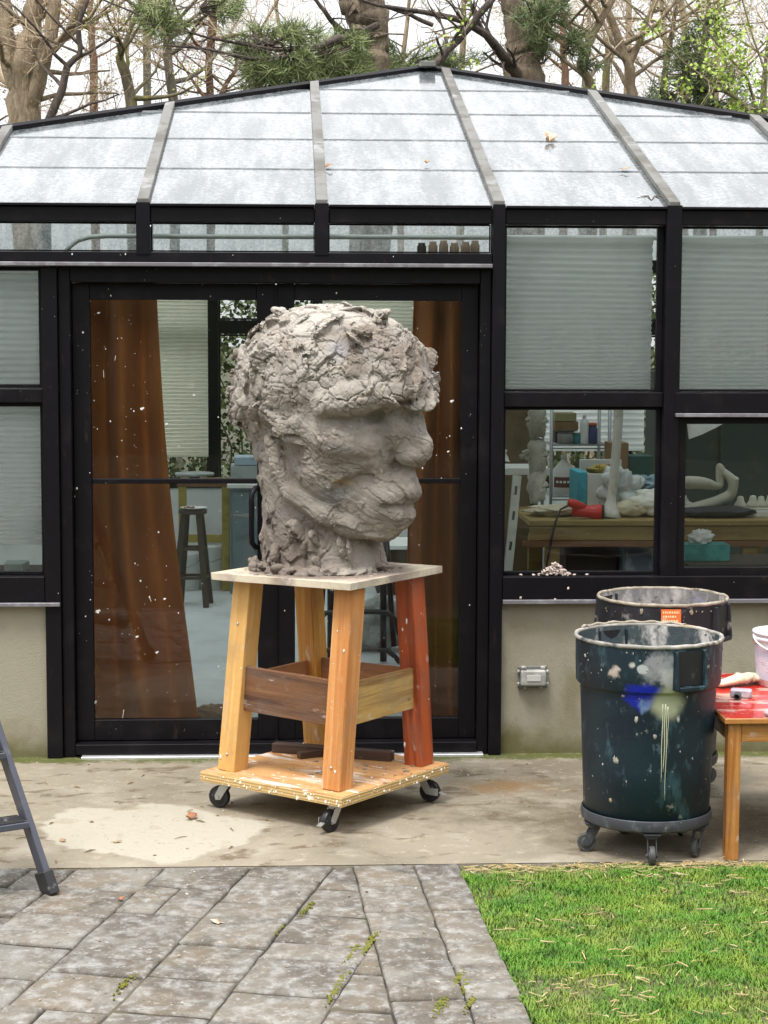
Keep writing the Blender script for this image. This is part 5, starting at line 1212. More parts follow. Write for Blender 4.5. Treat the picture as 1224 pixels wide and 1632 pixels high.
o = b.build('twig', mat('bare_twig', (.1, .07, .05), .8)); tag(o, 'little dark twig caught at the eave of the glass roof', 'twig')
# scraps of plaster on the sill of the lower window
m_scr = mat('plaster_scraps', (.45, .37, .33), .85, [('rand', (.5, .4, .36), 0, 1), ('noise', 25, (.62, .54, .5), .5, .65), ('noise', 40, (.2, .14, .12), .62, .72)])
b = MB(); rs = np.random.RandomState(8); p0 = at(884, 912, -.015)
for k in range(150):
    u = rs.normal(0, .034); h_ = max(0, .062 * (1 - abs(u) / .085)) * rs.rand(); r = rs.uniform(.003, .009); b.ball((p0.x + u, -.022 + rs.uniform(-.014, .012), .838 + h_ + .003), (r * 1.6, r, r * .6), 6, 4, .6, Matrix.Rotation(rs.rand() * 3, 3, (rs.rand(), rs.rand(), 1)))
for px in (830, 850, 915, 935): p = at(px, 912, -.02); b.ball((p.x, -.025, .842), (.009, .006, .005), 7, 5, .5)
for (px, py) in ((906, 938), (885, 956), (830, 953)): p = at(px, py, -.06); b.ball((p.x, -.053, p.z), (.006, .004, .007), 7, 5, .5)
o = b.build('plaster_scraps', m_scr, smooth=True, kind='stuff'); tag(o, 'heap of pinkish plaster scraps on the sill of the lower window', 'plaster scraps')
# grit on the concrete and paving
b = MB(); rs = np.random.RandomState(21)
for k in range(900):
    x, y = rs.uniform(-1.4, 2.3), rs.uniform(-3.6, -.02); r = .0012 + .005 * rs.rand() ** 5
    if y < PY0 and x > edge_x(y) - .02: continue
    b.ball((x, y, conc_z(x, y) + r * .4), (r * rs.uniform(.8, 2), r, r * .6), 5, 3, 0, Matrix.Rotation(rs.rand() * 3, 3, 'Z'))
o = b.build('grit', mat('grit', (.42, .38, .31), .9, [('noise', 5, (.16, .11, .07), .45, .55), ('noise', 7, (.62, .6, .56), .55, .62)]), kind='stuff'); tag(o, 'fine grit and crumbs scattered on the concrete and paving', 'grit')
b = MB()
for k in range(26):
    x, y = rs.uniform(-1.3, .3), rs.uniform(-1.95, -.3); a = rs.rand() * 3.1; l = rs.uniform(.008, .03); d = Vector((math.cos(a), math.sin(a), 0)) * l
    c0 = Vector((x, y, conc_z(x, y) + .003)); b.tube([c0 - d, c0 + Vector((0, 0, .003)), c0 + d], [.001, rs.uniform(.0015, .004), .001], 5)
o = b.build('leaf_litter', mat('leaf_litter', (.16, .11, .06), .9), kind='stuff'); tag(o, 'tiny bits of dry leaf litter scattered on the concrete', 'leaf litter')
# ------------------------------------------------------------------ inside the studio
def rect(px0, py0, px1, py1, Y): a, c = at(px0, py0, Y), at(px1, py1, Y); return a.x, c.x, c.z, a.z
def simple(name, c, rough=.6, v=None): return mat(name, c, rough, [('noise', 9, v or tuple(q * .7 for q in c), .5, .7)])
m_bench = mat('yellow_brown_bench', (.30, .21, .07), .55, [('noise', 6, (.22, .14, .04), .45, .65, {'st': (.4, 1, 2)}), ('noise', 25, (.5, .42, .25), .64, .72)])
m_bench2 = simple('dark_bench_rail', (.18, .085, .035)); m_plast = mat('white_plaster', (.66, .65, .58), .8, [('noise', 14, (.5, .48, .42), .5, .7)], [(40, .004)])
m_card = simple('cardboard', (.25, .15, .07)); m_white = simple('off_white', (.68, .69, .66), .5, (.6, .6, .57)); m_dk = simple('dark_brown_wood', (.05, .032, .02)); m_tealb = simple('teal_card', (.02, .16, .17)); m_bluef = simple('turquoise_foam', (.035, .36, .48))  # m_dk: plain dark brown for cupboards, ledges and shelves
m_chrome = mat('shelf_wire', (.4, .41, .42), .35, metal=.8)
x0, x1, z0, z1 = rect(843, 829, 1290, 865, .95); BZ = z1
bench = thing('workbench', 'long yellowish wooden workbench crowded with casts behind the right windows', 'workbench', ((x0 + x1) / 2, 1.3, 0))
bx('bench_top', m_bench, bench, x0, x1, .93, 1.75, z1 - .03, z1, .004); bx('front_board', m_bench, bench, x0 + .005, x1, .95, .975, z0 + .015, z1 - .032, .003)
bx('lower_rail', m_bench2, bench, x0 - .03, x1, .94, .985, z0 - .02, z0 + .012, .003)
for x in (x0 + .13, x0 + 1.2, x1 - .1):
    for y in (1.0, 1.68): bx('leg', m_bench, bench, x - .04, x + .04, y - .03, y + .03, .003, z0 - .021, .003)
def on_bench(px, Y=1.1): p = at(px, 820, Y); return Vector((p.x, Y, BZ + .001))
# heat gun
m_redp = mat('red_plastic', (.62, .025, .02), .3, [('noise', 20, (.5, .02, .015), .5, .7)])
hb = on_bench(933, 1.02); hg = thing('heat_gun', 'bright red heat gun with a black cord lying on the workbench', 'heat gun', hb)
b = MB(); b.lathe([(.002, 0), (.030, .004), (.034, .05), (.034, .10), (.040, .115), (.046, .15), (.044, .158), (.038, .158), (.034, .14), (.002, .14)], 24, Matrix.Translation((hb.x - .075, hb.y, hb.z + .047)) @ Matrix.Rotation(math.pi / 2 + .1, 4, 'Y')); b.build('barrel', m_redp, hg, smooth=True)
b = MB(); b.tube([(hb.x - .01, hb.y, hb.z + .055), (hb.x - .05, hb.y - .02, hb.z + .075), (hb.x - .09, hb.y - .03, hb.z + .09), (hb.x - .10, hb.y - .03, hb.z + .092)], [.026, .026, .024, .018], 12); b.build('handle', m_redp, hg, smooth=True)
b = MB(); b.lathe([(.036, 0), (.046, .006), (.046, .012), (.036, .012)], 24, Matrix.Translation((hb.x + .083, hb.y, hb.z + .031)) @ Matrix.Rotation(math.pi / 2 + .1, 4, 'Y')); b.build('nozzle_ring', m_black, hg, smooth=True)
b = MB(); b.tube([at(905, 806, 1.0), at(893, 812, .96), at(886, 830, .925), at(879, 860, .925), at(872, 895, .925), at(869, 930, .93)], .006, 7); b.build('cord', m_black, hg, smooth=True)
# funnel on a long stem
fp = on_bench(971, 1.08); top = at(987, 600, 1.14); fun = MB(); pts = []; rr_ = []
for k in range(26):
    t = k / 25; q = fp.lerp(Vector((top.x, 1.14, top.z)), t); q.x += .012 * math.sin(t * 3); pts.append(q); rr_.append(.022 + .048 * max(0, 1 - t * 7) ** 1.6 + .006 * t)
fun.tube(pts, rr_, 16); o = fun.build('plaster_funnel', m_plast, smooth=True); tag(o, 'tall thin white plaster stem with a flared foot on the workbench', 'plaster cast')
# foam box, sponge, bags, sack
x0, x1, z0, z1 = rect(920, 752, 1003, 826, 1.35); bxo = thing('foam_box', 'open white foam box with a turquoise side on the workbench', 'box', ((x0 + x1) / 2, 1.5, BZ))
bx('box_wall', m_white, bxo, x0 + .055, x1, 1.34, 1.36, BZ + .001, z1 - .01, .003); bx('box_wall', m_white, bxo, x0 + .055, x1, 1.62, 1.64, BZ + .001, z1 + .05, .003); bx('turquoise_side', m_bluef, bxo, x0, x0 + .053, 1.33, 1.645, BZ + .001, z1, .006); bx('box_wall', m_white, bxo, x1 - .02, x1, 1.362, 1.618, BZ + .001, z1, .003)
def crumple(name, label, cat, c, r, m, amp=.45, seed=0, parent=None, n=28):
    b = MB(); V = []; 
    for i in range(n + 1):
        ph = math.pi * i / n
        for k in range(n * 2):
            t = math.pi * k / n; q = Vector((math.sin(ph) * math.cos(t), math.sin(ph) * math.sin(t), -math.cos(ph)))
            f = 1 + amp * (abs(mnoise.noise(q * 1.8 + Vector((seed, 0, 0)))) * 1.4 - .3 + .35 * mnoise.noise(q * 4.5 + Vector((seed, 3, 0))))
            V.append((c[0] + q.x * r[0] * f, c[1] + q.y * r[1] * f, max(c[2] - r[2] * .97, c[2] + q.z * r[2] * f)))
    N = n * 2; b.add(V, [(i * N + k, i * N + (k + 1) % N, (i + 1) * N + (k + 1) % N, (i + 1) * N + k) for i in range(n) for k in range(N)])
    o = b.build(name, m, parent, smooth=True)
    if label: tag(o, label, cat)
    return o
m_spng = mat('mottled_sponge', (.40, .30, .07), .9, [('noise', 30, (.15, .10, .03), .5, .6)])
p = at(962, 741, 1.5); crumple('sponge', 'yellow brown sponge lying on top of the foam box', 'sponge', (p.x, 1.5, z1 + .0), (.085, .06, .03), m_spng, .3, 3)
m_bag = mat('clear_plastic_film', (.62, .66, .66), .25, [('noise', 12, (.45, .5, .52), .5, .65)], [(16, .02)], spec=.6); m_bbag = mat('blue_plastic_film', (.14, .26, .32), .25, [('noise', 14, (.3, .42, .48), .55, .65)], [(16, .02)], spec=.7); m_sack = mat('white_sack', (.72, .72, .64), .7, [('noise', 8, (.58, .57, .5), .5, .7)], [(14, .01)])
p = on_bench(985, 1.22); crumple('plastic_bag', 'crumpled clear plastic bag piled behind the plaster stem', 'plastic bag', (p.x + .01, 1.24, BZ + .13), (.11, .09, .125), m_bag, .6, 5)
p = on_bench(1035, 1.4); crumple('plastic_bag', 'shiny blue plastic bag at the right end of the pile on the bench', 'plastic bag', (p.x, 1.45, BZ + .15), (.14, .1, .05), m_bbag, .6, 8)
p = on_bench(1050, 1.2); crumple('plaster_sack', 'full white sack slumped on the workbench beside the window post', 'sack', (p.x - .01, 1.18, BZ + .07), (.17, .12, .075), m_sack, .25, 2)
p = on_bench(1000, 1.08); crumple('plaster_slab', 'cream lump of plaster beside the flared foot of the stem', 'plaster lump', (p.x + .02, 1.12, BZ + .045), (.10, .07, .045), simple('cream_plaster', (.56, .50, .36), .8), .2, 4)
p = on_bench(890, 1.1); crumple('plaster_slab', 'low cream heap of plaster behind the red heat gun', 'plaster lump', (p.x, 1.18, BZ + .03), (.16, .08, .03), simple('cream_plaster_heap', (.52, .47, .34), .8), .4, 11)
# wire shelving with its bottles
SY = 2.6
x0, x1, z0, z1 = rect(880, 600, 968, 930, SY); shf = thing('wire_shelving', 'grey wire shelving unit with bottles and boxes behind the workbench', 'shelving', ((x0 + x1) / 2, SY + .2, 0))
for x in (x0, x1):
    for y in (SY, SY + .4): b = MB(); b.tube([(x, y, .01), (x, y, 1.9)], .011, 8); b.build('post', m_chrome, shf, smooth=True)
zs = [at(900, 709, SY).z, at(900, 791, SY).z, at(900, 630, SY).z]
for z in zs:
    b = MB(); b.box(x0, x1, SY - .006, SY + .006, z - .026, z - .018); b.box(x0, x1, SY - .006, SY + .006, z - .006, z)
    for k in range(24): xx = x0 + (x1 - x0) * k / 23; b.box(xx - .002, xx + .002, SY, SY + .4, z - .005, z - .001)
    b.build('shelf', m_chrome, shf)
def bottle(name, label, cat, px, z, Y, r, h, m, mcap, cap_r=.35, shoulder=.72, group=None):
    p = at(px, 700, Y); t = thing(name, label, cat, (p.x, Y, z), group); b = MB()
    b.lathe([(r * .95, .001), (r, .006), (r, h * shoulder), (r * .85, h * (shoulder + .07)), (r * cap_r, h * .88), (r * cap_r, h * .9)], 20, c=(p.x, Y, z)); b.build('bottle_body', m, t, smooth=True)
    b = MB(); b.lathe([(r * cap_r * 1.15, h * .9 + .0005), (r * cap_r * 1.15, h), (r * cap_r * .8, h + .003)], 16, c=(p.x, Y, z)); b.build('cap', mcap, t, smooth=True); return t
m_ocap = simple('orange_cap', (.65, .13, .05)); m_navy = simple('navy_plastic', (.03, .045, .14)); m_jug = mat('cloudy_white_jug', (.56, .57, .52), .4)
bottle('spray_bottle', 'tall white bottle on the upper wire shelf', 'bottle', 931, zs[0], SY + .1, .030, .18, m_white, m_white)
bottle('spray_bottle', 'navy bottle with an orange cap on the upper wire shelf', 'bottle', 944, zs[0], SY + .1, .032, .13, m_navy, m_ocap, .8)
bottle('paint_tub', 'small teal tub left of the tall white bottle', 'tub', 919, zs[0], SY + .1, .026, .075, m_tealb, m_white, .9)
bottle('paint_tin', 'grey tin at the left of the upper wire shelf', 'tin', 901, zs[0], SY + .1, .050, .085, simple('grey_tin', (.2, .2, .2)), m_dk, .95)
jg = bottle('plastic_jug', 'big white gallon jug with a maroon label on the lower wire shelf', 'jug', 899, zs[1], SY + .12, .075, .25, m_jug, m_white, .22, .58)
b = arc_sheet(Vector((jg.location.x, jg.location.y, 0)), .0758, -150, -50, zs[1] + .05, zs[1] + .115); lb_ = b.build('label', simple('maroon_label', (.10, .025, .02)), jg)
b = MB()
for k in range(4): q = arc_sheet(Vector((jg.location.x, jg.location.y, 0)), .0764, -135 + 18 * k, -123 + 18 * k, zs[1] + .078, zs[1] + .092); b.add(q.v, q.f)
b.build('lettering', m_white, lb_)
for lb, a_, m in (('brown cardboard carton on top of the stacked shelf boxes', (884, 672, 921, 686), m_card), ('pale yellow carton standing on the brown carton', (884, 658, 918, 671), simple('pale_card', (.34, .31, .16)))):
    x0, x1, z0, z1 = rect(*a_, SY + .2); o = bx('carton', m, None, x0, x1, SY + .18, SY + .38, z0, z1, .002); tag(o, lb, 'carton')
x0, x1, z0, z1 = rect(884, 687, 921, 708, SY + .2); o = bx('carton', m_dk, None, x0, x1, SY + .18, SY + .38, zs[0] + .001, z0 + (z1 - z0) + .0, .002); tag(o, 'dark carton at the bottom of the stack on the wire shelf', 'carton')
x0, x1, z0, z1 = rect(972, 706, 1001, 770, 2.4); tbox = bx('carton', m_card, None, x0, x1, 2.4, 2.6, BZ - .1, z1, .002); tag(tbox, 'brown cardboard box standing behind the white foam box', 'carton')
x0, x1, z0, z1 = rect(1001, 727, 1040, 800, 2.4); gb = thing('carton', 'dark green printed box right of the cardboard box', 'carton', ((x0 + x1) / 2, 2.5, z0)); bx('box_body', simple('dark_green_card', (.015, .07, .06)), gb, x0 + .003, x1, 2.38, 2.6, z0, z1, .002)
cu = bpy.data.curves.new('lettering', 'FONT'); cu.body = 'Re'; cu.size = .055; cu.extrude = .0005; tmp_ = bpy.data.objects.new('lettering', cu); COL.objects.link(tmp_); bpy.context.view_layer.update(); lm_ = bpy.data.meshes.new_from_object(tmp_); bpy.data.objects.remove(tmp_); to = bpy.data.objects.new('lettering', lm_); COL.objects.link(to); lm_.materials.clear(); lm_.materials.append(simple('faded_print', (.12, .22, .2))); to.parent = gb; to.location = (.0, -.1216, (z1 - z0) * .42); to.rotation_euler = (math.pi / 2, 0, 0)
x0, x1, z0, z1 = rect(960, 800, 1060, 990, 2.35); o = bx('storage_stand', m_dk, None, x0, x1, 2.33, 2.75, .003, at(980, 770, 2.4).z - .001 if False else BZ - .101, .003); tag(o, 'dark low cupboard behind the workbench carrying the boxes', 'cupboard')
# hanging plaster faces
m_face = mat('grey_white_cast', (.52, .51, .44), .85, [('noise', 20, (.40, .39, .33), .5, .65), ('noise', 35, (.62, .61, .55), .6, .7)], [(50, .006)])
FX = at(858, 700, .6); hang = thing('hanging_casts', 'string of three white plaster face casts hanging inside the window', 'face casts', (FX.x, .6, at(858, 648, .6).z))
prof = [(-.5, .95), (.1, 1.0), (.5, .85), (.66, .62), (.62, .45), (.55, .36), (.72, .30), (.92, .08), (.78, .0), (.62, -.04), (.66, -.14), (.74, -.24), (.62, -.32), (.68, -.42), (.60, -.52), (.62, -.68), (.45, -.85), (.05, -.80), (-.05, -.98), (-.62, -.95), (-.72, -.4), (-.95, -.1), (-.80, .3), (-.85, .6)]
for k, (py, sc) in enumerate(((674, 1), (727, 1.05), (776, 1.02))):
    c0 = at(858, py, .6); b = MB(); Vf = []; n_ = len(prof)
    for ring_i, (sc_, dy) in enumerate(((1.0, .02), (.98, 0), (.82, -.018), (.55, -.030), (.2, -.036))):
        for (x, z) in prof:
            j = mnoise.noise((x * 3 + k * 7, z * 3, ring_i)) * .10
            Vf.append((c0.x + (x * sc_ + j) * .062 * sc, .6 + dy + j * .02, c0.z + (z * sc_ + j * .6) * .090 * sc))
    Fc = [(r_ * n_ + i, r_ * n_ + (i + 1) % n_, (r_ + 1) * n_ + (i + 1) % n_, (r_ + 1) * n_ + i) for r_ in range(4) for i in range(n_)] + [tuple(4 * n_ + i for i in range(n_)), tuple(n_ - 1 - i for i in range(n_))]
    b.add(Vf, Fc); o = b.build('face_cast', m_face, hang, smooth=True)
b = MB(); b.tube([at(858, 640, .6), at(856, 700, .61), at(858, 800, .61)], .002, 5)
for (px, py) in ((836, 722), (832, 728), (840, 730), (841, 720), (843, 668)): p = at(px, py, .6); b.ball((p.x, .6, p.z), (.016, .014, .014), 8, 6, .4)
b.build('plaster_knot', m_face, hang, smooth=True)
# white shelf with a figurine, leaning level, board
x0, x1, z0, z1 = rect(796, 746, 876, 757, 1.6); wsf = thing('side_shelf', 'white narrow shelf left of the hanging face casts', 'shelf', ((x0 + x1) / 2, 1.7, 0)); bx('shelf_board', m_white, wsf, x0 - .3, x1, 1.6, 1.95, z0, z1, .003)
for x in (x0 - .2, x1 - .05): bx('leg', m_dk, wsf, x - .02, x + .02, 1.86, 1.92, .003, z0 - .001, .002)
fp = at(806, 746, 1.66); fg = skin('figurine', m_plast, [Vector(v) for v in ((0, 0, .012), (.01, 0, .04), (-.004, 0, .075), (.006, 0, .095), (-.03, .0, .03))], [(0, 1), (1, 2), (2, 3), (0, 4)], [.02, .014, .009, .012, .012]); fg.location = (fp.x, 1.7, z1 + .004); tag(fg, 'tiny white figurine standing on the narrow white shelf', 'figurine')
lv = thing('spirit_level', 'long pale spirit level leaning behind the window beside the post', 'level', at(808, 905, .35)); p, q = at(808, 925, .30), at(824, 758, .42)
plank('level_bar', simple('pale_level', (.50, .53, .46), .4), lv, p, q, .045, .02, (1, 0, 0), .003)
for t_ in (.33, .62, .86): pp = p.lerp(q, t_) + Vector((0, -.0125, 0)); plank('vial', m_black, lv, pp - (q - p).normalized() * .022, pp + (q - p).normalized() * .022, .012, .006, (1, 0, 0), .001)
x0, x1, z0, z1 = rect(796, 640, 846, 732, 2.2); o = bx('brown_board', simple('brown_hardboard', (.13, .09, .045)), None, x0 - .3, x1, 2.2, 2.22, .003, z1 + .1, .002); tag(o, 'tall brown hardboard panel behind the hanging casts', 'board')
for lb, a_, m, Y in (('dark storage bin under the workbench', (900, 872, 985, 935), m_dk, 1.25), ('blue grey tub of clear bottles under the bench at the window post', (993, 868, 1046, 935), mat('cloudy_blue_plastic', (.16, .20, .24), .3, [('noise', 10, (.36, .4, .42), .52, .64, {'st': (2, 1, .6)})]), 1.15)):
    x0, x1, z0, z1 = rect(*a_, Y); b = MB(); b.prism([(x0, Y), (x1, Y), (x1 + .01, Y + .3), (x0 - .01, Y + .3)], .003, z1); o = b.build('storage_tub', m, bevel=.012, seg=3); tag(o, lb, 'tub')
# right hand window: plaster limbs, knobs, cushion, tissue box
m_limb = mat('pale_limb_cast', (.50, .49, .40), .75, [('noise', 10, (.40, .39, .32), .5, .7)], [(30, .004)])
LY = 1.12
def lp(px, py, dy=0): return at(px, py, LY + dy)
li = skin('plaster_limbs', m_limb, [lp(1085, 769), lp(1118, 769), lp(1148, 776, .02), lp(1146, 748, .02), lp(1145, 737, .02), lp(1160, 757), lp(1173, 771, -.02), lp(1168, 788), lp(1140, 800), lp(1100, 812), lp(1080, 818), lp(1175, 762, -.03)], [(0, 1), (1, 2), (2, 3), (3, 4), (3, 5), (5, 6), (6, 7), (7, 8), (8, 9), (9, 10), (6, 11)], [.04, .036, .026, .022, .018, .024, .032, .034, .03, .034, .036, .012]); tag(li, 'pale plaster cast of bent limbs resting on the bench at the far right window', 'plaster cast')
b = MB(); x0, x1, z0, z1 = rect(1186, 813, 1290, 826, 1.15); o = bx('white_board', m_white, None, x0, x1, 1.1, 1.4, BZ + .001, z1, .002); tag(o, 'white board lying on the bench under the plaster knobs', 'board')
kg = thing('plaster_cast', 'row of rounded plaster knobs on a base at the right edge', 'plaster cast', ((x0 + x1) / 2 - .15, 1.2, z1)); bx('base', m_limb, kg, x0 - .02, x0 + .26, 1.13, 1.3, z1 + .001, z1 + .012, .004)
for px, r in ((1180, .03), (1200, .032), (1213, .03), (1228, .034)): p = at(px, 803, 1.2); b = MB(); b.lathe([(r * 1.25, 0), (r * 1.1, r * .5), (r * .7, r * 1.1), (r * .62, r * 1.5), (r * .5, r * 1.9), (.001, r * 2.05)], 16, c=(p.x, 1.2, z1 + .0125)); b.build('knob', m_limb, kg, smooth=True)
p = on_bench(1140, 1.05); crumple('dark_cushion', 'dark grey cushion under the plaster limbs', 'cushion', (p.x + .01, 1.1, BZ + .03), (.22, .1, .032), simple('charcoal_fabric', (.035, .04, .045), .9), .15, 9)
x0, x1, z0, z1 = rect(1088, 867, 1161, 893, .35); tb = thing('tissue_box', 'teal tissue box with a white tissue at the far right window', 'tissue box', ((x0 + x1) / 2, .4, z0)); bx('box_body', mat('teal_patterned_card', (.03, .20, .19), .6, [('noise', 14, (.06, .30, .28), .45, .6)]), tb, x0, x1, .32, .45, z0, z1, .003)
crumple('tissue', None, None, (x0 + (x1 - x0) * .42, .385, z1 + .03), (.06, .03, .04), m_white, .5, 6, tb, 18)
x0, x1, z0, z1 = rect(1040, 893, 1290, 905, .35); o = bx('inner_ledge', m_dk, None, x0 + .15, x1, .16, .6, z0 - .02, z0 + (z1 - z0) - .0005, .002); tag(o, 'dark inner ledge under the far right window carrying the tissue box', 'ledge')
x0, x1, z0, z1 = rect(1052, 640, 1420, 900, 3.2); cab = thing('dark_cabinet', 'tall dark green cabinet deep in the studio behind the plaster limbs', 'cabinet', ((x0 + x1) / 2, 3.4, 0)); m_cab = simple('dark_green_cabinet', (.03, .045, .037), .5, (.05, .06, .04)); bx('cabinet_body', m_cab, cab, x0, x1, 3.22, 3.7, .003, 1.75, .004)
for k in range(4): xa = x0 + (x1 - x0) * k / 4; bx('cabinet_door', m_cab, cab, xa + .012, xa + (x1 - x0) / 4 - .012, 3.2, 3.218, .05, 1.72, .004)
p = at(1105, 683, .9); b = MB(); b.add([at(1095, 676, .9), at(1152, 676, .92), at(1120, 692, .88), at(1098, 700, .87)], [(0, 1, 2, 3)]); o = b.build('paper_sheet', m_white, solid=.002); tag(o, 'corner of a white paper sheet hanging at the top of the far right window', 'paper')
b = MB(); b.tube([at(1095, 640, .9), at(1098, 690, .88)], .003, 5); b.build('cord', m_white, o)
# behind the double doors
ST_Y = 4.75; sp = at(307, 812, ST_Y); sz = sp.z
stl = thing('wooden_stool', 'tall dark wooden stool seen through the left door leaf', 'stool', (sp.x, ST_Y, 0)); m_stl = simple('dark_stool_wood', (.05, .035, .022), .5)
b = MB(); b.lathe([(.10, -.03), (.105, -.025), (.105, 0)], 24, c=(sp.x, ST_Y, sz)); b.build('seat', m_stl, stl, smooth=False, bevel=.005)
for a in (-2.6, -.9, .7, 2.2):
    p_ = Vector((sp.x + .075 * math.cos(a), ST_Y + .075 * math.sin(a), sz - .031)); q_ = Vector((sp.x + .16 * math.cos(a), ST_Y + .16 * math.sin(a), .004)); plank('leg', m_stl, stl, q_, p_, .042, .042, (1, 0, 0), .004)
for f_ in (.3, .6):
    for a, c_ in ((-2.6, -.9), (-.9, .7), (.7, 2.2), (2.2, 3.68)):
        r_ = .16 - .085 * f_; plank('rung', m_stl, stl, (sp.x + r_ * math.cos(a), ST_Y + r_ * math.sin(a), sz * f_), (sp.x + r_ * math.cos(c_), ST_Y + r_ * math.sin(c_), sz * f_), .02, .025, (0, 0, 1), .002)
b = MB(); b.lathe([(.002, .004), (.06, .004), (.10, .014), (.102, .018), (.06, .009), (.002, .008)], 28, c=(sp.x + .01, ST_Y, sz)); o = b.build('white_plate', m_white, smooth=True); tag(o, 'white plate with rusty scraps on the dark stool', 'plate')
b = MB()
for k in range(8): b.ball((sp.x - .02 + random.uniform(-.04, .03), ST_Y + random.uniform(-.03, .03), sz + .016), (.012, .008, .006), 6, 4, .5)
b.build('rusty_scraps', m_lf[0], o, smooth=True)
x0, x1, z0, z1 = rect(282, 768, 372, 790, 5.5); bt = thing('back_table', 'wooden side table with a turntable under the back wall blind', 'table', ((x0 + x1) / 2, 5.7, 0)); bx('tabletop', m_bench2, bt, x0, x1, 5.5, 5.95, z1 - .04, z1, .003)
m_ypost = simple('yellow_pine_post', (.32, .25, .05))
for x in (x0 + .04, x1 - .06): bx('leg', m_ypost, bt, x - .03, x + .03, 5.5, 5.56, .003, z1 - .041, .003)
bx('stretcher', m_ypost, bt, x0 + .071, x1 - .091, 5.51, 5.54, .38, .44, .002)
b = MB(); b.lathe([(.04, 0), (.04, .03), (.15, .035), (.155, .05), (.15, .056), (.002, .056)], 28, c=(at(310, 760, 5.68).x, 5.68, z1 + .001)); o = b.build('turntable', simple('grey_turntable', (.34, .38, .37), .4), smooth=True); tag(o, 'round grey sculpting turntable on the side table at the back', 'turntable')
for lb, px, Y, h_, r_ in (('white bucket under the side table left of the stool legs', 297, 5.6, .30, .12), ('white bucket under the side table right of the stool legs', 338, 5.62, .36, .12)):
    p = at(px, 800, Y); t = thing('white_bucket', lb, 'bucket', (p.x, Y, .003), 'buckets under the side table'); b = MB(); b.lathe([(r_ * .85, .003), (r_ * .98, h_ * .9), (r_ * 1.06, h_ * .92), (r_ * 1.06, h_), (r_ * .95, h_), (r_ * .8, .02), (.002, .02)], 24, c=(p.x, Y, 0)); b.build('pail', m_white, t, smooth=True)
    b = MB(); b.tube([(p.x - r_ * 1.03, Y, h_ * .9), (p.x - r_ * .7, Y - r_ * .9, h_ * .72), (p.x, Y - r_ * 1.25, h_ * .64), (p.x + r_ * .7, Y - r_ * .9, h_ * .72), (p.x + r_ * 1.03, Y, h_ * .9)], .004, 5); b.build('handle', m_chrome, t)
x0, x1, z0, z1 = rect(366, 772, 440, 944, 5.3); cb = thing('metal_cabinet', 'blue grey metal cabinet with a white top behind the clay head', 'cabinet', ((x0 + x1) / 2, 5.6, 0)); m_mc = simple('blue_grey_metal', (.14, .19, .20), .4); bx('cabinet_body', m_mc, cb, x0, x1, 5.32, 5.9, .003, z1 - .03, .004); bx('cabinet_door', m_mc, cb, x0 + .02, x1 - .02, 5.30, 5.318, .06, z1 - .06, .004); bx('white_top', m_white, cb, x0 - .02, x1 + .02, 5.28, 5.92, z1 - .028, z1, .004)
for lb, a_, m in (('pale grey plastic crate on the blue grey cabinet', (366, 742, 425, 771), simple('pale_grey_plastic', (.32, .36, .36), .4)), ('light blue carton on top of the grey plastic crate', (372, 728, 420, 741), simple('pale_blue_card', (.34, .44, .52)))):
    xa, xb, za, zb_ = rect(*a_, 5.45); b = MB(); b.prism([(xa + .01, 5.4), (xb - .01, 5.4), (xb, 5.7), (xa, 5.7)], za if 'carton' in lb else z1 + .001, zb_); o = b.build('crate' if 'crate' in lb else 'carton', m, bevel=.008); tag(o, lb, 'crate' if 'crate' in lb else 'carton')
xa, xb, za, zb_ = rect(596, 870, 700, 944, 5.2); ct = thing('counter', 'low white topped counter at the back beneath the chin of the head', 'counter', ((xa + xb) / 2, 5.5, 0)); bx('counter_top', m_white, ct, xa, xb, 5.2, 5.8, zb_ - .03, zb_, .004); bx('counter_body', m_dk, ct, xa + .03, xb - .03, 5.24, 5.76, .003, zb_ - .031, .003)
# tubular chair and the bag behind the stand
m_tube = mat('dark_steel_tube', (.03, .035, .035), .35, metal=.4)
ch = thing('metal_stool', 'dark tubular metal stool on the studio floor behind the wooden stand', 'stool', at(568, 1040, 2.3) * 1); CY2 = 2.3
def tp(px, py, y=CY2): q = at(px, py, y); return (q.x, y, max(.012, q.z))
for px in (527, 611): b = MB(); b.tube([tp(px, 1062), tp(px, 860)], .021, 10); b.build('leg', m_tube, ch, smooth=True)
for px in (520, 616): b = MB(); b.tube([tp(px - (12 if px < 560 else -12), 1030, CY2 + .34), tp(px, 860, CY2 + .34)], .018, 10); b.build('leg', m_tube, ch, smooth=True)
for py in (975, 1035): b = MB(); b.tube([tp(506, py + 38, CY2 - .04), tp(509, py + 14, CY2 - .04), tp(519, py + 2, CY2 - .04), tp(535, py, CY2 - .04), tp(600, py, CY2 - .04), tp(618, py + 2, CY2 - .04), tp(630, py + 12, CY2 - .04), tp(637, py + 38, CY2 - .04)], .016, 10); b.build('hoop', m_tube, ch, smooth=True)
q = at(568, 862, CY2); b = MB(); b.lathe([(.17, 0), (.19, .01), (.19, .03), (.17, .045), (.002, .05)], 28, c=(q.x, CY2 + .15, q.z)); b.build('seat', m_dk, ch, smooth=True)
p = at(600, 1040, 2.75); crumple('plastic_sack', 'grey crumpled plastic sack on the floor behind the metal stool', 'sack', (p.x, 2.8, .16), (.19, .16, .165), mat('grey_film', (.36, .38, .35), .35, [('noise', 8, (.24, .25, .22), .5, .65)], [(12, .03)]), .45, 14)
p = at(335, 1135, .45); crumple('paper_sack', 'brown paper sack slumped on the floor beside the left curtain', 'sack', (p.x + .02, .5, .055), (.13, .09, .06), simple('brown_paper', (.24, .17, .10), .8), .3, 17)
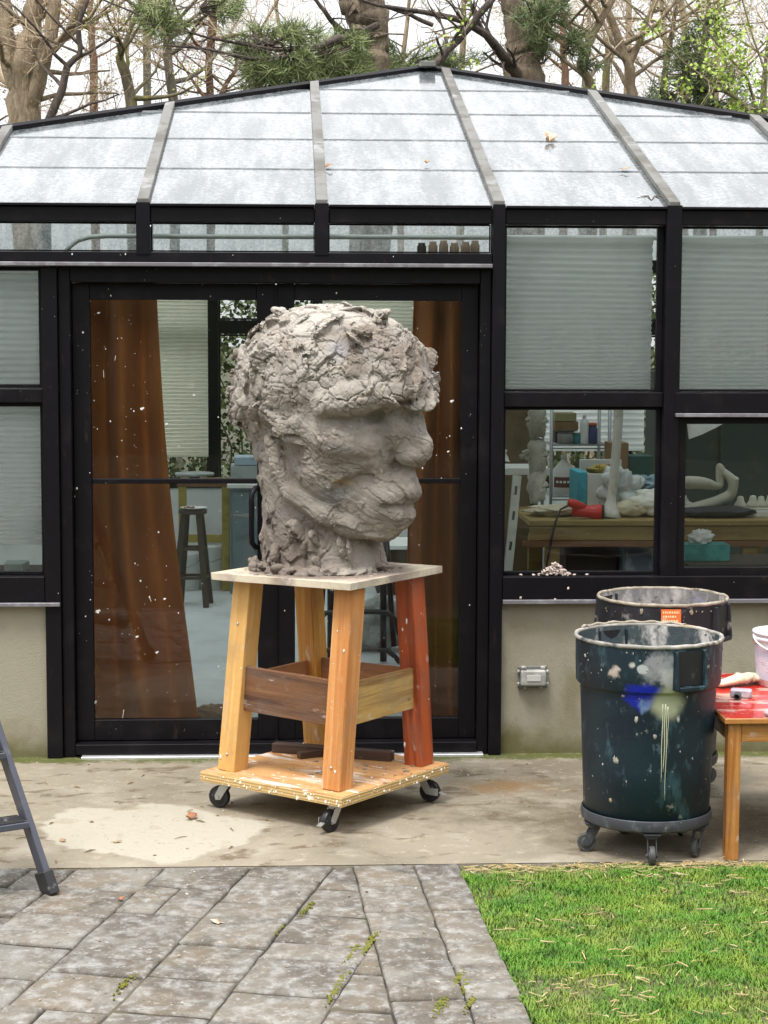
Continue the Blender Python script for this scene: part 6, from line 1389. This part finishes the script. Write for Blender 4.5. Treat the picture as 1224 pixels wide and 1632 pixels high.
# conduit and jars along the top of the facade, tray behind the lower left window
b = MB(); pts = [at(104, 402, .34), at(112, 392, .34), at(124, 383, .34), at(142, 378, .34), at(170, 376, .34)] + [at(px, 376 + px * .003, .34) for px in (300, 500, 700, 900, 1100, 1300)]
b.tube(pts, .012, 10); o = b.build('conduit_pipe', simple('pale_conduit', (.82, .84, .82), .4, (.72, .74, .72)), smooth=True); tag(o, 'pale curved conduit pipe running behind the glass under the eave', 'pipe')
for k, px in enumerate((672, 690, 707, 724, 742, 757)):
    p = at(px, 400, .42); h_ = .072 + .006 * (k % 3); t = thing('clay_jar', ('dark jar at the left end of the row behind the transom glass', 'brown jar next to the dark jar behind the transom glass', 'brown jar third from the left behind the transom glass', 'brown jar fourth from the left behind the transom glass', 'brown jar last but one in the row behind the transom glass', 'brown jar at the right end of the row by the tall post')[k], 'jar', (p.x, .42, 2.372), 'brown jars in a row behind the transom glass'); b = MB(); b.lathe([(.020, .002), (.023, .01), (.023, h_ * .75), (.017, h_ * .85), (.018, h_), (.014, h_), (.013, h_ * .8), (.001, .02)], 16, c=(p.x, .42, 2.372)); b.build('jar_body', simple('brown_jar_%s' % 'abcdef'[k], (.42, .30, .22) if k else (.05, .04, .035), .5), t, smooth=True)
pa, pb = at(655, 400, .38), at(790, 400, .38); o = bx('jar_shelf', m_dk, None, pa.x, pb.x, .36, .48, 2.35, 2.371, .002); tag(o, 'narrow dark shelf carrying the row of brown jars', 'shelf')
x0, x1, z0, z1 = rect(-150, 900, 68, 912, .4); o = bx('inner_ledge', m_dk, None, x0, x1, .17, .7, z0 - .02, z0 + .001, .002); tag(o, 'dark inner ledge under the lower left window', 'ledge')
xa, xb, za, zb_ = rect(8, 893, 40, 912, .4); b = MB(); b.prism([(xa, .36), (xb, .36), (xb + .01, .5), (xa - .01, .5)], z0 + .002, z0 + .05); o = b.build('plastic_tray', simple('pale_green_plastic', (.36, .42, .38), .4), bevel=.008); tag(o, 'pale plastic tray on the ledge behind the lower left window', 'tray')
# ------------------------------------------------------------------ trees behind the studio
def bark(name, c, d, l, green=None):
    L = [('noise', 3, d, .42, .62, {'st': (1, 1, .25)}), ('noise', 14, l, .52, .7, {'st': (1, 1, .3), 'amt': .8}), ('noise', 40, tuple(v * .4 for v in d), .58, .72, {'amt': .7, 'st': (1, 1, .4)})]
    if green: L.append(('noise', 2, green, .50, .64, {'amt': .75}))
    return mat(name, c, .95, L, [(9, .08, {'st': (1, 1, .22), 'str': 1.0}), (30, .03, {'st': (1, 1, .3), 'str': .8})])
m_bk_pale = bark('pale_tan_bark', (.36, .28, .19), (.22, .165, .105), (.48, .39, .28))
m_bk_lich = bark('lichen_bark', (.22, .19, .11), (.13, .11, .07), (.32, .28, .18), (.26, .25, .05))
m_bk_grey = bark('grey_green_bark', (.24, .22, .17), (.15, .14, .10), (.33, .31, .24))
m_bk_red = bark('reddish_bark', (.24, .14, .09), (.15, .085, .055), (.34, .22, .15))
m_bk_dark = bark('dark_limb_bark', (.11, .085, .07), (.06, .046, .04), (.18, .14, .12))
m_bk_pine = bark('brown_pine_bark', (.23, .18, .125), (.12, .09, .065), (.34, .28, .20))
m_twig = mat('fine_twig_bark', (.30, .22, .16), .9, [('noise', 1, (.38, .30, .2), .45, .6)])
m_twig_t = mat('tan_twig_bark', (.50, .41, .28), .9, [('noise', 1, (.55, .43, .33), .45, .6), ('noise', 2, (.42, .40, .17), .55, .65)])
m_twig_p = mat('pinkish_twig_bark', (.45, .33, .29), .9, [('noise', 1, (.52, .41, .35), .45, .6)])
def leafm(n, c, d):
    m = mat(n, c, .6, [('noise', 2.5, d, .4, .65), ('noise', 12, tuple(v * .5 for v in c), .55, .7)], spec=.3); return m
m_ndl = leafm('pine_needles', (.17, .215, .085), (.24, .27, .12)); m_ndl_d = leafm('dark_needles', (.12, .165, .07), (.18, .21, .095))
m_bud = leafm('spring_buds', (.32, .36, .06), (.42, .42, .10)); m_bud_o = leafm('rusty_buds', (.32, .17, .07), (.40, .30, .10)); m_sprig = leafm('bright_spring_leaves', (.26, .38, .05), (.36, .46, .10))
R_ = random.Random(31)
def rv(): return Vector((R_.gauss(0, 1), R_.gauss(0, 1), R_.gauss(0, 1)))
def grow(mbs, tips, p, d, ln, r, lv, mx, up=.15, wander=.22, kids=(3, 5), zmax=11, zmin=3.2):
    n = 5 if lv < mx else 3; pts = [p]; rad = [r]; dd = d.normalized()
    for i in range(n):
        dd = (dd + rv() * wander * .6 + Vector((0, 0, up)) * .35).normalized(); pts.append(pts[-1] + dd * ln / n); rad.append(r * (1 - .72 * (i + 1) / n))
    mbs[min(lv, len(mbs) - 1)].tube(pts, rad, 5 if r > .02 else 3, False)
    if lv >= mx: tips.append((pts[-1], dd)); tips.append((pts[1], dd)); return
    for k in range(R_.randint(*kids)):
        t = R_.uniform(.25, 1.0); i = min(n - 1, int(t * n)); q = pts[i].lerp(pts[i + 1], t * n - i)
        if q.z > zmax or q.z < zmin: continue
        nd_ = (dd + rv() * .75).normalized(); grow(mbs, tips, q, nd_, ln * R_.uniform(.42, .68), max(.0032, rad[i] * .5), lv + 1, mx, up, wander, kids, zmax, zmin)
def leaves(tips, m, name, parent, size=.035, per=3, spread=.08, prob=1.0):
    b = MB()
    for (p, d) in tips:
        if R_.random() > prob: continue
        for k in range(per):
            c = p + rv() * spread; a = rv().normalized() * size * R_.uniform(.6, 1.3); u = a.cross(rv()).normalized() * size * .4; b.add([c - u * .2, c + a * .5 + u, c + a, c + a * .5 - u], [(0, 1, 2, 3)])
    return b.build(name, m, parent, kind='stuff')
def path3(wp): return [at(px, py, Y) for px, py, Y in wp]
def smooth(pts, n=3):
    out = []
    for i in range(len(pts) - 1):
        for k in range(n): out.append(pts[i].lerp(pts[i + 1], k / n) + Vector((R_.uniform(-1, 1), R_.uniform(-1, 1), 0)) * .012)
    return out + [pts[-1]]
def trunk_to_ground(pts): return [Vector((pts[0].x * 1.0, pts[0].y, -.2)), Vector((pts[0].x, pts[0].y, 1.5)), Vector((pts[0].x, pts[0].y, 3.2))] + pts
def bare_tree(name, label, stems, m_b, m_t, limbs=14, mx=3, group=None, bud=None, per=2, bsize=.03, lr=.05, ll=1.6, kids=(3, 5), up=.12, prob=1.0):
    """stems: lists of (px, py, Y, radius m) from the roof line upwards; the first one carries on down to the ground"""
    p0 = at(stems[0][0][0], stems[0][0][1], stems[0][0][2]); t = thing(name, label, 'tree', (p0.x, p0.y, -.1), group)
    limb_mb = MB(); tw = MB(); tips = []; axes = []
    for i, st in enumerate(stems):
        pts = [at(*s[:3]) for s in st]; rad = [s[3] for s in st]
        if i == 0: pts = [Vector((pts[0].x, pts[0].y, -.2)), Vector((pts[0].x, pts[0].y, 2.5))] + pts; rad = [rad[0] * 1.35, rad[0] * 1.12] + rad
        # carry the stem on above the frame
        d = (pts[-1] - pts[-2]).normalized(); pts += [pts[-1] + d * 1.2 + Vector((0, 0, .3)), pts[-1] + d * 2.4 + Vector((0, 0, .9))]; rad += [rad[-1] * .7, rad[-1] * .3]
        n = 4; P = []; Q = []
        for k in range(len(pts) - 1):
            for q in range(n):
                f = q / n; P.append(pts[k].lerp(pts[k + 1], f) + (rv() * .10 * rad[k] if k + q else Vector())); Q.append((rad[k] + (rad[k + 1] - rad[k]) * f) * R_.uniform(.90, 1.10))
        P.append(pts[-1]); Q.append(rad[-1]); b = MB(); b.tube(P, Q, 10, False); b.build('trunk' if i == 0 else 'stem', m_b, t, smooth=True); axes.append((P, Q))
    for k in range(limbs):
        P, Q = R_.choice(axes); c = [i for i in range(len(P) - 1) if 3.6 < P[i].z < 8.5]
        if not c: continue
        i = R_.choice(c); a = R_.uniform(0, 6.283); d = Vector((math.cos(a), math.sin(a) * .6, R_.uniform(.0, .8)))
        grow([limb_mb, tw], tips, P[i], d, ll * R_.uniform(.6, 1.25), min(Q[i] * .6, lr * R_.uniform(.5, 1)), 0, mx, up, .25, kids)
    limb_mb.build('limb', m_b, t, smooth=True, kind='stuff'); tw.build('twigs', m_t, t, kind='stuff')
    if bud: leaves(tips, bud, 'buds', t, bsize, per, .05, prob)
    return t, axes
D1 = 15.0
bare_tree('bare_tree', 'pale tan many stemmed bare tree at the far left behind the roof', [[(40, 208, D1, .20), (36, 120, D1, .17), (52, 50, D1, .13), (56, 0, D1, .11)], [(36, 170, D1, .12), (14, 90, D1, .11), (6, 0, D1, .09)], [(42, 195, D1, .10), (60, 130, D1 - .1, .10), (80, 60, D1 - .2, .085), (88, 0, D1 - .2, .07)], [(66, 125, D1 - .1, .06), (78, 85, D1 - .2, .065), (106, 55, D1 - .3, .055), (132, 0, D1 - .3, .05)]], m_bk_pale, m_twig_t, 16, 3, bud=m_bud_o, per=2, bsize=.035, prob=.35)
bare_tree('bare_tree', 'thin dark crooked tree leaning right of the pale many stemmed tree', [[(72, 205, D1 - 1, .055), (96, 150, D1 - 1, .05), (108, 105, D1 - 1, .045), (128, 85, D1 - 1, .035), (124, 40, D1 - 1, .03), (140, 0, D1 - 1, .025)]], m_bk_dark, m_twig, 14, 3, ll=1.2)
bare_tree('bare_tree', 'short crooked tree covered in yellow green lichen', [[(212, 178, D1, .075), (204, 130, D1, .07), (190, 90, D1, .055), (196, 78, D1, .03)]], m_bk_lich, m_twig_t, 12, 3, bud=m_bud, per=3, bsize=.03, ll=1.2, prob=.5)
bare_tree('bare_tree', 'slim straight grey green trunk between the lichen tree and the reddish trunk', [[(277, 172, D1 + 1, .062), (268, 90, D1 + 1, .055), (264, 40, D1 + 1, .05), (262, 0, D1 + 1, .045)]], m_bk_grey, m_twig_t, 14, 3, ll=1.3)
bare_tree('bare_tree', 'slim reddish trunk left of the big pine foliage', [[(336, 166, D1 + 1.5, .055), (332, 100, D1 + 1.5, .05), (338, 50, D1 + 1.5, .06), (342, 0, D1 + 1.5, .05)], [(345, 165, D1 + 1.6, .035), (362, 130, D1 + 1.6, .03), (385, 100, D1 + 1.6, .02)]], m_bk_red, m_twig_p, 14, 3, ll=1.3)
# pines: trunk, big limbs, needle sprays
def needles(b, tips, per, ln, wd, droop=.1):
    for (p, d) in tips:
        for k in range(per):
            u = (d * .7 + rv() * .75 + Vector((0, 0, -droop))).normalized(); L_ = ln * R_.uniform(.6, 1.2); s = u.cross(rv()).normalized() * wd; o = p + rv() * .025
            b.add([o - s, o + s, o + u * L_], [(0, 1, 2)])
def spray(limb, b, c, ex, ey, ez, n, per, ln, wd, m=None):
    """a branch pad of foliage round c: side twigs set with tufts"""
    tips = []; root = c - Vector((ex * .2, 0, ez * .4))
    for k in range(n):
        th = R_.uniform(0, 6.283); rr = R_.random() ** .62 * 1.2; q = c + Vector((math.cos(th) * ex * rr, R_.uniform(-1, 1) * ey, math.sin(th) * ez * rr + .12 * ez * mnoise.noise((k, 1, 2))))
        if mnoise.noise((q.x * 1.9, q.y * 1.9, q.z * 2.6)) < .0: continue
        d = (q - root).normalized(); tips.append((q, (d + Vector((0, 0, .15))).normalized()))
        if k % 2 == 0: mid = root.lerp(q, .6) + rv() * .05; limb.tube([root.lerp(q, .25), mid, q], [.014, .009, .004], 3, False)
    needles(b, tips, per, ln, wd)
def pine(label, stems, limbs, pads, m_n, m_b=m_bk_pine, ndl=.19, wdt=.0055):
    p0 = at(*stems[0][0][:3]); t = thing('pine_tree', label, 'tree', (p0.x, p0.y, -.1))
    for i, st in enumerate(stems):
        pts = [at(*s[:3]) for s in st]; rad = [s[3] for s in st]
        if i == 0: pts = [Vector((pts[0].x, pts[0].y, -.2)), Vector((pts[0].x, pts[0].y, 2.5))] + pts; rad = [rad[0] * 1.3, rad[0] * 1.1] + rad
        d = (pts[-1] - pts[-2]).normalized(); pts += [pts[-1] + d * 2]; rad += [rad[-1] * .6]
        n = 6; P = []; Q = []
        for k in range(len(pts) - 1):
            for q in range(n): f = q / n; P.append(pts[k].lerp(pts[k + 1], f) + (rv() * .06 * rad[k] if k + q else Vector())); Q.append((rad[k] + (rad[k + 1] - rad[k]) * f) * R_.uniform(.93, 1.08))
        P.append(pts[-1]); Q.append(rad[-1]); b = MB(); b.tube(P, Q, 14, False); b.build('trunk' if i == 0 else 'stem', m_b, t, smooth=True)
    for lm in limbs:
        pts = smooth([at(*s[:3]) for s in lm], 3); rad = []
        for i in range(len(lm) - 1):
            for k in range(3): rad.append(lm[i][3] + (lm[i + 1][3] - lm[i][3]) * k / 3)
        rad.append(lm[-1][3]); b = MB(); b.tube(pts, rad, 7, False); tips = []
        for k in range(int(len(pts) * .7)): i = R_.randrange(1, len(pts)); grow([b, b], tips, pts[i], (pts[i] - pts[i - 1]).normalized() + rv() * .6, R_.uniform(.3, .8), rad[i] * .45, 1, 3, .02, .3, (1, 3))
        b.build('limb', m_bk_dark, t, smooth=True)
    if pads:
        lb = MB(); nb_ = MB()
        for (px, py, Y, ex, ey, ez, n) in pads: spray(lb, nb_, at(px, py, Y), ex, ey, ez, n, 22, ndl, wdt)
        lb.build('twigs', m_bk_dark, t, kind='stuff'); nb_.build('needles', m_n, t, kind='stuff')
    return t
P1 = 14.0
pine('big brown pine trunk behind the roof left of the peak, with a wide needle spray', [[(592, 125, P1, .235), (590, 70, P1, .23), (588, 30, P1, .235), (578, 0, P1, .25)], [(585, 40, P1, .17), (560, 10, P1, .15), (552, -20, P1, .12)]],
     [[(592, 95, P1 - .3, .05), (540, 60, P1 - 1, .045), (470, 90, P1 - 1.4, .03), (400, 94, P1 - 1.6, .022), (330, 78, P1 - 1.8, .016), (262, 72, P1 - 1.9, .01)], [(600, 40, P1 - .4, .045), (520, 75, P1 - .9, .03), (440, 80, P1 - 1.3, .02), (330, 60, P1 - 1.5, .014), (235, 30, P1 - 1.6, .012), (165, 0, P1 - 1.6, .01)], [(575, 55, P1 - .3, .05), (545, 50, P1 - .6, .04), (525, 30, P1 - .7, .03), (500, -5, P1 - .8, .02)], [(585, 100, P1 - .3, .04), (560, 85, P1 - .6, .035), (535, 62, P1 - .8, .02)]],
     [(478, 92, P1 - 1.2, .66, .5, .27, 380), (430, 66, P1 - 1.3, .40, .4, .16, 120), (525, 96, P1 - .9, .44, .4, .26, 220), (430, 128, P1 - 1.3, .30, .3, .14, 60), (262, 30, P1 - 1.6, .22, .3, .18, 60), (322, 8, P1 - 1.6, .34, .3, .14, 90), (540, 108, P1 - .6, .25, .3, .2, 60), (610, 118, P1 + .8, .4, .4, .1, 60)], m_ndl)
pine('twin stemmed pine trunk right of the roof peak', [[(838, 142, P1 + .5, .235), (836, 100, P1 + .5, .22), (826, 60, P1 + .5, .15), (814, 0, P1 + .5, .14)], [(836, 100, P1 + .5, .17), (856, 50, P1 + .5, .16), (870, 0, P1 + .5, .17)], [(864, 30, P1 + .4, .09), (895, 0, P1 + .4, .08)]],
     [[(824, 120, P1 + .2, .075), (805, 95, P1 - .1, .065), (775, 55, P1 - .4, .05), (735, 32, P1 - .6, .04), (680, 20, P1 - .8, .03), (600, 8, P1 - 1, .02), (560, -6, P1 - 1, .016)], [(790, 70, P1 - .3, .04), (762, 40, P1 - .4, .035), (752, 8, P1 - .5, .03)], [(686, 112, P1 - 1, .05), (715, 78, P1 - 1, .048), (752, 40, P1 - 1, .044), (790, -8, P1 - 1, .04)], [(690, 40, P1 + .6, .03), (650, 22, P1 + .5, .025), (610, 10, P1 + .5, .02)]],
     [(872, 90, P1 + .2, .22, .4, .34, 120), (862, 30, P1 + .1, .24, .3, .20, 80), (905, 70, P1 + .3, .16, .3, .14, 40), (660, 96, P1 + 1.5, .44, .5, .12, 90), (720, 104, P1 + 1.5, .36, .5, .10, 70), (640, 112, P1 + 1.2, .3, .4, .08, 50), (940, 100, P1 + .5, .12, .2, .14, 30)], m_ndl_d)
# small evergreen with bright sprigs at the right
pine('dark green evergreen at the right behind the roof', [[(1118, 195, D1 + .5, .09), (1120, 100, D1 + .5, .06), (1126, 30, D1 + .5, .03), (1128, 10, D1 + .5, .015)]], [],
     [(1118, 170, D1 + .3, .62, .5, .12, 170), (1120, 140, D1 + .3, .55, .5, .13, 160), (1122, 112, D1 + .3, .48, .45, .13, 140), (1122, 85, D1 + .3, .40, .4, .12, 110), (1126, 58, D1 + .3, .30, .3, .11, 70), (1126, 34, D1 + .3, .18, .2, .10, 40), (1060, 160, D1 + .4, .2, .3, .09, 40), (1190, 172, D1 + .4, .3, .3, .09, 50)], m_ndl_d, ndl=.11, wdt=.006)
Y2 = 12.6
bare_tree('young_tree', 'slender young tree with bright yellow green leaves in front of the evergreen', [[(1215, 205, Y2, .03), (1180, 160, Y2, .022), (1130, 130, Y2, .016), (1090, 100, Y2, .01)], [(1210, 190, Y2, .02), (1190, 120, Y2, .016), (1150, 80, Y2, .01)], [(1218, 200, Y2, .02), (1222, 120, Y2, .015), (1200, 60, Y2, .01)], [(1200, 190, Y2 - .2, .016), (1130, 175, Y2 - .2, .012), (1066, 182, Y2 - .2, .006)]], m_bk_lich, m_twig_t, 26, 2, bud=m_sprig, per=4, bsize=.055, lr=.012, ll=.55, kids=(2, 4), prob=.8)
# bare yellowish trees right of the twin pine
for lb, st in (('leaning tan bare tree right of the twin pine', [[(945, 150, D1, .07), (925, 100, D1, .06), (948, 50, D1, .05), (975, 0, D1, .045)], [(940, 90, D1, .04), (905, 40, D1, .035), (890, 0, D1, .03)]]),
               ('pale forked bare tree between the twin pine and the evergreen', [[(1008, 165, D1 + .6, .075), (1004, 110, D1 + .6, .065), (985, 60, D1 + .6, .055), (960, 0, D1 + .6, .045)], [(1004, 100, D1 + .6, .05), (1030, 40, D1 + .6, .04), (1045, 0, D1 + .6, .035)]]),
               ('thin tan bare tree directly left of the evergreen', [[(1056, 175, D1 + 1.2, .05), (1060, 110, D1 + 1.2, .045), (1072, 50, D1 + 1.2, .04), (1078, 0, D1 + 1.2, .03)]])):
    bare_tree('bare_tree', lb, st, m_bk_pale, m_twig_t, 13, 3, bud=m_bud, per=2, bsize=.03, ll=1.4, prob=.3)
# thicket of far saplings: too alike to tell apart
proto = []
for i in range(5):
    x0 = 400 + i * 30; t, ax_ = bare_tree('sapling', 'thin bare sapling in the leafless thicket behind the roof', [[(x0, 170, 19, .05), (x0 + R_.uniform(-15, 15), 90, 19, .04), (x0 + R_.uniform(-25, 25), 0, 19, .03)]], (m_bk_pale, m_bk_red, m_bk_grey, m_bk_lich, m_bk_pale)[i], (m_twig_t, m_twig_p, m_twig_t, m_twig_t, m_twig_p)[i], 16, 3, 'bare saplings of the thicket behind the roof', (m_bud, None, m_bud_o, m_bud, None)[i], 2, .03, .025, 1.5, (3, 4), .14, .3)
    proto.append(t)
def copy_tree(o, parent=None):
    c = o.copy(); COL.objects.link(c)
    if parent: c.parent = parent
    for k in list(o.children): copy_tree(k, c)
    return c
spots = [(-10, 17), (150, 19), (235, 20), (455, 22), (640, 19), (735, 18), (900, 18), (930, 21), (965, 19), (1060, 21), (1095, 19), (1140, 22), (1215, 20), (1250, 19), (1000, 26), (1120, 26), (60, 24), (-260, 19), (-520, 21), (-760, 20), (-1050, 23), (1420, 20), (1650, 22), (1900, 20), (2150, 23)]
for i, (px, Y) in enumerate(spots):
    q = at(px, 160, Y); o = proto[i % 5] if i < 5 else copy_tree(proto[i % 5]); o['label'] = 'thin bare %s sapling in the %s thicket behind the %s of the roof' % (('tan', 'reddish', 'grey green', 'lichen covered', 'pale')[i % 5], 'near' if Y < 19.5 else ('middle' if Y < 21.5 else 'far'), 'far left' if px < 0 else 'left slope' if px < 500 else 'peak' if px < 860 else 'right slope' if px < 1250 else 'far right'); o.location = (q.x, q.y, -.1); o.rotation_euler = (0, 0, R_.uniform(0, 6.28)); s = R_.uniform(.9, 1.15) * (Y + 9) / 28; o.scale = (s, s, s)

# hedge seen dimly through the back windows
b = MB()
for k in range(34000):
    x = R_.uniform(-4.5, 5); z = R_.random() ** .85 * 2.7; y = 9.2 + R_.uniform(-.7, .7) + .5 * mnoise.noise((x * .8, z, 0)); c = Vector((x, y, z - .1)); a = rv().normalized() * .055; u = a.cross(rv()).normalized() * .028; b.add([c - u * .2, c + a * .5 + u, c + a, c + a * .5 - u], [(0, 1, 2, 3)])
for k in range(120):
    x = R_.uniform(-4.5, 5); b.tube([(x, 9.2, -.12), (x + R_.uniform(-.2, .2), 9.1, .9), (x + R_.uniform(-.5, .5), 9.2 + R_.uniform(-.3, .3), 2.1)], [.02, .014, .004], 4, False)
o = b.build('hedge', leafm('hedge_leaves', (.045, .065, .02), (.07, .09, .03)), kind='stuff'); tag(o, 'dark green hedge outside seen through the back windows of the studio', 'hedge')
